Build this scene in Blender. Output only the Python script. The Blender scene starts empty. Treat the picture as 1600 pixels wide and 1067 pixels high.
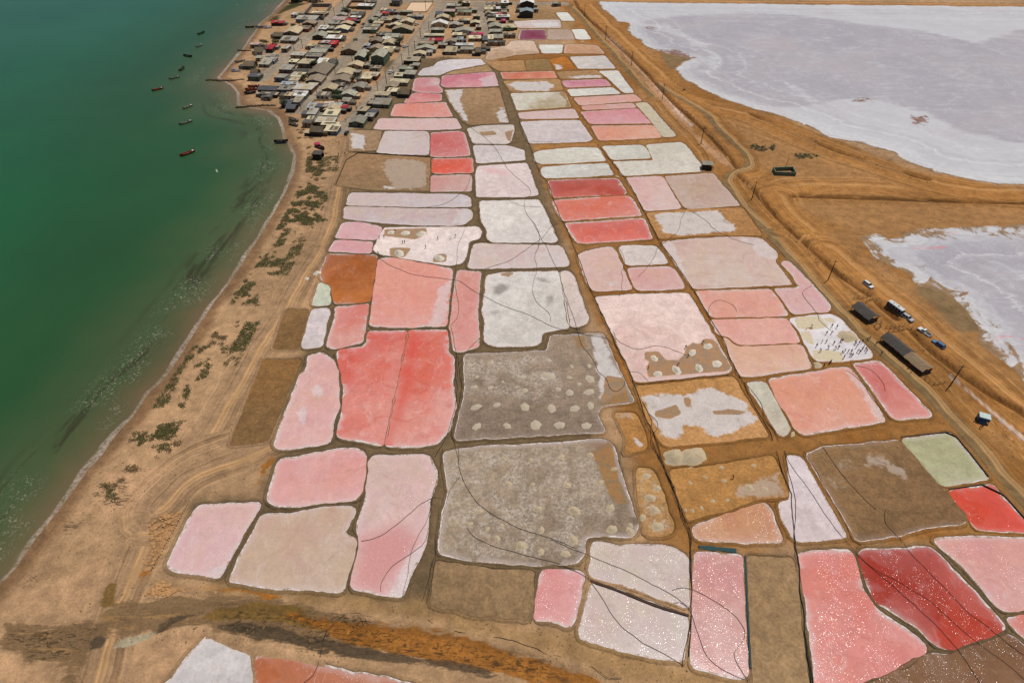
# Salt pans on a spit of land between a green sea and a salt flat, seen from a drone 120 m up.
import bpy, bmesh, math, random
import numpy as np
from mathutils import Vector, Matrix
from mathutils.geometry import delaunay_2d_cdt

scene = bpy.context.scene
R = math.radians
# ---- camera
cam_d = bpy.data.cameras.new('camera'); cam = bpy.data.objects.new('camera', cam_d)
scene.collection.objects.link(cam); scene.camera = cam
cam.location = (0, 0, 120); cam.rotation_euler = (R(90 - 41.9), 0, 0)
cam_d.sensor_width = 36; cam_d.lens = 36 * 986 / 1600; cam_d.clip_start = 1; cam_d.clip_end = 20000
# ---- sky and sun
SUN_EL, SUN_AZ = 70.0, 49.0      # elevation, degrees to the right of straight ahead
w = bpy.data.worlds.new('World'); scene.world = w; w.use_nodes = True
wn = w.node_tree; bg = wn.nodes['Background']
sky = wn.nodes.new('ShaderNodeTexSky'); sky.sky_type = 'NISHITA'; sky.sun_disc = False
sky.sun_elevation = R(SUN_EL); sky.sun_rotation = R(SUN_AZ); sky.air_density = 1.0; sky.dust_density = 1.5
wn.links.new(sky.outputs[0], bg.inputs[0]); bg.inputs[1].default_value = 0.055
sd = bpy.data.lights.new('sun', 'SUN'); sun = bpy.data.objects.new('sun', sd); scene.collection.objects.link(sun)
sd.energy = 3.2; sd.angle = R(0.53); sd.color = (1.0, 0.945, 0.86)
_d = Vector((math.sin(R(SUN_AZ)) * math.cos(R(SUN_EL)), math.cos(R(SUN_AZ)) * math.cos(R(SUN_EL)), math.sin(R(SUN_EL))))
sun.rotation_euler = (-_d).to_track_quat('-Z', 'Y').to_euler(); sun.location = _d * 400
# ---- exposure
vs = scene.view_settings
vs.view_transform = 'Standard'; vs.look = 'None'; vs.exposure = 0.0; vs.gamma = 1.0; vs.use_curve_mapping = False
scene.render.film_transparent = False

# ---- site survey in metres (x east of the camera, y ahead of it) ----
PONDS=[
('salt',[(-50.43,350),(-48.54,357.82),(-43.08,361.4),(-41.54,368.96),(-35.11,372.27),(-17.97,373.38),(-14.72,365.04),(-24.02,359.92),(-32.44,355.53),(-35.74,351.63),(-38.26,347.59),(-50.08,346.79)],(205,196,206),(190,182,190),0.3,'white lilac salt pan bending around the village corner',[]),
('mud',[(-35.54,349),(-32.31,353.67),(-22.52,359.08),(-13.93,363.54),(-10.42,354.08),(-23.56,351.02),(-36.88,347.99)],(150,122,88),(165,140,108),0,'narrow brown drained strip below the white lilac pan by the village',[]),
('brine',[(-51.4,341.67),(-49.87,343.62),(-40.04,343.62),(-38.12,341.67),(-38.23,332.5),(-35.85,326.96),(-35.1,321.91),(-44.85,322.45),(-50.86,325.14),(-51.04,332.5)],(206,140,150),(200,178,182),0.6,'half pink half pale pond nearest the last village houses',[('p',[(-50.82,330.64),(-37.76,333.44),(-35.15,322.45),(-44.89,322.81),(-50.84,325.51)])]),
('brine',[(-52.02,315.42),(-50.34,320.67),(-48.22,322.63),(-35.64,320.32),(-35.23,311.48),(-43.55,309.96),(-53.02,308.79)],(208,118,122),(214,140,142),0.4,'small rose red pond tapering towards the village houses',[]),
('brine',[(-57.42,293.31),(-57.16,307.29),(-49.83,308.12),(-32.81,309.79),(-28.12,292.07),(-41.64,291.61)],(222,140,130),(214,132,124),0.6,'salmon pond with straight sides just below the tapering rose pond',[]),
('brine',[(-62.95,278.22),(-61.93,290.23),(-46.72,289.92),(-26.32,290.23),(-23.63,281.56),(-23.14,278.51),(-38.04,277.22),(-57.27,277.65)],(216,180,182),(206,172,178),0.4,'long pale pink strip pond at the lower village corner',[]),
('brine',[(-37.02,334.38),(-36.98,346.59),(-23.49,349.6),(-10.03,352.44),(-6.97,331.57),(-18.4,330.08),(-35.38,329.53)],(205,120,138),(212,140,150),0.5,'pink pond with whitish right end beside the brown square pan',[('s',[(-17.5,342.06),(-9.95,349),(-7.18,331.57),(-14.33,330.64)])]),
('mud',[(-34.81,326.6),(-25.08,327.87),(-6.8,329.16),(-1.35,285.4),(-10.36,283.91),(-20.07,283.17),(-23.34,289.01),(-31.26,312.5)],(154,128,98),(140,115,86),0,'large brown drained pan with white salted left and right margins',[('s',[(-34.09,326.05),(-25.03,326.96),(-25.85,312.84),(-21.84,293.31),(-20.2,285.7),(-23.18,289.47),(-31.06,312.5)]),('s',[(-7.55,296.44),(-4.51,306.12),(-1.53,285.7),(-5.51,285.7)])]),
('brine',[(-6.08,351.63),(7.87,352.04),(22.61,353.47),(23.7,342.84),(9.1,342.25),(-4.4,341.47)],(206,108,72),(212,122,86),0.4,'thin bright orange pond at the far centre',[]),
('mud',[(-4.52,338.76),(11.17,340.69),(25.04,341.67),(26.16,325.51),(12.09,323.7),(-0.54,323.7)],(165,132,92),(150,120,84),0,'brown pan holding a long white salt smear below the orange pond',[('s',[(-2.75,334.38),(2.08,337.8),(18.06,338.57),(22.61,332.5),(18.19,325.14),(5.38,324.24),(1.35,326.96)])]),
('salt',[(-0.53,321.56),(26.86,323.7),(28.7,303.99),(14.66,301.87),(2.54,299.62)],(198,192,186),(165,148,122),0,'white crusted pan with ochre right end below the salt smear pan',[('m',[(23.46,322.98),(26.83,323.34),(28.59,304.15),(25.61,303.66),(27.05,311.14)])]),
('brine',[(2.83,296.91),(29.81,301.55),(31.36,290.54),(17.51,289.77),(4.33,289.77)],(212,182,182),(204,176,180),0.4,'pale pink shallow strip above the wide lilac pan',[]),
('salt',[(4.23,286.44),(19.2,287.8),(31.53,287.95),(33.43,277.94),(35.62,267.46),(33.18,265.03),(18.03,263.7),(7.74,263.3),(6.15,272.28)],(198,186,192),(188,178,186),0.5,'wide lilac crusted pan between the two ochre tracks',[]),
('mud',[(-13.93,368.52),(6.56,371.6),(7.34,354.5),(-6.32,353.47),(-10.02,358.66)],(168,132,92),(158,124,86),0,'plain tan drained pan touching the tip of the white lilac pan',[]),
('mud',[(7.76,371.83),(20.46,373.83),(22.49,355.53),(8.06,354.5)],(142,116,74),(128,106,70),0,'small olive brown pan with four straight sides',[]),
('salt',[(-14.77,371.6),(-13.05,391.47),(-3.14,396.32),(0.16,406.33),(12.8,406.33),(15.73,382.95),(2.28,380.64),(-5.26,375.18)],(202,176,160),(170,138,112),0.2,'mottled pinkish beige crusted pan under the village yards',[]),
('brine',[(4.03,410.7),(5.84,428.68),(21.37,428.68),(20.57,408.63),(4.42,408.63)],(132,26,56),(126,24,54),0.9,'deep maroon pond beside the village',[]),
('brine',[(22.96,428.68),(36.81,428.68),(38.25,408.63),(21.7,408.63)],(186,156,138),(180,150,132),0.2,'flat tan pink pond right of the maroon pond',[]),
('salt',[(37.59,428.96),(45.7,430.07),(48.26,409.15),(39.38,408.63),(38.91,418.6)],(214,212,210),(206,204,204),0.2,'small bright white pond at the end of the maroon pond row',[]),
('salt',[(29.97,467.07),(37.7,467.71),(41.08,447.96),(32.83,447.36)],(216,214,214),(208,206,208),0.2,'farthest small bright white pan before the long road',[]),
('salt',[(1.29,446.18),(17.63,450.35),(31.35,450.35),(31.1,432.32),(4.2,432.32)],(204,186,186),(190,170,172),0.2,'pale streaked pan directly behind the maroon pond',[('s',[(11.39,442.35),(29.6,446.77),(30.75,436.57),(17.09,433.16)])]),
('salt',[(16.16,398.79),(30.43,398.79),(28.74,383.42),(17.56,382.95)],(212,210,210),(200,198,198),0.3,'white square pan in front of the tan pink pond',[]),
('mud',[(31.93,398.79),(41.27,399.28),(50.41,397.55),(53.79,382.49),(30.16,382.95)],(186,150,122),(176,142,116),0.3,'tan shallow pan with rounded corner against the long road',[]),
('mud',[(21.32,372.94),(30.49,378.35),(35.48,356.57),(24.12,354.91)],(172,112,44),(150,96,36),0,'orange brown wedge pan with a white salt corner',[('s',[(23.38,364.61),(27.36,363.54),(27.65,356.15),(24.14,355.32)])]),
('salt',[(33.19,376.99),(53.25,379.04),(56.85,357.61),(36.54,357.19)],(198,190,192),(188,180,184),0.2,'lilac white four sided pan against the long road',[]),
('mud',[(24.36,352.65),(46.36,355.53),(48.8,343.43),(26.22,341.47)],(160,128,92),(150,120,86),0,'thin brown pan with scattered white crumbs above the magenta pond',[('s',[(26.95,344.41),(35.6,346.99),(47.02,347.99),(48.06,344.41),(35.24,342.45)])]),
('salt',[(47.03,353.67),(57.62,354.5),(58.68,346),(61.87,322.09),(56.81,321.73),(51.45,342.06)],(206,202,202),(196,192,194),0.2,'long white wedge pan running down beside the road',[]),
('brine',[(26.13,338.76),(49.14,341.47),(51.59,331.94),(28.23,329.34)],(204,126,150),(208,140,158),0.4,'magenta pink strip pond in the far right column',[]),
('salt',[(28.47,326.78),(51.94,329.71),(54.98,321.02),(29.79,317.68)],(206,204,204),(196,194,196),0.3,'white strip pan just below the magenta pink strip',[]),
('brine',[(31.03,315.59),(61.94,319.79),(64.2,311.48),(33.14,305.79)],(216,158,148),(210,160,156),0.3,'long pale salmon strip below the white strip pan',[]),
('brine',[(33.8,305.14),(59.35,308.62),(60.3,303.17),(34.58,299.94)],(212,156,152),(206,158,156),0.3,'thinnest pink strip squeezed between two long pink ponds',[]),
('brine',[(32.87,297.7),(60.45,302.03),(64.67,284.65),(36.26,283.91)],(212,140,152),(208,146,156),0.3,'broad rose pink pond under the thinnest strip',[]),
('brine',[(36.4,281.41),(65.13,282.29),(66.57,269.51),(52.72,267.46),(38.72,266.38)],(218,150,132),(214,156,140),0.3,'peach salmon pond at the foot of the far right column',[]),
('salt',[(60.6,308.28),(66.29,309.46),(73.3,270.89),(67.22,269.51),(64.84,287.2)],(188,176,158),(182,172,158),0.2,'narrow grey beige pan slanting beside the road',[]),
('mud',[(-73.81,276.93),(-59.02,276.51),(-58.1,256.51),(-69.77,255.88)],(156,132,106),(146,122,96),0,'small tan pan with a lilac salt stain at the village edge',[('s',[(-72.25,274.38),(-66.53,272.28),(-64.4,266.78),(-63.95,257.54),(-69.19,258.19)])]),
('brine',[(-57.5,275.94),(-39.11,275.94),(-37.31,273.4),(-35.38,253.72),(-35.95,252.09),(-47.96,252.71),(-57.62,254.22),(-57.79,258.83)],(206,188,190),(196,180,182),0.6,'pale grey pink pond left of the red square pond',[]),
('brine',[(-36.42,274.1),(-23.6,276.22),(-21.51,274.1),(-17.8,253.09),(-17.99,251.22),(-30.87,249.73),(-34.32,250.84)],(204,104,106),(198,112,114),0.8,'crimson red square pond',[]),
('brine',[(-33.71,248.5),(-16.76,248.99),(-15.89,235.98),(-29.59,234.84),(-32.52,235.98)],(214,94,74),(208,88,70),0.6,'bright orange red pond directly below the crimson square',[]),
('brine',[(-32.53,233.26),(-16.61,234.27),(-15.79,220.72),(-31.54,220.2)],(202,152,148),(192,158,160),0.5,'dusty pink pond directly below the orange red one',[]),
('mud',[(-69.43,254.1),(-34.6,249.73),(-32.35,221.24),(-54.1,221.77),(-69.34,225.8)],(148,120,90),(136,112,84),0,'big brown drained pan with pale swirls and a dark left wall',[('x',[(-53.35,247.52),(-45.21,248.75),(-35.96,245.1),(-33.11,224.73),(-38.75,222.08),(-46.01,222.61),(-52.46,238.04)]),('s',[(-50.35,225.8),(-46.23,224.19),(-43.95,222.61),(-50.12,222.61)]),('L',[(-69.34,225.8),(-69.43,254.1),(-53.49,252.21),(-34.6,249.73)])]),
('brine',[(-62.49,219.27),(-43.47,218.96),(-19.02,218.14),(-15.98,216.2),(-15.37,208.78),(-32.25,208.69),(-62.23,210.14),(-62.25,215.4)],(204,184,188),(192,178,188),0.5,'long lilac pond,upper of the twin long ponds',[('s',[(-20.49,217.42),(-17.4,216.41),(-16.78,209.46),(-19,209.46)])]),
('brine',[(-62.3,209.27),(-32.12,207.44),(-15.54,207.24),(-14.31,201.88),(-16.81,196.61),(-21.47,195.54),(-35.7,196.16),(-50.2,198.04),(-61.1,200.68)],(200,178,180),(188,176,184),0.6,'long pinkish grey pond,lower of the twin long ponds',[('s',[(-19.81,206.58),(-15.91,206.77),(-14.69,201.88),(-17.06,196.87),(-21.5,195.98)])]),
('brine',[(-60.72,197.59),(-54.99,198.22),(-46.18,194.48),(-46.89,186.25),(-52.91,186.66),(-61.47,187.5)],(214,166,176),(208,156,166),0.6,'rose pond left of the salt workers,upper of two',[]),
('brine',[(-61.23,186.33),(-48.16,185.08),(-47.75,178.53),(-48.27,178.14),(-62,179.32)],(212,158,168),(206,150,158),0.6,'rose pond left of the salt workers,lower of two',[]),
('salt',[(-45.37,194.34),(-31.94,194.55),(-12.1,194.76),(-10.86,192.05),(-11.13,187.25),(-14.39,185.67),(-15.12,184.82),(-14.94,181.26),(-16.29,172.54),(-20.19,170.9),(-30.01,173.46),(-39.55,176.27),(-44.39,177.79),(-47.14,180.09),(-46.74,184.42)],(226,208,210),(214,200,206),0.5,'white pan with brown patches where a few workers heap salt',[('m',[(-45.38,193.27),(-30.37,193.99),(-29.84,189.97),(-32.49,187.65),(-33.88,186.65),(-38.26,187.65),(-42.12,188.34),(-44.7,188.81)]),('m',[(-41.77,181.58),(-34.28,181.58),(-35.76,175.75),(-38.86,175.54),(-41.12,177.02)]),('m',[(-26,177.02),(-24.14,177.88),(-21.83,177.8),(-22.05,172.9),(-24.69,173.03),(-26.55,172.61)]),('d',[(-22.46,187.65),(-21.52,188.58),(-20.41,186.97),(-21.04,185.37),(-22.06,185.6)])]),
('salt',[(-20.23,279.09),(-13.22,281.85),(0.61,283.03),(0.9,277.94),(-0.58,265.43),(-2.19,262.5),(-16.61,262.9),(-18.98,272.28)],(192,180,178),(202,190,192),0.4,'upper lilac pan with a brown stain left of the ochre track',[('m',[(-14.77,275.09),(-8.25,276.51),(-6.39,272.28),(-13.43,270.89)]),('m',[(-3.46,275.09),(0.72,277.94),(-0.46,264.76),(-2.21,266.78)])]),
('salt',[(-16.71,261.31),(-2.18,261.05),(5.1,256.64),(5.47,247.16),(-14.57,244.26)],(194,182,190),(204,194,200),0.4,'lilac pan with a slanted right corner beside the ochre track',[]),
('salt',[(-13.92,241.77),(6.14,244.5),(7.48,235.75),(10.02,217.63),(4.64,216.2),(-13.41,216.2),(-14.44,234.61)],(214,196,202),(206,188,194),0.4,'big pinkish white pan with rosy veins beside the ochre track',[('p',[(-11.27,240.36),(-3.11,236.89),(-1.49,234.05),(-10.08,236.89)])]),
('salt',[(-12.03,213.1),(10.02,214.09),(12.14,205.63),(15.69,186.25),(14.98,184.83),(-6.74,184.83),(-8.49,187.08),(-8.91,193.77),(-11.26,200.04)],(212,204,206),(202,194,198),0.5,'big greyish white pan crossed by looping hoses',[]),
('salt',[(9.28,253.59),(12,256),(26.37,259.09),(37.11,259.09),(39.31,246.55),(22.57,244.26),(11.7,243.67),(9.65,246.55)],(204,200,196),(192,186,182),0.3,'pale white strip just right of the ochre track bend',[]),
('salt',[(12.2,240.71),(25.21,242.95),(39.43,244.15),(40.87,234.27),(27.08,232.14),(13.41,231.59),(11.72,234.61)],(200,198,200),(188,184,184),0.3,'white grey strip directly above the dark red pond',[]),
('brine',[(14.35,228.83),(26.94,230.37),(42.16,230.92),(44.08,220.51),(43.52,218.24),(25.85,216.71),(15.55,215.7)],(176,76,64),(182,84,72),0.7,'darkest brick red pond,top of three red ponds',[]),
('brine',[(15.48,213.2),(25.72,215.09),(44.51,217.32),(45.92,213.39),(47.46,202.53),(39.1,201.7),(18.31,198.68),(16.77,204.68)],(214,114,98),(206,108,96),0.8,'coral red pond,middle of three red ponds',[]),
('brine',[(19.21,197.14),(33.97,198.86),(47.51,200.68),(48.18,199.13),(48.54,187.08),(37.05,185.5),(25.08,184.26),(22.39,184.67),(20.64,190.3)],(202,98,90),(208,104,94),0.9,'rose red pond,lowest of three red ponds',[]),
('salt',[(39.24,260.4),(56.34,261.71),(57.72,259.87),(58.45,248.99),(41.93,247.28)],(200,198,194),(188,184,182),0.2,'small whitish pan set into the corner of the L shaped pan',[]),
('salt',[(41.84,245.59),(59.25,246.79),(58.63,261.97),(74.35,264.36),(75.49,261.71),(78.65,240.36),(77.38,237.12),(44.52,233.26),(43.42,243.67)],(192,186,180),(200,194,190),0.4,'grey white L shaped pan by the small hut',[]),
('brine',[(45.62,231.59),(59.59,232.92),(60.49,232.03),(62.88,208.69),(61.97,207.34),(49.25,205.91),(48.02,217.42)],(214,176,176),(206,178,182),0.6,'pale rose pond right of the coral ponds',[]),
('brine',[(61.24,232.7),(81.11,235.41),(85.21,210.44),(84.78,209.75),(65.6,207.34),(64.17,209.46)],(190,162,150),(182,154,146),0.4,'tan pink pond at the bend of the gravel road',[]),
('mud',[(49.49,204.4),(64.41,206.77),(85.74,208.2),(87.55,189.62),(63.6,189.28),(51.35,187.17)],(172,132,86),(160,120,76),0,'ochre pan with one ragged white salt sheet',[('s',[(51.35,203.27),(58.14,204.68),(64.08,205.15),(71.97,205.63),(77.21,206.1),(77.26,201.42),(79.81,194.65),(78.3,191.6),(68.55,190.73),(58.92,189.02),(52.91,191.6),(53.93,194.65),(52.58,197.77)])]),
('brine',[(51.8,184.92),(64.01,187.01),(78.74,188.33),(86.09,187.45),(87.47,184.84),(89.31,177.93),(88.36,175.64),(87.04,174.19),(88.63,160.68),(79.92,160.03),(57.01,158.38),(55.73,164.59),(53.81,173.07)],(206,178,172),(198,172,166),0.4,'largest pale beige pink pond with a white ragged upper right corner',[('s',[(78.46,187.27),(85.84,187.1),(87.28,184.66),(89.21,177.93),(87.05,174.67),(82.47,176.29),(82.04,182.95)]),('s',[(51.77,184.23),(55.41,184.66),(56.21,167.61),(57,158.73),(55.96,164.22),(53.9,173.07)])]),
('salt',[(36.58,181.26),(37.41,182.61),(48.85,182.95),(50.03,180.25),(51.5,172.67),(50.75,172.04),(38.77,171.02),(37.44,171.88)],(204,192,194),(196,184,186),0.4,'small greyish white pond above the small pink one',[]),
('brine',[(37.91,168.69),(39.13,169.69),(51.79,170.32),(53.11,168.23),(54.3,160.17),(54.01,158.52),(42.48,157.38),(39.19,157.88),(38.49,160.17)],(210,164,162),(202,156,156),0.7,'small pink pond with white scalloped lower edge',[]),
('brine',[(22.17,176.94),(25.02,179.33),(32.78,181.85),(34.51,181.42),(35.21,177.93),(37.49,158.16),(31.75,157.52),(25.76,157.17),(23.98,160.9)],(212,176,174),(202,162,160),0.5,'mottled pink pond with a pointed right corner beside the ochre track',[('s',[(30.13,162.36),(33.64,162.36),(33.81,160.17),(30.32,160.17)])]),
('salt',[(25.69,154.16),(37.74,155.45),(54.76,156.1),(58.06,134.98),(59.58,122.43),(58.16,120.95),(36.96,117.93),(33.02,117.81),(29.64,134.7),(27.41,146.23)],(222,196,196),(204,170,168),0.3,'large pink white pan half cleared to brown in its lower corner',[('m',[(37.23,129.42),(41.66,129.42),(42.22,126.06),(45.83,126.06),(47.8,128.29),(49.21,131.42),(51.14,133.16),(52.9,132.29),(54.87,134.93),(57.76,134.64),(59.95,123.34),(58.04,121.74),(36.57,119.37),(36.5,123.61),(38.23,124.97),(36.41,126.62)])]),
('brine',[(57.44,157.17),(80.57,158.16),(81.46,156.81),(82.52,146.44),(82,145.34),(75.38,144.82),(59.75,144.37),(59.04,146.44)],(218,158,148),(212,148,140),0.7,'salmon pond with a curled hose,uppermost of three right ponds',[]),
('brine',[(58.88,143.1),(80.78,143.99),(81.72,143.1),(81.84,134.05),(81.24,133.34),(65.44,132.17),(63.64,132.76),(62.11,135.95),(60.12,136.25),(59.32,137.33)],(220,164,158),(214,156,152),0.7,'pink pond with notched lower left,middle of three right ponds',[]),
('brine',[(60.51,135.71),(61.92,134.75),(63.1,131.31),(81.03,132.35),(81.82,131.59),(81.69,123.61),(81.1,122.91),(68.14,120.57),(61.29,119.53),(60.86,124.97)],(214,170,154),(208,162,148),0.5,'peach pond,lowest of three right ponds beside the crowd',[]),
('brine',[(88.8,173.23),(91.76,173.63),(94.78,161.05),(96.78,149.74),(95.28,147.29),(84.02,145.85),(83.67,149.74),(82.33,158.23),(90.47,159.02),(90.37,166.09)],(210,164,166),(204,158,164),0.6,'pink boot shaped pond above the crowd by the gravel road',[]),
('salt',[(82.22,143.48),(85.22,144.71),(95.41,145.88),(97.1,144.21),(100.52,129.04),(99.42,126.95),(90.27,125.39),(83.61,125.7),(83.11,129.04),(83.42,137.65)],(212,206,216),(204,198,210),0.5,'white pan crowded with visitors beside the thatched shelters',[('m',[(83.5,138.99),(86.22,139.79),(88.07,140.06),(87.95,138.99),(83.79,138.32)]),('b',[(83.56,143.89),(87.27,144.87),(91.79,145.01),(92.8,140.06),(87.81,138.86),(83.41,139.26)]),('b',[(83.53,138.06),(86.53,138.19),(86.06,136.35),(85.54,131.99),(84.02,133),(83.19,135.05)]),('m',[(94.76,138.32),(98.36,138.19),(98.1,134.53),(95.26,133),(93.96,134.02),(94.03,136.87)]),('b',[(83.81,129.99),(89.12,130.24),(91.84,129),(91.51,125.61),(90.22,125.25),(83.52,126.33)]),('b',[(92.45,143.89),(94.44,144.45),(95.96,143.06),(95.28,141.96),(92.91,142.24)])]),
('brine',[(68.53,118.48),(89.57,123.17),(91.79,123.05),(92.76,116.16),(93.2,104.28),(92.57,103.75),(72.06,99.85),(71.21,99.65),(69.99,101.17),(68.46,112.08)],(216,148,132),(210,140,124),0.7,'large salmon pond with white right flank below the crowd',[('s',[(90.77,122.68),(92.76,116.16),(93.16,104.38),(91.38,103.96),(91.22,114.07),(89.89,120.46)])]),
('brine',[(93.48,124.32),(100.92,125.86),(101.6,123.98),(105.74,106.62),(105.04,105.56),(97.03,104.37),(95.26,105.08),(95.18,108.08)],(200,108,104),(206,118,112),0.8,'slanting brick rose pond beside the long shelter',[]),
('salt',[(62.16,117.17),(66.89,117.65),(67.33,116.59),(68.72,101.89),(68.12,100.6),(66.02,99.11),(65.25,99.69)],(186,180,170),(178,168,156),0.2,'slim grey white pan squeezed left of the large salmon pond',[]),
('mud',[(32.76,115.8),(59.34,119.54),(62.54,99.24),(48.73,97.28),(37.77,96),(36.23,96.84),(33.86,103.76)],(172,130,80),(184,142,96),0,'ochre pan with broad ragged white crust in the middle right',[('s',[(33.26,112.33),(41.29,113.35),(44.89,112.58),(49.14,114.91),(53.04,115.43),(56.24,113.1),(60.27,110.06),(59.95,107.59),(62.03,104.7),(56.11,101.43),(50.52,98.93),(48.12,99.15),(47.08,102.35),(42.45,102.35),(41.36,98.7),(37.15,98.7),(35.67,102.35),(34.52,108.57)]),('m',[(36.11,107.1),(42.06,109.56),(42.94,106.62),(39.67,104.7),(36.15,105.18)]),('m',[(44.41,112.08),(46.28,112.08),(45.8,108.08),(44.17,109.07)]),('m',[(50.33,107.1),(54.96,108.08),(59.82,107.1),(58.09,106.14),(50.83,106.14)])]),
('mud',[(-13.23,128.14),(9.93,129.61),(11.15,136),(25.97,137.26),(31.21,110.52),(26.06,109.53),(22.29,108.78),(21.26,105.77),(22.78,100.53),(-13.64,98.04),(-13.37,104.81),(-12.18,112.7)],(146,132,118),(128,115,102),0.15,'upper big grey drained pan dotted with salt heaps',[('w',[(-12.93,127.73),(9.91,129.19),(13.05,120.65),(12.91,111.68),(6.17,110.67),(-3.13,113.21),(-11.76,113.21)]),('s',[(22.24,136.5),(25.56,136.5),(27.74,126.85),(30.08,114.77),(22.75,109.68),(23.29,122.31)]),('m',[(25,120.1),(29.89,119.02),(30.27,110.67),(21.94,108.93),(23.98,114.25)]),('o',[(17.27,136.5),(21.41,136.5),(21.33,130.98),(17.96,129.19)]),('s',[(8.03,121.2),(11.52,121.2),(11.4,118.74),(7.94,118.74)])]),
('mud',[(-16.15,94.16),(-8.07,95.89),(6.78,96.57),(16.27,97.55),(22.46,98.25),(23.89,96.48),(24.26,95.12),(25.49,85.84),(26.91,75.63),(26.8,73.45),(25.18,71.7),(17.99,72.23),(15.52,71.85),(14.68,67.51),(13.5,65.94),(4.67,65.28),(-8.86,66.51),(-15.06,68.08),(-15.23,75.7),(-14.16,83.67),(-16.09,91.52)],(150,136,120),(132,119,104),0.5,'lower big grey drained pan dotted with salt heaps',[('w',[(-15.65,93.59),(16.18,96.48),(19.57,91.71),(22.41,77.86),(13.2,67.22),(-7.92,67.22),(-14.64,68.66),(-14.01,83.67)]),('m',[(19.12,94.47),(23.96,98),(24.66,85.83),(26.44,79.68),(22.41,80.28),(20.95,85.83)]),('p',[(20.43,96.57),(23.35,97.64),(23.77,91.73),(21.71,90.39)])]),
('brine',[(-17.77,168.15),(-10.21,167.46),(-10.54,146.44),(-9.71,138.85),(-9.52,131.25),(-14.03,129.31),(-16.25,129.59),(-18.1,140.09),(-17.96,154.51)],(212,146,144),(206,136,134),0.5,'narrow upright pink pond left of the grey stained white pan',[]),
('salt',[(-8.3,165.19),(-2.86,167),(15.05,167.77),(16.45,149.07),(16.61,139.59),(11.45,138.43),(8.93,137.51),(7.94,132.99),(5.29,131.59),(-4.44,131.59),(-7.52,132.99),(-7.92,134.64),(-7.74,141.33),(-8.96,148.41),(-8.21,156.6)],(204,198,200),(190,184,184),0.8,'white pan with smoky grey stains and a stepped lower edge',[('d',[(-6.26,159.45),(-3.68,161.63),(-0.18,160.17),(-1.47,157.31),(-4.02,154.85),(-6.18,155.9)]),('d',[(-6.8,147.09),(-4.33,148.08),(-3.07,146.77),(-5.51,145.14)]),('d',[(6.02,164.59),(10.45,164.59),(12.53,161.63),(9.9,161.63)]),('d',[(10.49,154.51),(12.72,156.6),(12.91,151.76),(10.69,149.07)]),('m',[(-5.98,166.7),(0.71,167),(-1.07,164.59)])]),
('salt',[(15.81,167.77),(18.55,167.77),(19.66,165.19),(22.58,143.86),(21.96,141.46),(17.22,139.65),(16.69,143.22),(16.2,155.2)],(202,184,184),(196,180,182),0.5,'slim pale sliver pond right of the grey stained white pan',[]),
('brine',[(-13.12,183.55),(-11.1,183.98),(15.87,182.69),(17.14,181.85),(18.81,173.07),(18.42,170.55),(6.14,169.77),(-13.57,169.38),(-14.27,170.71)],(208,188,188),(198,182,186),0.6,'wide pale pink strip above the grey stained white pan',[]),
('brine',[(-62.1,177.61),(-45.73,176.8),(-45.07,175.25),(-43.96,160.12),(-43.42,151.91),(-54.03,150.96),(-56.49,157.96),(-57.39,160.99),(-59.8,161.79),(-61.47,164.53),(-62.17,170.65),(-61.77,175.01)],(162,92,46),(176,104,54),0.5,'rusty orange brown pond with a bite in its left side',[]),
('brine',[(-44.48,174.77),(-39.45,175.58),(-29.89,172.38),(-20.01,169.25),(-19.47,167.4),(-19.33,147.7),(-19.19,140.54),(-30.46,139.92),(-40.58,140.22),(-41.62,141.16),(-42.29,146.39)],(222,154,148),(214,136,132),0.9,'large square salmon pond below the salt workers',[('s',[(-22.8,158.68),(-19.65,163.04),(-19.37,147.7),(-19.26,140.97),(-24.49,140.66)])]),
('salt',[(-61.32,161.72),(-57.81,159.9),(-55.45,151.71),(-55.39,150.22),(-60.47,149.89)],(192,196,182),(186,190,178),0.2,'tiny pale greenish pond beside the beach track',[]),
('salt',[(-60.4,147.83),(-55.46,148.82),(-54.77,146.39),(-53.76,132.83),(-53.99,131.26),(-58.52,130.69),(-59.26,131.49)],(204,192,200),(192,182,188),0.3,'small upright lilac pan below the tiny greenish pond',[]),
('brine',[(-53.61,149.15),(-43.91,150.83),(-43.53,149.55),(-42.49,134.12),(-43.03,133),(-50.26,130.69),(-51.97,131.26),(-52.31,132.83),(-52.71,147.04)],(212,132,128),(206,140,138),0.9,'small coral pink pond below the rusty orange one',[]),
('mud',[(-67.99,148.09),(-61.25,147.9),(-59.94,130.34),(-67.23,130.63)],(128,100,64),(118,92,58),0,'small brown drained pan along the beach track,upper of two',[]),
('mud',[(-68.5,126.21),(-58.12,126.34),(-58.77,112.24),(-59.36,97.65),(-67.83,96.09),(-68.19,110)],(130,98,58),(120,94,60),0,'brown drained pan along the beach track,lower of two',[]),
('brine',[(-41.8,137.91),(-30.21,138.33),(-30.86,95.99),(-34.79,97.16),(-41.08,98.45),(-42.68,99.44),(-43.03,108.24),(-44.22,115.92),(-48.66,128.01),(-48.8,129.59),(-48.31,130.25),(-41.65,131.18),(-41.32,133.88)],(210,102,96),(212,126,122),0.9,'big red pond,left half beside the thin dividing line',[]),
('brine',[(-29.86,138.33),(-18.77,138.53),(-17.77,128.67),(-15.95,127.11),(-15.8,117.46),(-14.42,108.24),(-15.37,101.58),(-17.79,96.87),(-23.49,95.74),(-30.56,95.99)],(212,108,98),(212,136,134),0.9,'big red pond,right half beside the thin dividing line',[('p',[(-29.24,137.48),(-25.97,138.05),(-26.56,112.24),(-29.87,96.28),(-30.48,96.28),(-29.88,112.24)])]),
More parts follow.
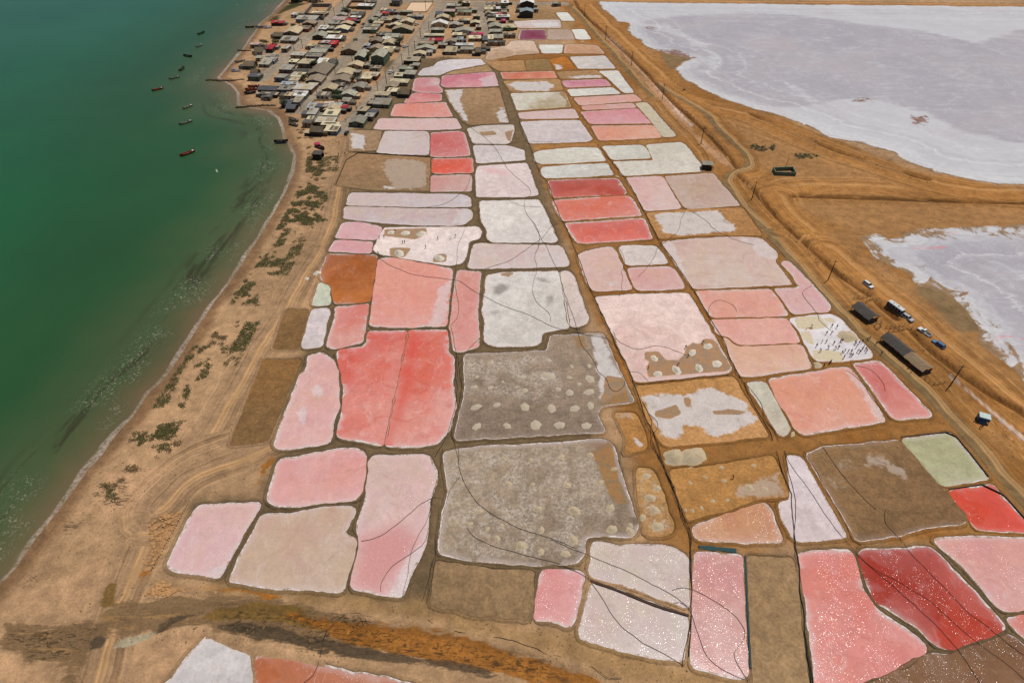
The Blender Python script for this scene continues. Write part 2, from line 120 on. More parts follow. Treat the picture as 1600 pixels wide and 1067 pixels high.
('brine',[(-56.41,127.91),(-52.93,128.79),(-49.29,126.17),(-46.89,121.26),(-44.11,108.74),(-44.57,105.34),(-43.92,98.05),(-44.49,96.98),(-52.61,95.06),(-55.66,95.28),(-57.29,96.28),(-57.03,120.16),(-55.8,122.09)],(216,170,172),(212,158,160),0.8,'tall pink pond with two cloudy white spots',[('s',[(-52.83,114.82),(-51.04,116.93),(-48.97,112.76),(-50.12,111.23)]),('s',[(-54.44,107.76),(-52.6,109.23),(-51.07,104.39),(-51.81,101.58)])]),
('brine',[(-54.88,90.14),(-54.69,91.9),(-47.14,93.78),(-41.26,95.12),(-37.2,95.12),(-34.67,93.78),(-34.12,90.6),(-33.78,83.16),(-34.63,81.14),(-40.08,80.42),(-47.98,79.27),(-52.07,79.27),(-54.18,80.47),(-54.74,82.82)],(216,156,158),(210,148,150),0.8,'smooth pink pond below the tall cloudy pond',[]),
('brine',[(-33.13,92.27),(-32.29,93.15),(-26.5,92.97),(-21.44,93.34),(-19.35,92.57),(-17.41,87.81),(-16.98,86.21),(-18.42,80.72),(-18.1,69.98),(-20.56,62.55),(-21.55,58.71),(-26.25,59.21),(-31.74,60.54),(-32.15,61.67),(-31.92,70.95),(-33.25,73.6),(-32.55,78.99),(-33.47,91.6)],(206,176,176),(210,168,172),0.8,'long pond fading from white at top to pink at bottom',[('p',[(-31.9,71.47),(-24.49,75.16),(-19.87,71.99),(-20.79,67.93),(-24.51,62.16),(-25.78,58.97),(-31.71,60.55),(-31.86,69.93)]),('s',[(-21.24,67.93),(-18.31,70.44),(-18.75,65.96),(-21.02,58.97),(-24.42,58.53),(-23.19,62.16)])]),
('brine',[(-68.29,79.59),(-56.33,80.11),(-55.55,79.54),(-57.49,70.68),(-58.72,63.01),(-59.32,62.7),(-68.65,64.2),(-70.32,65.28),(-70.06,73.73),(-69.41,78.88)],(212,174,178),(206,164,170),0.8,'pink pond at the lower left corner beside the rubble',[('s',[(-61.88,64.88),(-58.02,65.68),(-58.82,63.09),(-61.31,63.29)])]),
('brine',[(-54.36,77.3),(-48.29,77.44),(-41.77,78.84),(-35.45,79.26),(-34.31,78.18),(-35.62,72.54),(-32.79,70.98),(-32.5,67.32),(-33.3,61.73),(-33.61,59.78),(-40.91,60.35),(-44.9,60.27),(-51.36,61.11),(-56.43,62.04),(-56.52,63.29),(-55.79,69.83)],(194,166,152),(186,158,146),0.6,'large beige pond right of the lower left pink pond',[]),
('salt',[(-56.72,51.45),(-48.06,48.8),(-47.61,46.27),(-46.25,42.93),(-45.67,41.03),(-62.04,41.03),(-61.1,42.93),(-58.63,48.54)],(196,190,196),(186,180,188),0.5,'grey white pan at the bottom edge across the creek',[]),
('brine',[(-46.57,46.91),(-46,48.27),(-41.61,47.95),(-34.38,45.85),(-29.14,44.6),(-25.25,44.25),(-21.72,43.6),(-18.32,42.68),(-13.57,40.73),(-44.51,40.73)],(178,104,74),(170,96,66),0.6,'terracotta orange pond at the bottom edge across the creek',[]),
('mud',[(-15.54,66.3),(-8.8,65.33),(-2.49,64.14),(4.51,64.14),(3.83,54.32),(-6.59,55.17),(-15.76,57.29)],(140,118,88),(130,108,80),0,'plain brown drained pan above the creek bank',[]),
('brine',[(5.9,63.99),(6.63,64.57),(7.8,64.44),(13.61,64.03),(14.36,63.3),(13.3,58.51),(11.57,53.62),(10.72,52.83),(7.33,54.17),(4.1,54.35),(4.85,58.51)],(212,144,150),(206,136,142),0.8,'small rose pink pond between the brown pan and the pale pair',[]),
('brine',[(16.95,70.01),(17.88,70.6),(22.59,69.64),(29.43,69.9),(34.14,69.1),(36.05,67.32),(36.12,65.36),(34.16,56.63),(31.05,57.78),(23.75,60.62),(16.05,63.01),(15.66,63.85)],(198,182,178),(190,174,174),0.5,'pale grey pink pond,upper of the pair split by a dark bar',[]),
('brine',[(15.88,61.25),(19.16,60.76),(25.63,57.92),(33.5,54.95),(32.54,50.07),(30.99,46.88),(27.35,47.13),(19.91,48.56),(12.56,50.83),(12.91,53.08)],(198,180,178),(188,174,174),0.7,'pale grey pink pond,lower of the pair split by a dark bar',[]),
('brine',[(37.89,68.31),(41.63,68.05),(47.36,67.53),(44.17,52.65),(42.24,44.13),(40.04,43.82),(32.68,45.67),(33.31,49.65),(35.42,58.53)],(200,146,148),(192,138,142),0.6,'tall dusty rose pond with glitter beside the teal strip',[]),
('mud',[(48.78,67.27),(57.55,67.01),(57.47,63.35),(53.9,49.65),(52.63,42.93),(52.34,41.29),(42.72,41.29),(44.29,49.65)],(144,120,90),(154,130,98),0,'tall olive brown drained pan right of the teal strip',[]),
('brine',[(38.74,74.13),(46.32,77.15),(55.78,80.4),(56.79,78.97),(56.74,70.77),(49.56,70.6),(39.56,71.31),(38.59,72.24)],(194,140,112),(188,134,104),0.5,'peach brown shallow pond with a pointed left end',[]),
('mud',[(36.51,88.87),(46.88,90.19),(61.73,93.23),(62.19,87.76),(61.89,81.91),(55.14,81.36),(46.57,78.14),(38.05,75.82),(37.34,80.88)],(170,128,76),(158,118,68),0,'ochre pan with small salt heaps and a white right end',[('x',[(50.81,84.57),(56.63,86.47),(61.49,88.41),(61.07,82.09),(55.17,81.48),(50.16,82.09)])]),
('mud',[(29.07,89.53),(32.52,89.2),(33.5,85.83),(34.62,73.9),(32.67,72.18),(28.43,72.18),(28.19,76.74),(28.32,82.71)],(170,134,84),(156,120,74),0,'slim ochre pan filled with cream heaps beside the black hoses',[('w',[(29.11,89.07),(32.61,89.07),(34.37,74.18),(32.3,72.35),(28.63,72.51)])]),
('mud',[(26.12,106.39),(31.12,106.83),(32.27,102),(32.56,95.8),(26.57,93.3),(27.93,98.36)],(172,128,76),(160,118,66),0,'small ochre pan right of the upper big grey pan',[('x',[(26.19,106.15),(29.36,106.73),(29.82,104.81),(26.57,104.81)]),('s',[(29.2,97.91),(30.66,98.36),(31.72,96.15),(30.68,96.15)])]),
('salt',[(65.23,93.23),(67.7,93.23),(68.46,91.6),(70.62,72.35),(69.93,71.58),(61.23,70.82),(59.75,71.09),(58.55,75.6),(59.08,80.16),(62.11,80.94)],(204,190,200),(194,178,186),0.4,'lilac wedge shaped pond crossed by two hoses',[]),
('mud',[(69.77,93.64),(74.9,95.58),(93.33,97.71),(94.13,97),(97.04,85.07),(98.91,76.28),(96.77,74.91),(89.84,74.35),(81.88,72.18),(72.67,71.09),(72.37,75.03),(70.39,89.07)],(132,105,74),(120,95,66),0.15,'big dark brown drained pan with a single black hose',[('w',[(72.15,87.11),(75.88,87.11),(76.07,84.88),(73.19,84.26)]),('x',[(82.61,93.09),(87,93.09),(91.72,89.07),(89.98,86.47),(86.62,89.73),(82.58,90.39)]),('w',[(76.59,91.73),(79.59,92.41),(80.41,90.39),(76.1,89.07)])]),
('salt',[(94.45,98.12),(107.51,100.06),(109.05,86.94),(108.46,86.43),(98.79,84.66),(97.45,85.05),(96.42,88.88)],(158,156,124),(164,162,134),0.4,'pale sage green pond beside the gravel road',[('L',[(94.47,98.61),(101.89,99.6),(107.82,100.38),(108.66,93.88),(109.28,86.94)])]),
('brine',[(98.35,83.32),(108.94,84.95),(111.28,72.35),(109.15,73.07),(99.51,73.62),(99.09,74.58)],(206,76,60),(200,70,56),0.5,'bright red pond cut by the right picture edge',[('L',[(98.32,83.57),(109.32,85.33),(111.63,72.51)])]),
('brine',[(59.45,67.89),(70.14,68.89),(70.61,67.32),(69.4,60.33),(70.34,56.08),(74.45,52.3),(76.61,49.19),(75.95,48.27),(71.61,46.12),(62.88,43.35),(59.5,41.29),(53.62,41.29),(56.51,53.97)],(210,126,124),(204,118,118),0.9,'big glittering pink pond at the bottom right',[]),
('brine',[(71.74,67.84),(73.67,68.79),(79.85,68.79),(86.91,69.58),(87.81,68.58),(91.44,59.33),(93.53,53.26),(92.82,52.34),(86.62,50.45),(80.56,48.6),(78.84,49.19),(76.74,52.78),(71,57.73),(70.72,61.39)],(160,52,40),(168,60,46),0.9,'big dark red glittering pond at the bottom right',[]),
('brine',[(88.83,70.82),(90.48,71.47),(99.45,71.91),(108.19,71.47),(112.77,71.2),(103.73,56.86),(99.08,56.4),(95.05,55.72),(93.98,56.81),(92.41,63.85)],(210,152,152),(204,144,146),0.7,'dull pink pond right of the dark red glittering pond',[]),
('brine',[(94.43,54.5),(98.21,54.95),(100.75,54.95),(97.46,49.65),(95.62,50.66),(94.86,52.3)],(206,128,122),(200,120,116),0.6,'sliver of pink pond in the lower right corner',[]),
('brine',[(63.21,42.55),(76.41,47.82),(80.05,47.62),(86.17,49.48),(93.01,51.39),(93.75,50.79),(96.1,47.45),(92.05,40.92),(60.32,40.92)],(118,84,62),(128,94,72),0.1,'wet brown glittering pan in the lower right corner',[])]
COAST=[(-84.33,1009.42),(-133.69,777.84),(-155.03,625.79),(-161.62,541.12),(-162.61,496.93),(-161.65,466.75),(-163.35,445.29),(-161.2,425.37),(-159.21,404.29),(-157.74,387.17),(-157.14,366.77),(-156.27,345),(-145.38,334.38),(-138.6,323.34),(-132.95,307.78),(-124.22,304.15),(-116.34,301.22),(-109.29,291.76),(-104.61,281.27),(-100.85,269.92),(-96.58,262.77),(-91.57,252.1),(-88.62,237.6),(-87.79,220.59),(-87.87,205.18),(-88.31,189.67),(-89.13,176.97),(-89.8,162.84),(-91.49,151.17),(-92.27,131.98),(-92.51,123.76),(-93.44,117.8),(-95.22,113.26),(-95.5,105.72),(-96.61,102.15),(-97.36,97.24),(-97.57,93.02),(-98.86,88.97),(-99.08,83.81),(-99.77,77.86),(-100.52,73.52),(-101.03,69.02),(-101.19,64.74),(-102.26,61.66),(-104.55,53.37),(-106.64,42.61),(-108.77,28.26),(-112.32,14.29)]
HOSES=[
('long black hose winding from the lilac pans across the white pan southwards',0.07,[(-24.19,292.84),(-19.83,280.83),(-14.72,273.68),(-9.76,265.43),(-5.51,253.72),(-3.17,243.31),(-0.43,235.75),(4.79,226.87),(7.52,221.04),(7.19,217.42),(5.11,214.39),(4.56,210.44),(5.19,203.74),(7.26,199.13),(8.98,192.9),(10.18,186.91),(11.81,181.97),(11.22,184.66),(12.75,176.29),(15.09,168.38),(15.86,158.73),(17.37,149.07),(18.87,141.33),(19.1,136.43),(20.04,131.13),(22.33,126.62),(22.99,121.74),(24.23,119.37),(23.9,120.65),(25.53,117.94),(25.74,114.77),(27.31,113.73),(29.4,115.29),(30.13,117.94)]),
('short black hose lying along the top of the big greyish white pan',0.06,[(-1.9,214.39),(0.6,211.42),(4.53,208.98),(11.18,208.69)]),
('thin hose curling down the middle of the big greyish white pan',0.06,[(7.02,199.13),(8.61,196.43),(9.78,188.6),(9.11,181.97),(7.65,177.98)]),
('black hose sweeping diagonally over the wide pale pink strip',0.07,[(-8.73,168.77),(-6.52,170.71),(-1.56,173.07),(3.06,177.93),(7.39,183.8),(11.13,187.75),(13.23,193.77),(15.74,196.87),(18.58,196.87)]),
('wavy hose hanging down over the grey stained white pan',0.07,[(9.57,192.64),(9.56,184.66),(7.43,176.29),(8.4,169.93),(7.81,165.34),(6.12,159.45),(6.65,154.51),(8.23,150.41),(11.41,146.44),(11.44,142.59)]),
('long straight black hose crossing the salmon pond and the grey stained white pan',0.08,[(-44.72,175.41),(-40.69,171.43),(-34.7,167.17),(-29.1,164.9),(-19.22,163.19),(-16.45,162.73),(-13.14,158.02),(-8.7,154.51),(-2.69,150.07),(3.96,146.11),(9.58,141.96),(13.48,138.98),(18.17,137.33),(22.84,136.13),(27.1,135.23),(28.73,132.29)]),
('thick black pipe following the ochre track down the middle of the field',0.13,[(3.2,288.25),(7.61,262.77),(9.51,247.52),(11.29,234.61),(14.21,227.96),(15.64,214.39),(17.82,200.04),(20.38,188.6),(19.71,190.83),(21.02,182.1),(22.58,172.28),(23.92,161.63),(25.35,153.81),(26.7,146.44),(28.17,137.63),(29.68,130.56),(31.49,122.31),(32.8,112.7),(33.08,107.22),(33.98,101.53),(33.54,104.7),(34.93,100.06),(35.3,92.19),(36.15,84.11),(35.72,88.41),(36.74,77.32),(37.83,71.69),(36.31,63.35),(34.47,55.76),(32.45,47.17)]),
('second black pipe twined beside the middle track pipe near the cream heaps',0.1,[(33.36,110.56),(35.09,104.23),(33.58,98.25),(34.69,92.61),(35.72,88.88),(36.66,83.34),(36.05,85.83),(36.97,78.49),(38.29,72.24),(36.26,65.36),(35.37,58.53),(32.54,49.65),(30.85,45.56)]),
('third looser black pipe looping beside the middle track pipe',0.08,[(34.39,106.62),(36.64,102.82),(34.42,99.15),(32.94,96.48),(34.3,94.31),(35.42,90.93),(34.18,95.16),(35.54,90.39)]),
('thick black pipe running along the right column of ponds',0.12,[(37.24,262.1),(40.95,246.92),(45.91,229.05),(48.18,209.46),(49.69,194.65),(50.88,185.25),(51.13,184.66),(53.83,173.87),(56,160.17),(58.62,145.14),(60.37,134.05),(60.21,125.57),(61.03,118.35),(61.66,111.06),(62.53,105.18),(63.09,97.59)]),
('loose black hose beside the right column pipe by the slim pan',0.08,[(60.88,117.82),(63.59,112.58),(64.26,108.57),(62.75,104.7),(64.06,101.89),(64.48,97.59)]),
('thick black pipe running down left of the lilac wedge pond to the picture bottom',0.13,[(63.11,94.31),(62.86,91.35),(62.44,86.86),(62.75,81.82),(62.49,82.09),(59.56,71.69),(58.41,65.36),(56.22,56.22),(54.61,49.65),(52.99,42.62)]),
('second black pipe bowed left of the lilac wedge pond',0.09,[(65.02,94.47),(63.73,85.83),(63.03,80.28),(61.36,75.6),(59.45,72.24),(58.51,66.39),(57.53,61.39),(54.98,51.35),(53.45,42.62)]),
('black hose slanting across the lilac wedge pond and the dark red pond',0.07,[(64.91,94.47),(65.33,89.07),(66.69,85.2),(68.01,77.32),(70.15,71.14),(71.3,67.95),(74.62,62.37),(77.95,57.6),(81.1,51.35),(82.57,46.76),(82.99,42.93)]),
('thin hose on the right bank of the lilac wedge pond',0.06,[(69.34,94.47),(70.48,88.41),(70.58,81.48),(71.89,75.6),(71.64,70.6)]),
('single black hose across the upper half of the dark brown pan',0.07,[(74.55,95.87),(75.82,89.73),(77.27,83.94),(79.91,78.49)]),
('black hose from the middle of the dark brown pan over the dark red pond',0.07,[(81.9,78.38),(80.68,76.74),(80.17,75.03),(81.66,71.69),(83.05,66.39),(85.3,61.39),(87.83,55.76),(91.3,50.92),(93.76,47.57)]),
('thin hose through the glitter of the dark red pond',0.06,[(71.43,67.68),(74.22,63.6),(78.59,60.91),(82.25,57.13),(85.23,50.92),(89.14,47.17),(91.35,43.59)]),
('black hose sagging across the lower pale pond of the pair',0.07,[(7.84,65.36),(12.54,64.86),(15.58,61.98),(17.94,58.06),(19.71,53.97),(22.81,50.92),(27.5,47.99),(31.27,45.56)]),
('black hose crossing the upper pale pond of the pair',0.07,[(8.1,71.14),(12.84,69),(16.53,67.16),(23.27,63.85),(28.02,61.39),(32.1,58.53),(34.34,56.22)]),
('S shaped black hose over the tall dusty rose pond',0.07,[(31.45,59.95),(33.46,60.81),(36.09,60.19),(39.27,58.06),(42.96,54.86),(44.13,52.65),(43.54,50.49),(40.82,48.4),(40.4,46.76),(41.94,43.2)]),
('black hose looping along the left of the tall dusty rose pond',0.07,[(30.08,56.22),(30.93,57.13),(32.82,57.6),(34.34,56.22),(34.97,50.92),(35.84,47.17),(38.62,44.76),(41.22,43.59)]),
('hose arching across the middle of the white to pink pond',0.07,[(-31.83,71.06),(-28.69,71.73),(-24.82,74.09),(-20.71,79.58),(-17.5,81.75),(-15.48,81)]),
('hose curving out of the bottom of the white to pink pond',0.07,[(-25.71,59.87),(-26.21,61.7),(-24.92,65),(-20.79,67.93),(-17.67,70.96),(-18.14,80.71),(-17.29,84.8)]),
('hose along the right bank of the white to pink pond',0.07,[(-21.18,58.53),(-21.17,65.48),(-20.22,70.96),(-18.37,75.7),(-17.57,82.44),(-16.9,89.07),(-16.67,95.5)]),
('hose on the bank left of the lower big grey pan',0.07,[(-17.42,57.64),(-16.49,61.24),(-15.77,67.93),(-15.52,75.7),(-14.16,83.03),(-11.94,87.21)]),
('second hose on the bank left of the lower big grey pan,reaching the brown pan',0.07,[(-16.46,57.42),(-15.83,61.24),(-15.37,65.96),(-16.23,71.99)]),
('long hose slanting over the lower big grey pan to its right side',0.07,[(-12.71,95.5),(-12.01,88.45),(-9.7,83.03),(-5.59,77.9),(-1.71,75.7),(3.01,73.04),(9.46,70.96),(13.37,69.18)]),
('hose near the lower edge of the lower big grey pan',0.07,[(-9.72,74.09),(-8.21,71.99),(-3.49,69.18),(2.01,67.68),(6.52,66.69),(13.01,64.52)]),
('long black hose along the upper bank of the orange creek',0.08,[(-15.99,53.98),(-14.39,52.52),(-9.76,51.7),(-4.36,50.97),(0.17,50.28),(3.82,48.89),(7.01,47.52),(9.85,47.71),(7.03,47.57),(9.58,47.57),(12.43,45.95),(15.33,45.56),(17.2,43.59),(19.69,43.59)]),
('black hose crossing the creek into the terracotta pond',0.08,[(-37,42.93),(-35.19,45),(-34.91,48.21),(-35.31,51.55),(-34.02,53.63),(-31.91,55.4),(-29.82,55.58),(-28.25,54.69),(-27.71,53.63)]),
('coiled end of black hose beside the creek',0.07,[(-26.8,53.63),(-28.49,54.05),(-29.43,53.45),(-29.31,52.76),(-28.4,52.58),(-27.83,53.28),(-28.45,53.8),(-29.24,54.33)]),
('black hose on the right shore of the big red pond',0.09,[(-15.54,128.08),(-15.6,120.16),(-14.29,114.82),(-14.6,108.25),(-15.22,101.58),(-16.9,96.19),(-18.32,92.75)]),
('second hose on the bank right of the big red pond',0.07,[(-15.11,127.5),(-13.51,117.46),(-13.23,109.73),(-14.59,105.34),(-15.15,100.67),(-13.38,95.32),(-12.51,92.33),(-11.99,89.42),(-11.14,86.2)]),
('tangled hose on the bank left of the narrow upright pink pond',0.08,[(-16.81,192.64),(-18.68,183.8),(-18.19,169.15),(-17.94,158.73),(-16.12,150.41),(-16.12,143.86),(-17.94,140.71),(-16.76,135.23),(-15.58,129.42),(-15.15,122.8),(-14.57,119.63)]),
('hose curving out of the foot of the narrow upright pink pond',0.07,[(-9.05,135.23),(-12.17,130.56),(-13.53,127.17),(-14.84,123.88)]),
('hose from the ragged salt sheet down to the small pink pond',0.07,[(64.71,207.05),(61.11,200.04),(59.46,192.9),(55.45,187.75),(49.13,180.36),(48.84,179.58),(47.82,176.29),(44.56,170.32),(40.54,164.59)]),
('hose from the ragged salt sheet into the largest beige pink pond',0.07,[(65.83,206.58),(70.48,199.13),(71.13,193.77),(74.27,189.45),(78.69,185.25),(83.12,183.19)]),
('question mark shaped hose in the uppermost salmon pond on the right',0.07,[(58.62,145.14),(59.37,148.41),(61.42,151.76),(64.2,152.78),(66.73,151.08),(67.5,148.41),(67.15,147.09)]),
('hose bending through the boot shaped pond to the crowd',0.07,[(94.86,160.14),(90.31,156.9),(89.98,154.53),(91.18,148.4),(91.52,145.44),(90.71,142.55),(92.57,138.34)]),
('hose arching over the pink white pan towards the brown corner',0.07,[(29.37,137.63),(29.6,134.64),(31.77,131.71),(35.45,130.27),(36.2,130.27),(40.43,132.41),(44.1,131.13),(47.47,128.57),(48.83,127.73)]),
('short hose beside the road above the boot shaped pond',0.07,[(88.53,187.27),(90.02,181.26),(91.21,175.48)]),
('hose curving along the twin long ponds',0.07,[(-31.74,208.49),(-27.39,209.46),(-22.74,213.39),(-20.05,218.45),(-17.68,221.56),(-16.77,229.05),(-16.78,234.61)]),
('hose along the dike between the two stained lilac pans',0.06,[(-18.98,264.1),(-10.83,262.5),(-2.18,261.71),(3.01,264.76),(7.08,265.43),(14.6,264.5),(18.07,264.5)]),
('thin hose floating in the slanting brick rose pond',0.06,[(93.77,123.86),(96.56,123.02),(98.23,120.52),(98.27,116.22),(97.54,114.13)]),
('wavy hose in the mottled pink pond with a pointed corner',0.06,[(36.47,181.26),(37.46,176.29),(37.05,171.49),(35.19,167.61),(35.6,163.84),(34.37,159.45),(34.65,156.6),(33.09,154.51)]),
('short looped hose at the left foot of the pink white pan',0.06,[(31.47,121.07),(33.84,121.35),(35.18,119.98),(36.38,117.82)]),
('black hose lying on the dike under the pink white pan',0.1,[(32.34,116.33),(38.19,117.17),(46.06,118.35),(52.39,119.16),(57.99,119.98)]),
('hose along the white flank of the large salmon pond',0.07,[(90.24,121.9),(92.19,119.98),(93.06,116.48),(92.94,112.58),(93.66,109.07),(94.45,104.23)])]
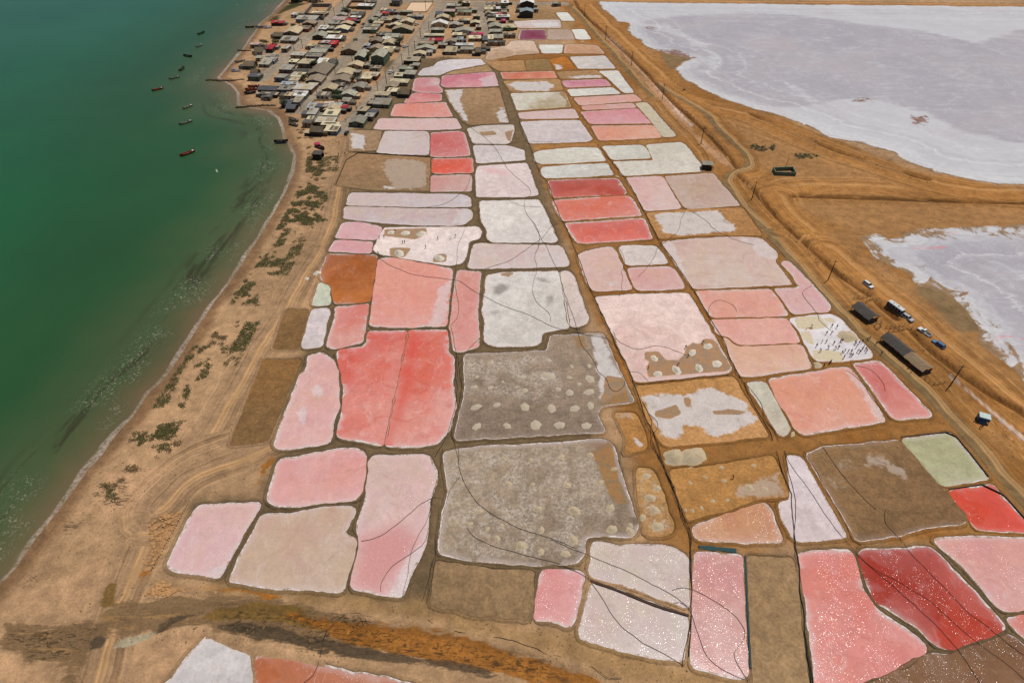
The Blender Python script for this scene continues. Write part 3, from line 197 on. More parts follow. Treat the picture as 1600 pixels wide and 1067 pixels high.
HEAPS=[('white round heap on brown beside the few workers','salt heaps in the workers pan',-42.52,191.14,1.6,0),
('white round heap on brown beside the few workers','salt heaps in the workers pan',-37.45,190.81,1.9,0),
('white round heap on brown beside the few workers','salt heaps in the workers pan',-31.76,190.2,2.1,0),
('white round heap on brown beside the few workers','salt heaps in the workers pan',-37.99,178.1,2.2,0),
('white round heap on brown beside the few workers','salt heaps in the workers pan',-24.17,175.33,2,0),
('white round salt heap on the cleared brown pan corner','salt heaps in the cleared corner',39.38,126.76,1.3,0),
('white round salt heap on the cleared brown pan corner','salt heaps in the cleared corner',39.29,120.65,1.4,0),
('white round salt heap on the cleared brown pan corner','salt heaps in the cleared corner',44.6,122.03,1.7,0),
('white round salt heap on the cleared brown pan corner','salt heaps in the cleared corner',50.87,122.85,1.5,0),
('white round salt heap on the cleared brown pan corner','salt heaps in the cleared corner',56.11,124.61,1.6,0),
('white round salt heap on the cleared brown pan corner','salt heaps in the cleared corner',55.31,131.69,1.5,0),
('white round salt heap on the cleared brown pan corner','salt heaps in the cleared corner',50.4,129.08,1.4,0),
('low greyish salt heap in the upper big grey pan','salt heaps in the upper grey pan',-11.56,124.28,1,2),
('low greyish salt heap in the upper big grey pan','salt heaps in the upper grey pan',-9.39,119.56,0.8,2),
('low greyish salt heap in the upper big grey pan','salt heaps in the upper grey pan',-9.81,115.81,1,2),
('low greyish salt heap in the upper big grey pan','salt heaps in the upper grey pan',-5.63,115.55,1,2),
('low greyish salt heap in the upper big grey pan','salt heaps in the upper grey pan',-5.67,125.13,1.1,2),
('low greyish salt heap in the upper big grey pan','salt heaps in the upper grey pan',-9.13,108.68,1.6,2),
('low greyish salt heap in the upper big grey pan','salt heaps in the upper grey pan',-8.68,102.23,1.5,2),
('low greyish salt heap in the upper big grey pan','salt heaps in the upper grey pan',-3.82,109.43,1.2,2),
('low greyish salt heap in the upper big grey pan','salt heaps in the upper grey pan',-1.2,102.46,1.3,2),
('low greyish salt heap in the upper big grey pan','salt heaps in the upper grey pan',2.95,119.56,1.2,2),
('low greyish salt heap in the upper big grey pan','salt heaps in the upper grey pan',3.45,114.51,1.1,2),
('low greyish salt heap in the upper big grey pan','salt heaps in the upper grey pan',3.36,108.68,1.7,2),
('low greyish salt heap in the upper big grey pan','salt heaps in the upper grey pan',5.95,102.69,2,2),
('low greyish salt heap in the upper big grey pan','salt heaps in the upper grey pan',10.18,125.99,1,2),
('low greyish salt heap in the upper big grey pan','salt heaps in the upper grey pan',9.72,119.83,2.2,2),
('low greyish salt heap in the upper big grey pan','salt heaps in the upper grey pan',10.13,108.19,1.7,2),
('low greyish salt heap in the upper big grey pan','salt heaps in the upper grey pan',11.84,102.69,1.7,2),
('low greyish salt heap in the upper big grey pan','salt heaps in the upper grey pan',16.34,123.43,0.8,2),
('low greyish salt heap in the upper big grey pan','salt heaps in the upper grey pan',15.36,119.29,0.9,2),
('low greyish salt heap in the upper big grey pan','salt heaps in the upper grey pan',12.16,115.03,1,2),
('low greyish salt heap in the upper big grey pan','salt heaps in the upper grey pan',15.09,113.73,1.5,2),
('low greyish salt heap in the upper big grey pan','salt heaps in the upper grey pan',16,108.19,1.6,2),
('low greyish salt heap in the upper big grey pan','salt heaps in the upper grey pan',21.08,123.71,0.9,2),
('low greyish salt heap in the upper big grey pan','salt heaps in the upper grey pan',20.82,118.74,1.8,2),
('low greyish salt heap in the upper big grey pan','salt heaps in the upper grey pan',20.19,113.99,1.7,2),
('low greyish salt heap in the upper big grey pan','salt heaps in the upper grey pan',20.12,109.18,1.4,2),
('low greyish salt heap in the upper big grey pan','salt heaps in the upper grey pan',18.43,102.46,1.6,2),
('low greyish salt heap in the upper big grey pan','salt heaps in the upper grey pan',-2.43,117.67,0.6,2),
('low greyish salt heap in the upper big grey pan','salt heaps in the upper grey pan',5.82,126.28,0.7,2),
('low greyish salt heap in the upper big grey pan','salt heaps in the upper grey pan',17.79,116.87,0.8,2),
('low sandy salt heap in the lower big grey pan','salt heaps in the lower grey pan',-1.86,92.23,0.9,1),
('low sandy salt heap in the lower big grey pan','salt heaps in the lower grey pan',4.36,91.91,1,1),
('low sandy salt heap in the lower big grey pan','salt heaps in the lower grey pan',11.67,92.88,1.2,1),
('low sandy salt heap in the lower big grey pan','salt heaps in the lower grey pan',-0.8,85.4,1.1,1),
('low sandy salt heap in the lower big grey pan','salt heaps in the lower grey pan',4.71,85.1,0.9,1),
('low sandy salt heap in the lower big grey pan','salt heaps in the lower grey pan',12.6,84.92,1.3,1),
('low sandy salt heap in the lower big grey pan','salt heaps in the lower grey pan',5.61,78.62,1.3,1),
('low sandy salt heap in the lower big grey pan','salt heaps in the lower grey pan',13.71,78.17,1.9,1),
('low sandy salt heap in the lower big grey pan','salt heaps in the lower grey pan',-7.04,78.06,1.1,1),
('low sandy salt heap in the lower big grey pan','salt heaps in the lower grey pan',-8.91,75,0.8,1),
('low sandy salt heap in the lower big grey pan','salt heaps in the lower grey pan',-5.22,73.72,0.8,1),
('low sandy salt heap in the lower big grey pan','salt heaps in the lower grey pan',-2.17,74.63,0.7,1),
('low sandy salt heap in the lower big grey pan','salt heaps in the lower grey pan',-3.07,71.47,1,1),
('low sandy salt heap in the lower big grey pan','salt heaps in the lower grey pan',6.3,73.4,1.2,1),
('low sandy salt heap in the lower big grey pan','salt heaps in the lower grey pan',2.03,69.78,1.7,1),
('low sandy salt heap in the lower big grey pan','salt heaps in the lower grey pan',6.04,68.32,1.2,1),
('low sandy salt heap in the lower big grey pan','salt heaps in the lower grey pan',11.13,67.93,1.4,1),
('low sandy salt heap in the lower big grey pan','salt heaps in the lower grey pan',12.96,71.21,1.5,1),
('low sandy salt heap in the lower big grey pan','salt heaps in the lower grey pan',-11.97,79.74,0.6,1),
('low salt heap right in the lower big grey pan','salt heaps in the lower grey pan right',18.58,93.43,1.2,1),
('low salt heap right in the lower big grey pan','salt heaps in the lower grey pan right',23.76,89.4,1,1),
('low salt heap right in the lower big grey pan','salt heaps in the lower grey pan right',21.62,78.79,1.6,1),
('low salt heap right in the lower big grey pan','salt heaps in the lower grey pan right',21.36,73.62,1.7,1),
('low salt heap right in the lower big grey pan','salt heaps in the lower grey pan right',25.26,73.07,1.5,1),
('low salt heap right in the lower big grey pan','salt heaps in the lower grey pan right',20.12,85.52,1.3,1),
('low salt heap right in the lower big grey pan','salt heaps in the lower grey pan right',12.89,71.04,1.4,1),
('low salt heap right in the lower big grey pan','salt heaps in the lower grey pan right',25.45,74.46,1,1),
('cream salt heap in the slim ochre pan','cream heaps in the slim pan',31,87.44,1.4,1),
('cream salt heap in the slim ochre pan','cream heaps in the slim pan',32.83,84.07,1.3,1),
('cream salt heap in the slim ochre pan','cream heaps in the slim pan',30.83,81.48,1.8,1),
('cream salt heap in the slim ochre pan','cream heaps in the slim pan',31.37,78.49,1.7,1),
('cream salt heap in the slim ochre pan','cream heaps in the slim pan',28.35,76.46,1.3,1),
('cream salt heap in the slim ochre pan','cream heaps in the slim pan',31.27,74.35,1.9,1),
('small cream salt heap scattered on the ochre pan','small heaps on the ochre pan',40.64,85.52,0.7,1),
('small cream salt heap scattered on the ochre pan','small heaps on the ochre pan',44.28,87.11,0.7,1),
('small cream salt heap scattered on the ochre pan','small heaps on the ochre pan',48.8,89.86,0.8,1),
('small cream salt heap scattered on the ochre pan','small heaps on the ochre pan',48.45,86.09,0.8,1),
('small cream salt heap scattered on the ochre pan','small heaps on the ochre pan',56.47,90.39,0.8,1),
('small cream salt heap scattered on the ochre pan','small heaps on the ochre pan',53.78,84.26,1.5,1),
('small cream salt heap scattered on the ochre pan','small heaps on the ochre pan',57.17,83.82,1.1,1),
('small cream salt heap scattered on the ochre pan','small heaps on the ochre pan',47.87,80.88,0.7,1),
('small cream salt heap scattered on the ochre pan','small heaps on the ochre pan',44.63,80.7,0.8,1),
('small cream salt heap scattered on the ochre pan','small heaps on the ochre pan',41.75,78.91,0.7,1),
('small cream salt heap scattered on the ochre pan','small heaps on the ochre pan',39.56,78.2,0.7,1),
('small cream salt heap scattered on the ochre pan','small heaps on the ochre pan',38.12,78.38,0.6,1),
('large cracked cream salt mound at the ochre crossroads','',38.44,92.61,2.4,1),
('long cream salt mound spread right of the crossroads','',42.52,92.61,2.9,1),
('round cream salt heap standing below the slim grey white pan','',68.57,99.92,1.2,1),
('round white salt heap standing on the dike below the crowded pan','',83.53,124.07,2,1),
('big white salt heap dug open on the right of the crowded pan','',96.38,135.83,2.6,1),
('round white salt heap beside the rusty orange pond','',-63.01,166.79,1.5,0),
('tiny white salt heap on the beach track','',-65.63,163.78,0.9,0),
('white salt crumb heap at the end of the dark red pond dike,upper','',42.25,232.92,1,1),
('white salt crumb heap at the end of the dark red pond dike,lower','',42.45,226.12,1.3,1),
('pale salt heap beside the orange track by the tan rounded pan','',42.51,404.8,1.6,1)]
PEOPLE=[('person amid the crowd on the white pan','crowd on the white pan',93.27,139.93,0,0),
('person amid the crowd on the white pan','crowd on the white pan',94.56,139.53,0,1),
('person amid the crowd on the white pan','crowd on the white pan',90.52,136.74,2,0),
('person amid the crowd on the white pan','crowd on the white pan',92.09,137,1,0),
('person amid the crowd on the white pan','crowd on the white pan',87.85,133,0,2),
('person amid the crowd on the white pan','crowd on the white pan',89.05,133,0,2),
('person amid the crowd on the white pan','crowd on the white pan',85.73,131.36,0,0),
('person amid the crowd on the white pan','crowd on the white pan',90.94,132.37,0,3),
('person amid the crowd on the white pan','crowd on the white pan',93.15,133.25,0,2),
('person amid the crowd on the white pan','crowd on the white pan',93.71,133.38,0,0),
('person amid the crowd on the white pan','crowd on the white pan',90.67,130.11,1,2),
('person amid the crowd on the white pan','crowd on the white pan',91.62,130.61,0,0),
('person amid the crowd on the white pan','crowd on the white pan',91.81,128.51,2,2),
('person amid the crowd on the white pan','crowd on the white pan',92.67,129,0,0),
('person amid the crowd on the white pan','crowd on the white pan',93.63,128.88,0,2),
('person amid the crowd on the white pan','crowd on the white pan',94.47,128.88,0,0),
('person amid the crowd on the white pan','crowd on the white pan',93.67,127.29,2,0),
('person amid the crowd on the white pan','crowd on the white pan',94.21,127.41,0,0),
('person amid the crowd on the white pan','crowd on the white pan',91.56,126.57,0,1),
('person amid the crowd on the white pan','crowd on the white pan',88.74,130.36,1,0),
('person amid the crowd on the white pan','crowd on the white pan',97.12,132.74,0,2),
('person amid the crowd on the white pan','crowd on the white pan',97.03,132.11,0,0),
('person amid the crowd on the white pan','crowd on the white pan',98.12,132.49,0,2),
('person amid the crowd on the white pan','crowd on the white pan',99.26,133,0,0),
('person amid the crowd on the white pan','crowd on the white pan',96.64,130.73,0,2),
('person amid the crowd on the white pan','crowd on the white pan',96.37,129.25,1,2),
('person amid the crowd on the white pan','crowd on the white pan',96.71,128.63,0,0),
('person amid the crowd on the white pan','crowd on the white pan',97.83,129.74,0,3),
('person amid the crowd on the white pan','crowd on the white pan',98.67,130.73,0,0),
('person amid the crowd on the white pan','crowd on the white pan',98.89,129.86,0,2),
('person amid the crowd on the white pan','crowd on the white pan',98.79,129,0,2),
('person digging into the beige salt heap in the crowded pan','',86.19,129.37,1,0),
('person with a pale shirt beside the beige crust in the crowded pan','',87.49,139.93,1,4),
('person standing on the bank beside the small white heap','',84.78,123.24,0,0),
('person of the pair on the bank below the crowd','pair on the bank below the crowd',86.73,124.3,0,0),
('person of the pair on the bank below the crowd','pair on the bank below the crowd',87.19,124.66,0,0),
('person walking on the gravel road beside the crowd','people on the gravel road',100.86,133.76,2,0),
('person walking on the gravel road beside the crowd','people on the gravel road',101.84,134.28,2,0),
('person walking on the gravel road beside the crowd','people on the gravel road',102.8,132.11,2,0),
('person raking in the white pan with brown patches','workers in the white pan with brown patches',-40.95,191.14,1,0),
('person raking in the white pan with brown patches','workers in the white pan with brown patches',-44.5,187.42,0,0),
('person raking in the white pan with brown patches','workers in the white pan with brown patches',-37.62,184.02,0,0),
('person raking in the white pan with brown patches','workers in the white pan with brown patches',-36.91,184.11,0,0),
('person raking in the white pan with brown patches','workers in the white pan with brown patches',-25.66,186.37,2,0),
('person raking in the white pan with brown patches','workers in the white pan with brown patches',-29.38,181.01,0,0),
('person raking in the white pan with brown patches','workers in the white pan with brown patches',-19.85,188.02,1,0),
('person standing on the dike left of the workers pan','',-46.02,186.74,0,0),
('person crouching at the lower left corner of the workers pan','',-44.82,177.54,1,0),
('person beside the topmost heap of the cleared brown corner','',53.92,132.82,1,0),
('person at the torn edge of the pink crust,left of a heap','',48.81,130.94,1,0),
('person bending at the end of the arched hose','',48.85,127.25,1,0),
('person in red bending between two heaps in the cleared corner','',45.05,123.55,1,2),
('person standing at the left edge of the cleared brown corner','',37.02,122.61,0,0),
('person in red beside a white bag on the ochre pan','',50.66,86.66,1,2),
('person standing under the eaves of the long shelter','people by the long shelter',105.28,132.07,0,2),
('person standing under the eaves of the long shelter','people by the long shelter',106.19,129.57,1,0),
('person standing under the eaves of the long shelter','people by the long shelter',107.86,121.35,0,0),
('person standing under the eaves of the long shelter','people by the long shelter',109.52,119.75,1,0),
('person standing under the eaves of the long shelter','people by the long shelter',107.83,122.85,0,2),
('person standing on the road left of the long shelter','',102.53,128.1,0,0),
('person sitting by the blue tarpaulin hut','people by the blue hut',115.38,103.97,0,0),
('person sitting by the blue tarpaulin hut','people by the blue hut',116.48,104.15,1,2),
('person sitting by the blue tarpaulin hut','people by the blue hut',116.33,102.04,0,3),
('person sitting by the blue tarpaulin hut','people by the blue hut',115.56,101.87,1,2),
('person walking on the sand below the village','people below the village',-75.37,262.16,0,0),
('person walking on the sand below the village','people below the village',-73.25,250.99,2,0),
('person walking on the sand below the village','people below the village',-70.64,251.67,2,0),
('person standing in the wide village street','people in the wide village street',-74.07,306.12,0,0),
('person standing in the wide village street','people in the wide village street',-77,287.01,0,0),
('person standing in the wide village street','people in the wide village street',-77.51,286.84,0,2),
('person walking in the far village lane','',-18.26,446.04,0,0)]
POLES=[('power pole leaning over the gravel road near the blue hut,nearest of the line',115.46,116.05,8.5),
('power pole beside the gravel road above the boot shaped pond',100.87,163.03,8.5),
('power pole inside the road bend left of the enclosure',91.03,214.39,8.5),
('power pole by the small hut and L shaped pan',82.51,262.77,8.5),
('power pole fifth from the front along the ditch',74.63,313.7,8.5),
('power pole sixth from the front along the ditch',66.08,362.47,8.5),
('power pole seventh from the front along the ditch',56.98,409.41,8.5),
('farthest power pole of the line along the ditch',48.19,457.35,8.5),
('wooden street pole at the near end of the wide village street',-74.46,298.92,6.5),
('wooden street pole halfway up the wide village street,left of the road',-67.55,320.79,7),
('wooden street pole with crossarm in the middle of the wide village street',-65.12,333.19,8),
('wooden street pole by the white car in the wide village street',-63.14,345.15,6),
('wooden street pole at the corner house of the wide village street',-60.75,362.77,7),
('dark street pole in front of the brown gabled houses',-58.56,375.63,7.5),
('slim street pole near the red roof',-56.49,387.17,6.5),
('slim street pole by the crossing street',-55.89,412,6.5),
('street pole with crossarm beside the tan houses',-52.14,425.37,6.5),
('tall pole at the corner of the sandy court',-58.37,468.35,8),
('pole at the far corner of the sandy court',-55.83,491.68,6),
('pole in front of the house with magenta roof',-39.09,376.76,6),
('slim pole beside the green walled house',-74.62,427.44,6),
('slim pole on the lane above the green walled house',-76.72,455.05,6),
('street pole beside the seaside street,lower end',-125.83,383.65,6),
('street pole beside the seaside street,second up',-123.29,391.95,6),
('street pole beside the seaside street,third up',-123.34,424,6),
('street pole beside the seaside street,fourth up',-120.43,438.01,6),
('street pole at the top of the seaside street',-118.56,458.9,6),
('street pole by the green yard',-115.55,474.83,7),
('tall pole before the white walled house',-98.92,465.17,9),
('pole on the second village street near the gabled store',-89.93,370.06,6.5),
('pole on the sandy crossing of the second street',-96.96,363.54,5),
('pole on the second street beside the teal cloth',-98.41,320.4,5),
('pole on the second street near the shore',-101.58,300.98,4.5),
('pole on the second street lane',-94.76,347.69,5)]
HOUSES=[('beach',-150.72,436.57,7.84,5,'m','red','dark',None),
('beach',-144.34,455.05,4.82,7,'m','white','white',None),
('beach',-140.23,456.58,3.73,5,'m','grey',None,None),
('beach',-133.95,443.82,14.16,9,'m','light grey','blue',None),
('beach',-128.84,458.13,11.01,6,'m','cream',None,None),
('beach',-130.09,434.44,8.65,8,'g','brown grey',None,None),
('beach',-130.79,424,7.45,7,'m','brown grey','red',None),
('beach',-136.27,415.28,9.97,14,'g','tan',None,None),
('beach',-134.28,401.15,9.9,8,'m','light grey','grey',None),
('beach',-142.49,409.41,5.63,6,'h','thatch','dark',None),
('beach',-145.47,379.61,4.93,7,'h','thatch',None,None),
('beach',-151.96,392.55,4.87,4,'m','pink',None,None),
('beach',-140.79,389.55,4.06,5,'m','red',None,None),
('beach',-140.44,384.24,3.64,6,'m','red','dark',None),
('beach',-131.98,384.82,3.64,8,'m','light grey',None,None),
('beach',-141.61,369.51,5.38,4,'m','green grey',None,None),
('beach',-136.52,372.83,5.24,4,'m','grey',None,None),
('beach',-138.46,365.69,4.24,5,'m','tan',None,None),
('beach',-134.1,364.61,4.23,7,'m','light grey','blue',None),
('beach',-136.49,359.29,6.18,6,'m','green grey',None,None),
('beach',-143.88,356.15,6.14,7,'h','thatch',None,None),
('beach',-137.65,345.7,4.06,5,'h','thatch','dark',None),
('beach',-135.98,339.34,6.61,6,'m','slate',None,None),
('beach',-123.82,321.29,10.01,7,'h','slate','dark',None),
('beach',-122.17,315.59,7.58,4,'m','dark grey',None,None),
('beach',-120.61,312.16,3.1,3,'m','slate',None,None),
('second',-114.93,320.85,7.17,7,'m','grey','blue',None),
('second',-105.85,320.85,10.67,10,'m','light grey',None,None),
('second',-121.35,362.15,4.75,6,'m','cream',None,None),
('second',-114.27,358.97,7.44,10,'m','cream',None,None),
('second',-105.33,360.03,5.82,9,'m','white',None,None),
('second',-99.56,358.97,4.9,8,'g','dark grey',None,None),
('second',-122.36,350.21,7.13,8,'m','light grey','purple',None),
('second',-113.67,348.19,6.39,5,'m','dark grey',None,None),
('second',-103.77,343.72,10.54,18,'g','brown grey',None,None),
('second',-121.72,337.42,6.23,7,'m','grey','blue',None),
('second',-113.41,339.82,7.14,7,'m','cream',None,None),
('second',-113.71,334.57,4.82,4,'m','tan',None,None),
('second',-103.06,333.16,8.92,10,'g','brown grey',None,None),
('second',-116.52,328.98,5.1,4,'m','blue',None,None),
('second',-112.14,329.44,3.57,3,'m','white',None,None),
('second',-102.5,327.14,5.08,5,'m','cream',None,None),
('second',-106.35,318.2,7.29,3,'m','pink',None,None),
('second',-105.41,313.44,6.72,6,'m','white',None,None),
('second',-111.06,313.44,3.6,5,'m','tan',None,None),
('second',-104.92,305.05,4.01,8,'m','grey',None,None),
('second',-109.08,302.6,4.95,7,'h','slate','dark',None),
('second',-105.83,297.78,4.42,6,'h','slate','dark',None),
('third',-101.04,474.83,11.33,9,'m','white',None,None),
('third',-98.77,485.67,7.85,4,'m','dark grey',None,None),
('third',-112.59,464.37,5.79,6,'m','grey',None,None),
('third',-102.87,455.05,9.2,7,'m','dark grey','brown',None),
('third',-112.43,442.35,8.77,7,'m','pink',None,None),
('third',-104.26,441.62,6.41,5,'m','red',None,None),
('third',-102.6,448.26,6.71,5,'m','white',None,None),
('third',-112.85,453.53,6.99,6,'g','grey',None,None),
('third',-105.71,433.73,8.01,6,'g','tan',None,None),
('third',-114.33,435.15,6.97,6,'m','green grey',None,None),
('third',-118.81,424,5.17,7,'m','white','blue',None),
('third',-114.1,424.69,4.14,5,'m','grey',None,None),
('third',-106.64,422.64,9.08,8,'g','cream','blue',None),
('third',-117.47,408.12,8.23,9,'g','green grey','dark',None),
('third',-110.11,414.62,8.54,4,'m','cream',None,None),
('third',-107.67,404.93,9.18,6,'m','white','green',None),
('third',-110.9,395.59,4.9,6,'m','pink',None,None),
('third',-105.78,393.15,3.9,7,'m','red','red',None),
('third',-117.98,389.55,4.26,5,'m','cream',None,None),
('third',-110.41,385.99,8.45,6,'m','grey',None,None),
('third',-111.51,379.04,9.85,6,'m','green grey',None,None),
('third',-112.07,371.71,8.95,5,'m','grey',None,None),
('third',-121.59,372.83,8.04,7,'m','light grey',None,None),
('fourth',-89.34,451.26,4.35,8,'g','grey',None,None),
('fourth',-87.01,465.96,4.02,5,'m','cream',None,None),
('fourth',-84.72,458.9,5.07,4,'m','red',None,None),
('fourth',-81.53,461.23,5.09,6,'m','slate',None,None),
('fourth',-83.11,443.08,4.71,7,'m','green grey',None,None),
('fourth',-90.06,442.35,5.14,6,'m','green','green',None),
('fourth',-85.82,435.86,6.34,5,'m','tan',None,None),
('fourth',-88.47,428.82,9.6,5,'m','grey',None,None),
('fourth',-88.77,421.29,9.26,6,'m','green grey','green',None),
('fourth',-93.17,380.18,11.39,16,'g','brown grey',None,None),
('store',-80.24,410.7,3.63,5,'m','dark grey',None,None),
('store',-73.12,407.48,8.82,7,'m','green grey',None,None),
('store',-75.97,403.03,4.57,4,'m','white',None,None),
('store',-81.03,398.05,6.69,8,'g','brown grey',None,None),
('store',-73.12,394.37,7.62,9,'g','tan',None,None),
('store',-85.29,390.74,3.1,5,'m','blue',None,None),
('store',-79.11,384.82,6.9,8,'g','brown grey',None,None),
('store',-71.62,385.41,7.1,5,'m','cream',None,None),
('store',-84.88,365.69,5.89,13,'g','green grey','green',3.6),
('store',-74.24,362.47,7.68,14,'g','green grey','green',4.6),
('store',-70.6,379.04,3.79,7,'m','tan',None,None),
('store',-85.83,355.94,9.02,7,'g','tan',None,None),
('store',-74.48,430.91,7.54,6,'g','cream',None,None),
('store',-67.82,438.01,8.49,8,'g','cream',None,None),
('store',-75.51,443.82,4.94,8,'g','grey',None,None),
('store',-64.03,451.26,10.87,6,'m','grey','blue',None),
('store',-71.05,460.45,7.96,5,'m','green',None,None),
('store',-68.52,421.29,13.79,8,'g','tan','green',None),
('store',-78.12,414.62,6.91,3,'m','dark grey',None,None),
('store',-80.78,483.14,5.98,9,'m','slate','grey',3.6),
('street corner',-79.68,357.16,2.35,4,'m','grey',None,None),
('street corner',-73.55,352.28,4.02,6,'m','brown grey',None,None),
('street corner',-89.14,343.4,8.92,9,'g','tan',None,None),
('street corner',-83.04,345.73,3.75,5,'m','grey',None,None),
('street corner',-75.17,340.51,8.45,8,'m','tan','red',None),
('street corner',-89.17,333.74,10.56,9,'g','brown grey',None,None),
('street corner',-88.62,326.09,5.99,5,'m','dark grey',None,None),
('street corner',-76.35,335.98,5.31,6,'m','cream',None,None),
('street corner',-78.15,323.96,6.55,8,'g','grey',None,None),
('street corner',-92.46,320.79,7.1,8,'g','tan',None,None),
('street corner',-86.04,319.75,2.16,5,'m','grey',None,None),
('street corner',-83.04,321,3.94,5,'m','brown grey',None,None),
('street corner',-81.41,313.58,7.36,6,'g','green grey',None,None),
('street corner',-93.68,312.57,6.77,6,'m','dark grey',None,None),
('street corner',-81.21,306.61,4.19,5,'m','grey',None,None),
('south end',-96.14,298.45,3.92,6,'m','blue',None,None),
('south end',-90.97,298.45,5.9,5,'m','slate',None,None),
('south end',-85.13,299.86,6,5,'m','blue',None,None),
('south end',-80.45,297.98,2.24,4,'m','red',None,None),
('south end',-85.46,295.64,7.98,6,'g','tan',None,None),
('south end',-94.01,290.6,4.4,7,'m','light grey',None,None),
('south end',-84.74,288.8,6.75,7,'m','cream',None,None),
('south end',-85.74,281.75,9.14,6,'m','light grey',None,None),
('south end',-93.26,284.37,2.89,4,'m','cream',None,None),
('south end',-93.65,280.03,4.28,5,'m','dark grey',None,None),
('south end',-82.71,278.49,7.99,3,'m','cream',None,None),
('south end',-80.9,271.64,6.11,7,'m','cream','blue',None),
('south end',-87.07,270.41,5.74,6,'h','thatch','dark',None),
('pond edge',-56.01,364.04,9.11,7,'m','tan','dark',None),
('pond edge',-52.84,357.16,3.42,4,'m','grey',None,None),
('pond edge',-57.46,350.47,7.38,5,'m','green',None,None),
('pond edge',-60.12,340.51,4.74,6,'m','cream',None,None),
('pond edge',-54.42,342.82,6.42,6,'m','grey',None,None),
('pond edge',-58.69,332.08,10.11,5,'m','cream',None,None),
('pond edge',-61.73,325.02,5.97,8,'g','brown grey',None,None),
('pond edge',-60.24,318.71,5.1,6,'m','cream',None,None),
('pond edge',-54.06,315.62,5.65,6,'h','thatch','dark',None),
('pond edge',-64.67,313.07,7.35,6,'m','tan',None,None),
('pond edge',-63.36,302.73,8.5,8,'m','grey',None,None),
('pond edge',-68.87,302.73,2,6,'m','grey',None,None),
('pond edge',-71.11,294.26,4.62,7,'m','tan',None,None),
('pond edge',-65.91,291.51,4.33,6,'m','slate','dark',None),
('pond edge',-71.17,280.46,7.32,9,'g','grey',None,None),
('pond edge',-66.55,287.46,4,5,'m','light grey',None,None),
('middle',-40.32,474.83,9.29,8,'m','green grey',None,None),
('middle',-32,482.29,5.51,7,'m','cream','green',None),
('middle',-48.43,455.82,5.04,7,'m','slate','dark',None),
('middle',-42.21,462.02,7.54,6,'m','pink',None,None),
('middle',-45.39,446.77,9.06,8,'g','tan',None,None),
('middle',-31.81,460.45,9.95,5,'m','green',None,None),
('middle',-33.92,468.03,8.96,5,'m','brown grey',None,None),
('middle',-46.1,432.32,10.93,7,'g','white',None,None),
('middle',-36.96,432.32,6.09,7,'g','light grey',None,None),
('middle',-46.38,419.94,8.42,7,'m','green grey','green',None),
('middle',-29.67,418.6,11.67,8,'g','green grey',None,None),
('middle',-31.36,440.9,8.32,6,'m','tan',None,None),
('middle',-47.56,409.41,12.47,5,'m','cream',None,None),
('middle',-52.55,401.15,5.54,4,'m','grey',None,None),
('middle',-45.56,400.53,7.91,6,'m','red',None,None),
('middle',-51.06,394.37,9.38,5,'m','brown grey',None,None),
('middle',-41.68,391.95,3.5,5,'m','grey',None,None),
('middle',-49.88,383.65,12.04,6,'g','green grey',None,None),
('middle',-52.67,375.07,7.51,6,'g','tan',None,None),
('middle',-47.42,379.04,3.41,6,'m','blue',None,None),
('middle',-35.19,380.18,6.83,9,'m','tan','grey',None),
('middle',-33.61,411.35,6.06,5,'m','cream',None,None),
('middle',-36.19,398.05,6.1,6,'g','brown grey',None,None),
('middle',-31.1,401.78,3.77,6,'m','blue','white',None),
('middle',-27.98,391.95,10.69,4,'m','white',None,None),
('middle',-25.95,383.07,7.45,6,'m','grey',None,None),
('middle',-25.35,465.78,3.68,6,'m','grey',None,None),
('middle',-23.31,449.88,4.47,6,'m','tan',None,None),
('middle',-23.58,435.56,6.1,6,'g','cream',None,None),
('middle',-21.09,427.61,3.43,4,'m','cream',None,None),
('middle',-22.46,405.08,6.99,6,'m','cream',None,None),
('middle',-21.22,412.37,7.3,3,'m','magenta','magenta',None),
('middle',-15.99,401.83,3.27,8,'m','slate',None,None),
('middle',-19.34,378.42,2.73,8,'h','thatch','dark',None),
('middle',-16.6,386.79,2.97,6,'h','thatch',None,None),
('lane',-16.32,480.03,4.24,6,'m','grey',None,None),
('lane',-11.86,480.89,3.78,5,'m','dark grey',None,None),
('lane',-4.8,483.49,4.74,7,'m','white',None,None),
('lane',-15.01,474.92,7.48,4,'m','tan',None,None),
('lane',-15.62,467.42,5.77,5,'m','cream',None,None),
('lane',-8.84,469.07,3.24,5,'m','white',None,None),
('lane',-4.45,469.07,5.09,5,'m','grey',None,None),
('lane',-15.61,458.51,4.31,6,'g','brown grey',None,None),
('lane',-11.39,457.72,3.63,4,'m','white',None,None),
('lane',-13.62,451.43,5.61,5,'m','dark grey',None,None),
('lane',-8.18,454.87,2.26,4,'m','red',None,None),
('lane',-5.06,460.11,3.64,5,'m','brown grey',None,None),
('lane',-5.87,449.88,8.94,5,'m','white','green',None),
('lane',-5.32,440,2.64,5,'m','magenta','magenta',None),
('lane',-13.02,440.45,4.84,6,'m','tan',None,None),
('lane',-10.46,427.61,7.51,9,'g','grey',None,None),
('lane',-2.3,426.18,8.35,8,'m','cream','green',None),
('lane',-9.74,417.81,8.43,5,'m','green grey',None,None),
('lane',-1.3,411.03,7.49,4,'m','dark grey',None,None),
('lane',-12.85,403.12,2.66,8,'m','cream',None,None),
('lane',-8.2,404.42,6.04,8,'m','grey',None,None),
('lane',-9.05,396.71,10.72,3,'m','dark grey',None,None),
('hall',10.39,477.47,10.09,9,'g','white','dark',3.4),
('hall',8.91,465.78,8.74,6,'m','grey',None,None),
('hall',9.64,454.55,9.02,8,'g','blue','dark',3.6),
('hall',16.32,467.42,3.23,4,'m','green',None,None),
('hall',30.08,481.76,4.02,6,'m','green grey',None,None),
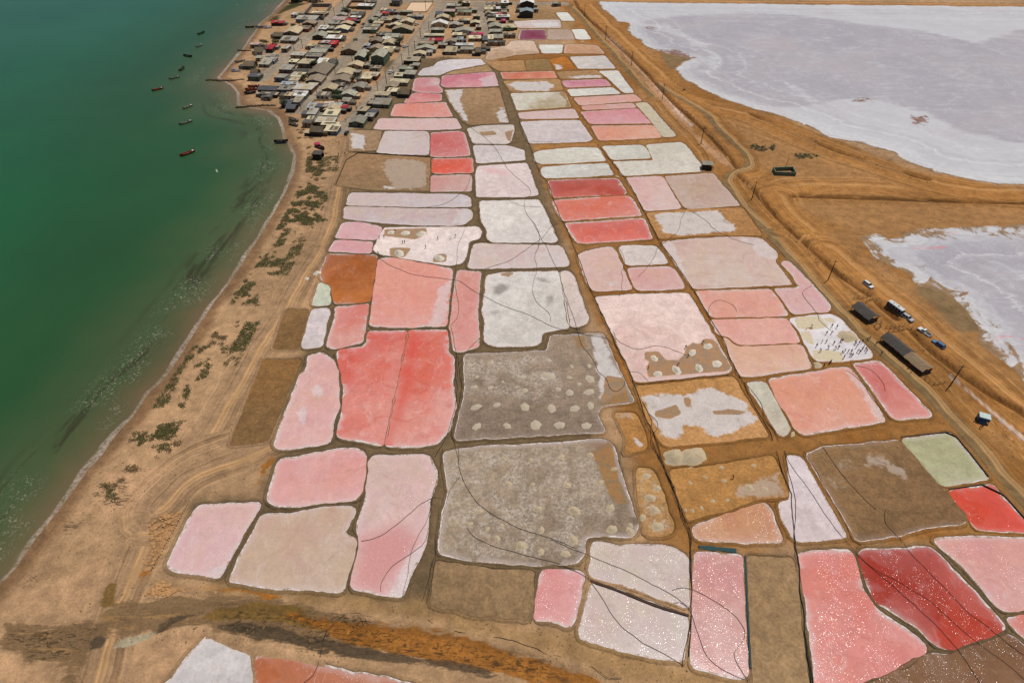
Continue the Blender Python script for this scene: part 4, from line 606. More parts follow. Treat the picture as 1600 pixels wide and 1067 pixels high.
('far',-151.75,493.07,7.01,6,'m','white',None,None),
('far',-140.88,492.55,8.88,6,'m','blue',None,None)]
TREES=[(-39.02,448.26,4.2),(-66.62,396.81,4.5),(-110.86,461.23,4.6),(-80.83,372.27,4.2),(-138.42,429.52,3.6),(-139.86,395.59,4.2),(-148.4,398.66,3),(-146.25,398.05,2.8),(-87.68,317.67,3.6),(-85.22,307.59,5),(-108.58,359.64,3.6),(-108.61,360.03,3.4),(-5.4,471.56,4.2),(-3.01,419.19,4.4),(-0.49,437.03,3.4),(-35.51,481.76,4),(-108.97,339.82,3.2),(-110.72,304.23,3.6),(-91.29,439.45,3.2),(-85.52,414.62,3.2),(-94.55,433.73,2.6),(-93.72,401.78,2.8),(-82.89,337.1,3.2),(-56.18,317.67,3),(-136.18,437.29,2.6),(-155.35,493.42,4.5),(-151.86,492.55,4),(-138.78,492.55,4.2),(-134.69,495.17,4)]
BOATS=[('dark wooden boat farthest out in the bay line',-194.34,422.04,62,0),
('dark boat with a pale cover,second from the top of the bay line',-186.52,397.61,70,1),
('slim dark boat turned across the bay line',-186.14,379.18,-20,0),
('dark boat seen end on in the bay',-181.17,357.44,85,0),
('grey boat with a white stern near the middle of the bay line',-179.92,344.16,40,1),
('red brown boat with a white stern furthest left',-181.86,327.59,40,2),
('boat with a white cabin below the jetty',-157.59,304.49,60,1),
('grey green boat low in the bay line',-151.36,285.88,42,1),
('red rimmed boat nearest the camera in the bay',-138.24,253.9,48,2),
('dark fishing boat stranded in the surf by the village',-167.7,434.83,5,0),
('pale boat pulled up beside the white and blue one',-160.74,433.45,-5,1),
('white and blue boat on the upper beach',-155.24,432.09,5,3),
('red boat lying on the beach by the long dark shed',-132.94,326.08,10,2),
('long red boat beside the smaller red one on the beach',-133.31,330.53,8,2),
('dark little boat on the beach by the long dark shed',-132.33,321.46,10,0),
('grey canoe lying on the sand under the last houses,upper',-101.68,287.92,-30,1),
('grey canoe lying on the sand under the last houses,lower',-100.56,283,-35,1),
('pale boat tipped on the beach below the village',-152.7,368.86,35,1),
('white and blue shed boat on the point by the jetty',-149.85,353.43,2,3),
('dark boat at the water edge of the small groyne',-101.17,264.61,5,0),
('red and dark boat beached on the sand beside the small hut',-83.01,258.86,-42,4)]
Z_MID=[[(-75.88,371),(-36.54,376.42),(-3.5,355.43),(10.54,259.81),(16.09,205.86),(20.99,162.27),(21.78,143.24),(22.12,126.72),(19.36,97.46),(24.85,95.5),(26.84,79.48),(27.18,72.38),(16.11,70.13),(12.89,63.03),(10.86,52.17),(-22.39,57.1),(-70.59,62.35),(-71.08,65.1),(-71.07,80.64),(-55.82,80.97),(-57.07,87.16),(-57.24,94.54),(-58.22,97.46),(-58.93,112.24),(-61.07,137.48),(-57.92,152.41),(-63.94,184.42),(-68.39,225.42),(-72.4,272.91),(-60.31,336.18)],[(48.39,67.94),(59.65,67.94),(50.9,40.52),(41.39,40.52)],[(59.9,68.66),(87.24,70.13),(108.28,71.63),(128.58,71.63),(102.03,34.6),(48.33,34.6)]]
Z_OCHRE=[[(54.4,578.65),(80.37,424.69),(91.36,376.42),(100.05,365.69),(132.83,283.36),(162.22,238.94),(198.07,220.31),(240.21,210.53),(154.05,77.86),(107.38,70.13),(91.27,70.13),(60.4,70.13),(36.97,67.22),(28.3,70.88),(28.37,95.5),(26.84,114.53),(26.53,134.7),(21.4,162.27),(16.09,205.86),(8.47,266.24),(-5.3,360.5),(-11.01,378.62),(11.22,387.65),(38.28,399.41),(33.84,452.62),(31.09,578.65)]]
Z_TAN=[[(109.22,283.36),(137.52,256.67),(154.48,233.4),(168.36,220.31),(130.62,218.8),(108.12,225.42),(102.54,240.63),(102.23,290.65)],[(106.64,213.4),(190.46,207.71),(224.85,205.86),(203.89,176.65),(121.5,187.65),(114.64,196.05),(109.35,205.86)],[(130.3,182.44),(121.5,187.65),(125.43,169.27),(128.79,158.9),(131.05,140.33),(134.47,126.72),(136.12,112.24),(130.13,107.8),(123.86,126.72),(118.83,146.23),(112.26,172.91)]]
Z_GREYMUD=[[(127.68,162.96),(135.44,160.91),(137.77,153.04),(137.11,147.44),(136.35,139.76),(130.74,139.76),(126.58,145.62),(125.5,154.97)],[(85.6,385.36),(97.94,376.42),(103.44,373.15),(93.62,365.69),(88.09,355.43),(85.01,361.53)],[(122.25,145.44),(130.26,144.71),(134.89,140.43),(135.04,139.03),(130.33,140.43),(126.18,143.99)]]
Z_DIRT=[[(8.81,475.57),(35.22,475.57),(43.83,445.36),(31.37,411.74),(11.76,411.74),(0,452.62)],[(-71.87,62.35),(-19.9,57.1),(10.86,52.17),(23.69,49.23),(41.97,42.61),(33.33,39.5),(11.59,45.85),(-19.67,55.22),(-47.63,58.38),(-69.76,60.34)]]
Z_WETSAND=[[(-98.17,54.89),(-96.14,54.58),(-89.64,53.35),(-79.29,53.96),(-78.67,55.2),(-76.76,57.72),(-75.38,52.15),(-77.58,48.07),(-81.68,45.82),(-88.51,46.1),(-90.94,47.78),(-94.39,48.64)],[(-79.14,53.66),(-76.9,58.69),(-72.98,58.37),(-66.09,59.18),(-57.59,58.2),(-55.91,53.35),(-66.33,52.15),(-71.83,50.96),(-75.1,51.55),(-77.29,47.5),(-76.98,42.32),(-81.23,42.32),(-80.66,46.1)],[(-71.58,58.69),(-64.94,60.19),(-56.41,58.69),(-46.29,58.69),(-36.16,55.4),(-25.61,53.63),(-24.75,48.21),(-36.76,48.87),(-47.35,50.2),(-57.47,52.58),(-61.59,51.55),(-68.07,50.53)]]
Z_HUMP=[[(-97.69,56.14),(-89.71,54.58),(-83.59,55.2),(-80.82,57.08),(-80.35,62),(-81,65.44),(-85.44,66.5),(-93.03,62.33),(-97.9,59.67),(-99.64,58.37)],[(-94.14,48.21),(-90.78,47.5),(-88.27,45.69),(-85.29,45.55),(-81.81,43.92),(-80.95,42.32),(-92.28,42.32),(-95.81,48.07)],[(-73.01,42.32),(-74.14,45.82),(-71.82,48.35),(-66.78,50.37),(-60.89,52.15),(-57.57,52.15),(-60.8,45.82),(-61.4,42.32)],[(-88.3,87.22),(-81.87,91.65),(-76.37,91.65),(-81.33,77.85),(-94.98,77.85),(-93.43,88.97)],[(-92.54,108.89),(-89.53,108.35),(-88.97,104.18),(-90.25,98.21),(-93.16,96.29),(-93.97,103.16)]]
Z_ORANGE=[[(-46.18,56.12),(-40.49,55.47),(-34.25,53.98),(-27.42,53.35),(-19,52.85),(-12.65,51.62),(-6.4,50.4),(-2.28,49.09),(1.78,47.64),(5.78,46.86),(9.69,45.3),(14.33,43.92),(17.23,41.73),(5.59,41.73),(2.51,43.11),(-6.21,45.79),(-14.29,46.94),(-22.54,48.49),(-28.47,49.88),(-33.68,51.29),(-40.07,53.77),(-44.61,55.04)],[(-53.45,60.76),(-46.6,59.81),(-44.84,58.69),(-46.91,58.32),(-51.64,59.63),(-56.92,60.19),(-57.84,60.76)],[(-74.75,61.66),(-75.67,63.01),(-74.13,65.44),(-72.85,64.74),(-73.62,62)],[(-58.84,89.42),(-57.01,93.6),(-55.3,92.33),(-56.82,88.2),(-57.32,85.41)],[(-59.74,97.07),(-58.4,110.23),(-57.29,110.23),(-57.75,96.19)]]
Z_OLIVE=[[(-56.5,56.85),(-50.89,57.21),(-43.06,57.39),(-35.81,53.8),(-36.12,52.07),(-43.43,53.45),(-50,54.33),(-54.58,54.33),(-59.22,54.51)],[(-80.99,62),(-78.59,62),(-77.83,59.01),(-77.72,56.45),(-80.05,56.77)]]
Z_BLACK=[[(-56.03,53.45),(-49.89,53.98),(-45.53,53.45),(-39.12,51.55),(-35.19,49.46),(-36.76,48.87),(-41.05,49.7),(-47.51,50.7),(-53.87,52.24)],[(-39.66,52.11),(-33.49,50.4),(-28.36,49.28),(-18.37,47.52),(-7.82,45.98),(-2.21,44.29),(-4.56,43.92),(-14.2,45.98),(-26.36,47.13),(-33.12,48.69),(-38.53,50.89)],[(-67.82,51.55),(-66.67,53.8),(-63.86,55.58),(-59.54,55.4),(-62.39,54.51),(-64.98,52.24),(-66.61,51.14)],[(-78.72,50.37),(-77.51,51.55),(-75.28,50.67),(-76.09,48.64),(-78.16,48.07)],[(-37.96,49.46),(-33.04,48.66),(-35.22,47.86)]]
Z_SCUM=[[(-74.17,48.64),(-73.49,50.67),(-70.16,51.26),(-67.6,52.3),(-66.11,52),(-67.68,50.37),(-70.9,48.92)]]
Z_DKSPECK=[[(-95.27,50.08),(-93.24,52.75),(-88.12,53.35),(-79.14,53.66),(-77.05,51.85),(-79.78,48.92),(-80.96,46.66),(-82.7,46.1),(-88.83,46.66),(-91.11,48.07)],[(-94.92,84.65),(-89.21,87.65),(-83.88,80.52),(-88.15,77.85),(-94.27,80.52)],[(-97.79,63.36),(-93.97,64.04),(-92.44,63.01),(-95.67,61.32)],[(-96.42,73.52),(-93.82,77.86),(-92.01,77.05),(-93.28,72.76)],[(-57.34,57.21),(-27.04,55.04),(-25.9,48.21),(-36.68,48.54),(-52.95,51.55)],[(-31.69,53.77),(5.8,47.33),(11.38,42.93),(-2.2,43.92),(-30.81,49.28)]]
Z_RUBBLE=[[(-77.92,74.3),(-76.13,77.45),(-72.09,77.86),(-72.11,70.13),(-73.03,64.39),(-74.36,63.7),(-75.57,66.5),(-76.12,70.87)],[(-72.64,59.01),(-71.41,61.32),(-69.77,62),(-66.1,60),(-66.96,58.2),(-69.81,59.01)],[(-66.49,60.99),(-58.56,60.99),(-58.1,59.67),(-66.1,60)]]
Z_WEED=[[(-161.2,465.17),(-158.9,483.14),(-155.6,491.68),(-143.99,489.95),(-148.86,479.79),(-157.2,463.59)],[(-162.76,449.75),(-163.59,461.08),(-155.7,462.02),(-154.71,448.26),(-160.08,445.88)]]
Z_DITCHSALT=[[(54.68,430.35),(56.81,426.75),(63.44,396.81),(69.83,358.24),(74.98,325.14),(79.44,296.44),(82.51,281.27),(81.29,275.51),(77.28,291.76),(72.72,319.79),(67.47,352.04),(60.89,391.95)],[(80.48,279.38),(85.25,263.43),(88.65,253.72),(91.72,239.78),(90.6,238.62),(86.53,245.1),(83.06,258.83)]]
Z_FLATWHITE=[[(57.4,500.48),(376.35,487.77),(334.41,421.41),(325.48,431.42),(277.88,400.19),(260.76,423.88),(235.73,435.54),(197.14,457.07),(177.22,465.02),(109.89,460.45),(76.74,441.82)],[(77.11,444.49),(101.13,439.19),(108.81,416.54),(120.35,384.82),(111.26,352.96),(103.44,352.96),(113.79,380.6),(104.88,411.76)],[(92.62,338.53),(104.93,321.72),(127.13,303.14),(144.44,306.12),(150.22,309.15),(171.6,315.34),(182.22,312.22),(198.66,297.3),(203.44,278.1),(223.82,263.04),(228.37,253.64),(207.33,220.35),(192.08,226.12),(169.71,238.28),(162.93,253.64),(142.21,269.17),(128.08,291.62),(101.73,318.51)],[(143.13,338.53),(147.46,321.72),(150.3,306.12),(147.42,304.63)]]
Z_FLATDARK=[[(168.96,314.71),(178.79,315.34),(178,310.68),(168.53,310.68)],[(188.63,293.03),(196.12,294.44),(193.73,286.1),(185.68,282.06)],[(83.76,434.29),(88.21,435.72),(92.43,433.16),(87.91,428.68)],[(75.33,391.29),(97.5,389.12),(105.52,374.4),(99.64,372.37),(82.36,382.7)]]
S_ROADW=[[(36.73,500.48),(44.5,464.63),(57.15,397.01),(65.01,345.6),(70.77,318.47)],[(76.87,335.07),(79.71,323.34),(92.74,300.2),(94.27,278.1),(97.93,263.04),(99.93,251.36),(99.36,243.61),(95.6,239.33),(89.87,236.19),(85.85,231.08),(84.85,224.18),(86.94,211.17),(89.26,197.51),(91.5,188.01)],[(91.03,186.43),(94.42,167.84),(97.23,156.27),(99.43,145.62),(101.68,134.15),(105.12,125.19),(107.63,116.86),(110.31,105.65),(112.07,95.7),(112.73,88.06),(114.22,81.47),(117.14,68.66)]]
S_ROADE=[[(47.25,518.3),(64.3,424.69),(79.54,350.46),(88.31,310.13),(94.46,283.36)],[(102.19,216.62),(104.29,220.35),(110.07,223.79),(122.04,225.73),(143.59,223.21),(178.25,218.1),(203.81,214.78)],[(102.19,216.62),(102.36,205.91),(104.84,192.68),(107.94,180.53)],[(107.89,180.48),(112.16,167.49),(117.8,152.41),(122.14,137.48),(126.76,119.25),(130.13,107.8),(133.7,93.59)],[(90.06,309.15),(111.92,294.44),(126.63,270.42),(137.22,255.95),(151.05,240.39),(171.19,222.25),(198.05,220.35)]]
S_CORR=[[(42.53,518.3),(59.93,418.13),(73.66,350.46),(84.06,292.89),(90.47,261.08),(91.77,232.86),(96.05,204.94),(103,177.79),(108,161.25),(114.32,144.73),(117.47,130.64),(124.57,113.84),(130.07,97.46)],[(205.2,216.99),(161.85,222.25),(133.84,222.25),(109.56,222.25)],[(91.75,306.12),(126.63,270.42),(151.05,240.39),(179.48,220.35)]]
S_FARROAD=[[(-45.65,497.04),(36.62,498.75),(64.09,498.75),(226.32,491.94),(367.04,485.28),(443.91,480.39)]]
S_TRACK=[[(-72.61,269.54),(-70.08,236.15),(-66.27,205.86),(-66.15,184.42),(-68.11,165.73),(-69,146.23),(-71.96,130.64),(-73.04,112.24),(-75.05,99.44),(-76.83,88.06),(-79.11,79.48),(-77.47,68.66),(-76.54,63.03),(-76.23,55.22),(-74.83,43.67),(-74.52,37.5)],[(-57.29,97.46),(-63.81,93.59),(-74.22,88.96),(-77.7,79.48)]]
S_STREET=[[(-133.56,342.06),(-120.29,469.96),(-117.18,500.48)],[(-103.2,299.62),(-93.64,366.77),(-91.91,466.75),(-89.73,500.48)],[(-77.82,276.93),(-72.33,296.44),(-65.51,340.11),(-54.5,439.45),(-47.33,500.48)],[(-16.75,417.27),(-20.78,460.45),(-23.71,496.93)],[(-126.71,368.96),(-89.95,370.72)],[(-109.25,495.33),(-45.52,495.33),(36.11,490.26)]]
DITCH=[[(43.44,511.05),(46.91,467.71),(59.54,414.66),(67.86,375.65),(73.27,348.02),(78.41,314.59),(83.75,291.39),(87.28,277.71),(90.23,260.13),(92.47,240.35)],[(90.4,234.49),(91.77,232.86),(93.64,223.66),(96.06,204.67),(98.7,192.21),(103,177.79),(104.47,168.56),(107.88,160.95),(110.96,155.29)],[(111.76,151.15),(114.05,144.13)],[(116.22,137.48),(117.21,130.11),(121.07,120.46),(124.31,113.38),(129.47,106.72),(133.17,97.46)],[(113.46,295.87),(127.05,271.68),(137.66,257.11),(151.51,241.46),(165.69,230.08)],[(107.36,216.99),(131.11,215.52),(166.37,212.97),(197.24,211.53)]]
RIDGE=[[(-61.59,51.55),(-57.44,52.51),(-52.7,50.8),(-47.07,49.26),(-39.94,48.04),(-34.28,46.91)],[(-30.61,48.3),(-24.35,47.13),(-18.23,46.36),(-8.16,45.04),(1.73,43.11)],[(-31.89,54.83),(-25.4,53.77),(-15.72,53.35),(-8.09,51.29),(-2.29,49.88),(3.81,48.3),(9.79,46.75),(13.64,45.04)],[(-73.89,48.35),(-69.13,48.92),(-65.71,50.67),(-61.8,52.15),(-57.68,52.45)],[(-58.33,60.33),(-63.5,60.66),(-66.56,61.16)]]
SALTLINE=[[(117.7,119.98),(118.12,117.82),(120.52,111.06),(122.68,103.29),(124.37,98.25),(125.28,94.74)],[(54.85,430.35),(59.74,415.94),(63.52,400.53),(69.74,362.47),(74.93,328.79),(79.12,298.02),(82.67,282)]]
FLAT1=[[(59.16,522.68),(61.34,500.48),(61.36,478.12),(67.1,457.35),(67.68,447.66),(74.08,443.82),(76.07,436.57),(72.62,426.75),(77.53,404.29),(80.52,393.15),(86.85,384.82),(98.02,375.63),(100.46,372.94)],[(96.52,370.36),(88.51,356.72),(91.72,340.29),(101.73,318.51),(114.34,303.14),(128.08,291.62),(135.58,280.73),(142.21,269.17),(155.13,261.84),(163.45,254.79),(164.37,243.61),(169.71,238.28),(180.56,231.08),(192.31,226.51),(201.29,225.73),(255.21,222.25)],[(618.07,477.16),(365.01,482.01),(224.74,487.76),(90.78,493.63),(60.26,497.04)]]
FLAT2=[[(121.94,188.78),(129.32,190.33),(130.15,186.48),(136.2,188.78),(146.03,193.48),(165.65,195.08),(183.76,196.7),(237.35,199.15)],[(180.4,63.03),(136.63,107.8)],[(136.48,118.35),(135.56,122.21),(133.64,127.76),(133.03,132.94),(135.56,138.34),(137.14,148.03),(136.51,152.2),(133.14,156.9),(128.36,160.14),(127.42,161.79),(128.7,165.57),(123.81,172.11),(121.63,176.65)]]
VEG=[[(-81.13,198.78),(-79.46,205.18),(-75.45,206),(-66.47,199.57),(-72.9,195.38)],[(-81.11,186.75),(-80.72,197.23),(-78.29,192.64),(-78.37,182.47),(-81.3,181.77)],[(-83.18,174.95),(-82.26,179.69),(-75.05,172.97),(-78.09,170.37),(-84.37,170.11)],[(-85.92,159.83),(-84.04,167.81),(-83.07,163.45),(-84.29,159.23)],[(-85.92,151.17),(-86.01,155.71),(-79.28,156.88),(-77.24,150.05)],[(-90.06,131.98),(-84.77,131.98),(-86.71,130.03),(-89.38,125.6),(-88.88,117.8),(-88.19,109.96),(-89.13,108.35),(-91.74,108.89),(-91.21,114.37),(-90.7,121.34),(-90.34,128.11)],[(-86.55,123.76),(-85.29,124.98),(-81.88,126.23),(-81.63,119.56),(-84.32,117.8)],[(-86.25,112.15),(-85.76,117.22),(-84.26,114.37),(-83.57,108.35),(-84.97,108.89)],[(-88.89,102.15),(-84.48,103.67),(-81.17,104.18),(-83.46,100.16),(-87.04,98.69)],[(-85.65,96.29),(-82.09,96.77),(-83.01,94.41),(-84.2,93.71)],[(-90.68,97.48),(-89.38,97.96),(-88.73,96.29),(-89.97,96.29)],[(-82.61,241.62),(-76.55,237.6),(-79.81,235.62)],[(-80.73,227.94),(-75.17,223.31),(-78.53,218.8)],[(-82.03,217.04),(-82.06,222.4),(-79.84,220.59),(-79.86,215.29)],[(-93.71,85.08),(-92.49,85.5),(-88.8,82.15),(-87.15,80.12),(-89.61,80.93)]]
VEGE=[[(103.37,261.84),(106.32,263.04),(107.58,260.17),(114.35,261.84),(112.87,256.41),(106.73,255.48),(103.09,258.28)],[(118.96,253.64),(125.1,253.64),(129.76,251.82),(127.76,248.22),(120.35,248.67)]]
PTS=[[(115.27,147.85),(112.17,159.84),(117.01,143.62)],[(118.97,137.22),(120.31,131.94)],[(-65.48,350.47),(-74.14,272.87)],[(-61.44,438.73),(-63.15,394.13)],[(-103.62,412.65)],[(104.94,145.32),(108.88,127.63),(79.73,239.78),(117.38,104.17),(-81.39,249.37)],[(106.16,237.75),(114.28,238.37),(113.8,233.4),(106.03,234.02),(111.3,238.69)],[(87.85,325.51)],[(87.47,324.32)]]
JETTY=[[(-161.9,341.08),(-155.42,340.5),(-148.88,339.73),(-141.83,341.67)],[(-161.2,389.55),(-156.65,388.6),(-152.63,388.6)],[(-134.16,304.15),(-128.37,305.14),(-122.34,306.46),(-115.16,306.12)],[(-220.36,500.48),(-220.13,500.12)]]
FENCES=[[(105.01,153.11),(106.67,153.56),(108.45,153.41),(110.68,154.31)],[(107.96,151.33),(109.55,152.07),(111.03,152.96),(111.39,152.07)],[(108.73,139.35),(111.13,139.61),(113.71,140.29),(115.88,140.42)],[(109.02,138.01),(111.45,138.01),(113.78,138.55),(116,138.81)],[(106.01,140.34),(107.41,141.97),(108.59,141.42),(106.43,138.46),(106.02,138.73),(106.01,140.34)],[(109.81,120.12),(110.87,116.33),(114.39,117.02)],[(-71.66,80.54),(-72.23,71.97),(-73.04,64.16)]]
TEAL=[[(38.93,69.32),(46.56,68.47)],[(48.1,67.42),(45.18,54.86),(43.04,45.36)],[(15.58,61.98),(21.35,59.85),(27.73,56.9),(33.86,54.95)]]
COURT=[[(-73.16,468.35),(-71.39,493.07),(-55.49,493.07),(-58.05,468.35)],[(-138.43,460.45),(-138.43,481.12),(-125.14,481.12),(-124.11,449.75)],[(-113.83,476.47),(-113.23,492.55),(-104.35,492.55),(-104.74,476.47)],[(-97.98,306.61),(-97.8,311.56),(-87.49,312.07),(-85.97,306.61)],[(-95.57,407.48),(-87.94,406.2)]]
rnd = random.Random(7)
COL = scene.collection

# ------------------------------------------------------------------ helpers
def lin(c):
    r = []
    for v in c[:3]:
        v = v / 255.0
        r.append(v / 12.92 if v <= 0.04045 else ((v + 0.055) / 1.055) ** 2.4)
    return tuple(r)

def _hash(ix, iy, seed):
    n = (ix * 374761393 + iy * 668265263 + seed * 974634541) & 0x7fffffff
    n = ((n ^ (n >> 13)) * 1274126177) & 0x7fffffff
    return ((n ^ (n >> 16)) & 0xffff) / 65535.0

def vnoise(x, y, scale, seed=0):
    x = np.asarray(x, float) * scale; y = np.asarray(y, float) * scale
    ix = np.floor(x).astype(np.int64); iy = np.floor(y).astype(np.int64)
    fx = x - ix; fy = y - iy
    fx = fx * fx * (3 - 2 * fx); fy = fy * fy * (3 - 2 * fy)
    a = _hash(ix, iy, seed); b = _hash(ix + 1, iy, seed); c = _hash(ix, iy + 1, seed); d = _hash(ix + 1, iy + 1, seed)
    return (a * (1 - fx) + b * fx) * (1 - fy) + (c * (1 - fx) + d * fx) * fy

def fbm(x, y, scale, seed=0, oct=4):
    s = 0; a = 0.5; t = 0
    for k in range(oct):
        s = s + a * vnoise(x, y, scale, seed + k * 17); t += a; a *= .5; scale *= 2.03
    return s / t

def seg_dist(X, Y, pts, closed=False, want_s=False):
    p = np.asarray(pts, float); q = np.roll(p, -1, 0) if closed else p[1:]
    p = p if closed else p[:-1]
    best = np.full(X.shape, 1e18); sg = np.zeros(X.shape); sv = np.zeros(X.shape); cum = 0.0
    for (ax, ay), (bx, by) in zip(p, q):
        dx, dy = bx - ax, by - ay; L2 = dx * dx + dy * dy + 1e-9
        t = np.clip(((X - ax) * dx + (Y - ay) * dy) / L2, 0, 1)
        ex = X - (ax + t * dx); ey = Y - (ay + t * dy); d2 = ex * ex + ey * ey
        m = d2 < best
        best = np.where(m, d2, best)
        if want_s:
            L = math.sqrt(L2); sv = np.where(m, cum + t * L, sv); sg = np.where(m, np.sign(dx * ey - dy * ex), sg); cum += L
    r = np.sqrt(best)
    return (r, sv, sg) if want_s else r

def inside(X, Y, pts):
    r = np.zeros(X.shape, bool); n = len(pts)
    for i in range(n):
        ax, ay = pts[i]; bx, by = pts[(i + 1) % n]
        if ay == by: continue
        m = ((ay > Y) != (by > Y)) & (X < (bx - ax) * (Y - ay) / (by - ay) + ax)
        r ^= m
    return r

def sstep(a, b, x):
    t = np.clip((x - a) / (b - a), 0, 1); return t * t * (3 - 2 * t)

def zone_w(X, Y, pts, soft, warp=0.0):
    """soft-edged inside weight of a polygon"""
    p = np.asarray(pts); pad = soft + warp + 1
    w_ = np.zeros(X.shape)
    m = (X > p[:, 0].min() - pad) & (X < p[:, 0].max() + pad) & (Y > p[:, 1].min() - pad) & (Y < p[:, 1].max() + pad)
    if not m.any(): return w_
    x = X[m]; y = Y[m]
    d = seg_dist(x, y, pts, True); d = np.where(inside(x, y, pts), d, -d)
    if warp: d = d + (fbm(x, y, .11, 5) - .5) * 2 * warp
    w_[m] = sstep(-soft * .5, soft * .5, d)
    return w_

def stroke_w(X, Y, pts, half, soft):
    p = np.asarray(pts); pad = half + soft + 2
    w_ = np.zeros(X.shape)
    m = (X > p[:, 0].min() - pad) & (X < p[:, 0].max() + pad) & (Y > p[:, 1].min() - pad) & (Y < p[:, 1].max() + pad)
    if not m.any(): return w_
    x = X[m]; y = Y[m]; d = seg_dist(x, y, pts) + (fbm(x, y, .15, 9) - .5) * 1.2
    w_[m] = 1 - sstep(half - soft * .5, half + soft * .5, d)
    return w_

def resample_keep(p, step):
    """split long edges of a closed outline but keep its corners"""
    o = []
    for a, b in zip(p, np.roll(p, -1, 0)):
        n = max(1, int(math.hypot(*(b - a)) / step))
        o += [a + (b - a) * k / n for k in range(n)]
    return np.array(o)

def chaikin(pts, n=2, closed=True, r=.13):
    p = np.asarray(pts, float)
    for _ in range(n):
        if closed:
            q = np.roll(p, -1, 0); a = (1 - r) * p + r * q; b = r * p + (1 - r) * q
            p = np.stack([a, b], 1).reshape(-1, 2)
        else:
            a = .75 * p[:-1] + .25 * p[1:]; b = .25 * p[:-1] + .75 * p[1:]
            p = np.vstack([p[:1], np.stack([a, b], 1).reshape(-1, 2), p[-1:]])
    return p

def resample(p, step, closed=True):
    p = np.asarray(p, float); q = np.vstack([p, p[:1]]) if closed else p
    L = np.hypot(*np.diff(q, axis=0).T); c = np.r_[0, np.cumsum(L)]
    n = max(8 if closed else 2, int(round(c[-1] / step)))
    t = np.linspace(0, c[-1], n + 1)
    o = np.stack([np.interp(t, c, q[:, 0]), np.interp(t, c, q[:, 1])], 1)
    return o[:-1] if closed else o

def obj(name, mesh, mat=None, parent=None, loc=None, rotz=0):
    o = bpy.data.objects.new(name, mesh); COL.objects.link(o)
    if mat is not None and mesh is not None and not mesh.materials: mesh.materials.append(mat)
    if loc is not None: o.location = loc
    if rotz: o.rotation_euler = (0, 0, rotz)
    if parent is not None: o.parent = parent
    return o

def tag(o, label=None, cat=None, group=None, kind=None):
    if label: o['label'] = label
    if cat: o['category'] = cat
    if group: o['group'] = group
    if kind: o['kind'] = kind
    return o

def empty(name, loc, rotz=0):
    o = bpy.data.objects.new(name, None); COL.objects.link(o); o.location = loc; o.rotation_euler = (0, 0, rotz)
    o.empty_display_size = .5
    return o

def mesh_from(name, v, f, smooth=False):
    me = bpy.data.meshes.new(name); me.from_pydata([tuple(map(float, q)) for q in v], [], [tuple(int(i) for i in q) for q in f]); me.update()
    if smooth: me.polygons.foreach_set('use_smooth', [True] * len(me.polygons))
    return me

def grid_mesh(name, V, nx, ny, keep=None):
    """V (ny*nx,3) tensor grid"""
    idx = np.arange(nx * ny).reshape(ny, nx)
    F = np.stack([idx[:-1, :-1], idx[:-1, 1:], idx[1:, 1:], idx[1:, :-1]], -1).reshape(-1, 4)
    if keep is not None:
        F = F[keep[F].any(1)]
        used = np.unique(F); mp = np.full(nx * ny, -1); mp[used] = np.arange(len(used)); F = mp[F]; V = V[used]
    else: used = None
    me = bpy.data.meshes.new(name)
    me.vertices.add(len(V)); me.vertices.foreach_set('co', V.astype(np.float32).ravel())
    me.loops.add(F.size); me.loops.foreach_set('vertex_index', F.astype(np.int32).ravel())
    me.polygons.add(len(F)); me.polygons.foreach_set('loop_start', np.arange(0, F.size, 4, dtype=np.int32))
    me.update(calc_edges=True); me.validate()
    me.polygons.foreach_set('use_smooth', [True] * len(me.polygons))
    return me, used

def set_col(me, name, arr):
    arr = np.asarray(arr, np.float32)
    if arr.shape[1] == 3: arr = np.hstack([arr, np.ones((len(arr), 1), np.float32)])
    a = me.attributes.new(name, 'FLOAT_COLOR', 'POINT'); a.data.foreach_set('color', arr.ravel())

def bxm(bm, x0, x1, y0, y1, z0, z1, mat=None):
    g = bmesh.ops.create_cube(bm, size=1)
    M = Matrix.Translation(((x0 + x1) / 2, (y0 + y1) / 2, (z0 + z1) / 2)) @ Matrix.Diagonal((x1 - x0, y1 - y0, z1 - z0, 1))
    bmesh.ops.transform(bm, matrix=M, verts=g['verts'])
    return g['verts']

def bm_mesh(name, bm, bevel=0, smooth=False):
    if bevel: bmesh.ops.bevel(bm, geom=bm.edges[:], offset=bevel, segments=1, affect='EDGES')
    bmesh.ops.recalc_face_normals(bm, faces=bm.faces[:])
    me = bpy.data.meshes.new(name); bm.to_mesh(me); bm.free()
    if smooth: me.polygons.foreach_set('use_smooth', [True] * len(me.polygons))
    return me

def box_mesh(name, x0, x1, y0, y1, z0, z1, bevel=0):
    bm = bmesh.new(); bxm(bm, x0, x1, y0, y1, z0, z1); return bm_mesh(name, bm, bevel)

def tube(name, pts3, r, n=5, r1=None, cap=True):
    P3 = [Vector(q) for q in pts3]; v = []; f = []
    m = len(P3)
    for i, q in enumerate(P3):
        t = (P3[min(i + 1, m - 1)] - P3[max(i - 1, 0)]).normalized()
        a = t.cross(Vector((0, 0, 1)))
        if a.length < 1e-3: a = Vector((1, 0, 0))
        a.normalize(); b = a.cross(t).normalized()
        rr = r if r1 is None else r + (r1 - r) * i / max(1, m - 1)
        for k in range(n):
            an = 2 * math.pi * k / n; v.append(q + a * rr * math.cos(an) + b * rr * math.sin(an))
    for i in range(m - 1):
        for k in range(n):
            f.append((i * n + k, i * n + (k + 1) % n, (i + 1) * n + (k + 1) % n, (i + 1) * n + k))
    if cap: f.append(tuple(range(n))[::-1]); f.append(tuple(range((m - 1) * n, m * n)))
    return mesh_from(name, v, f, True)

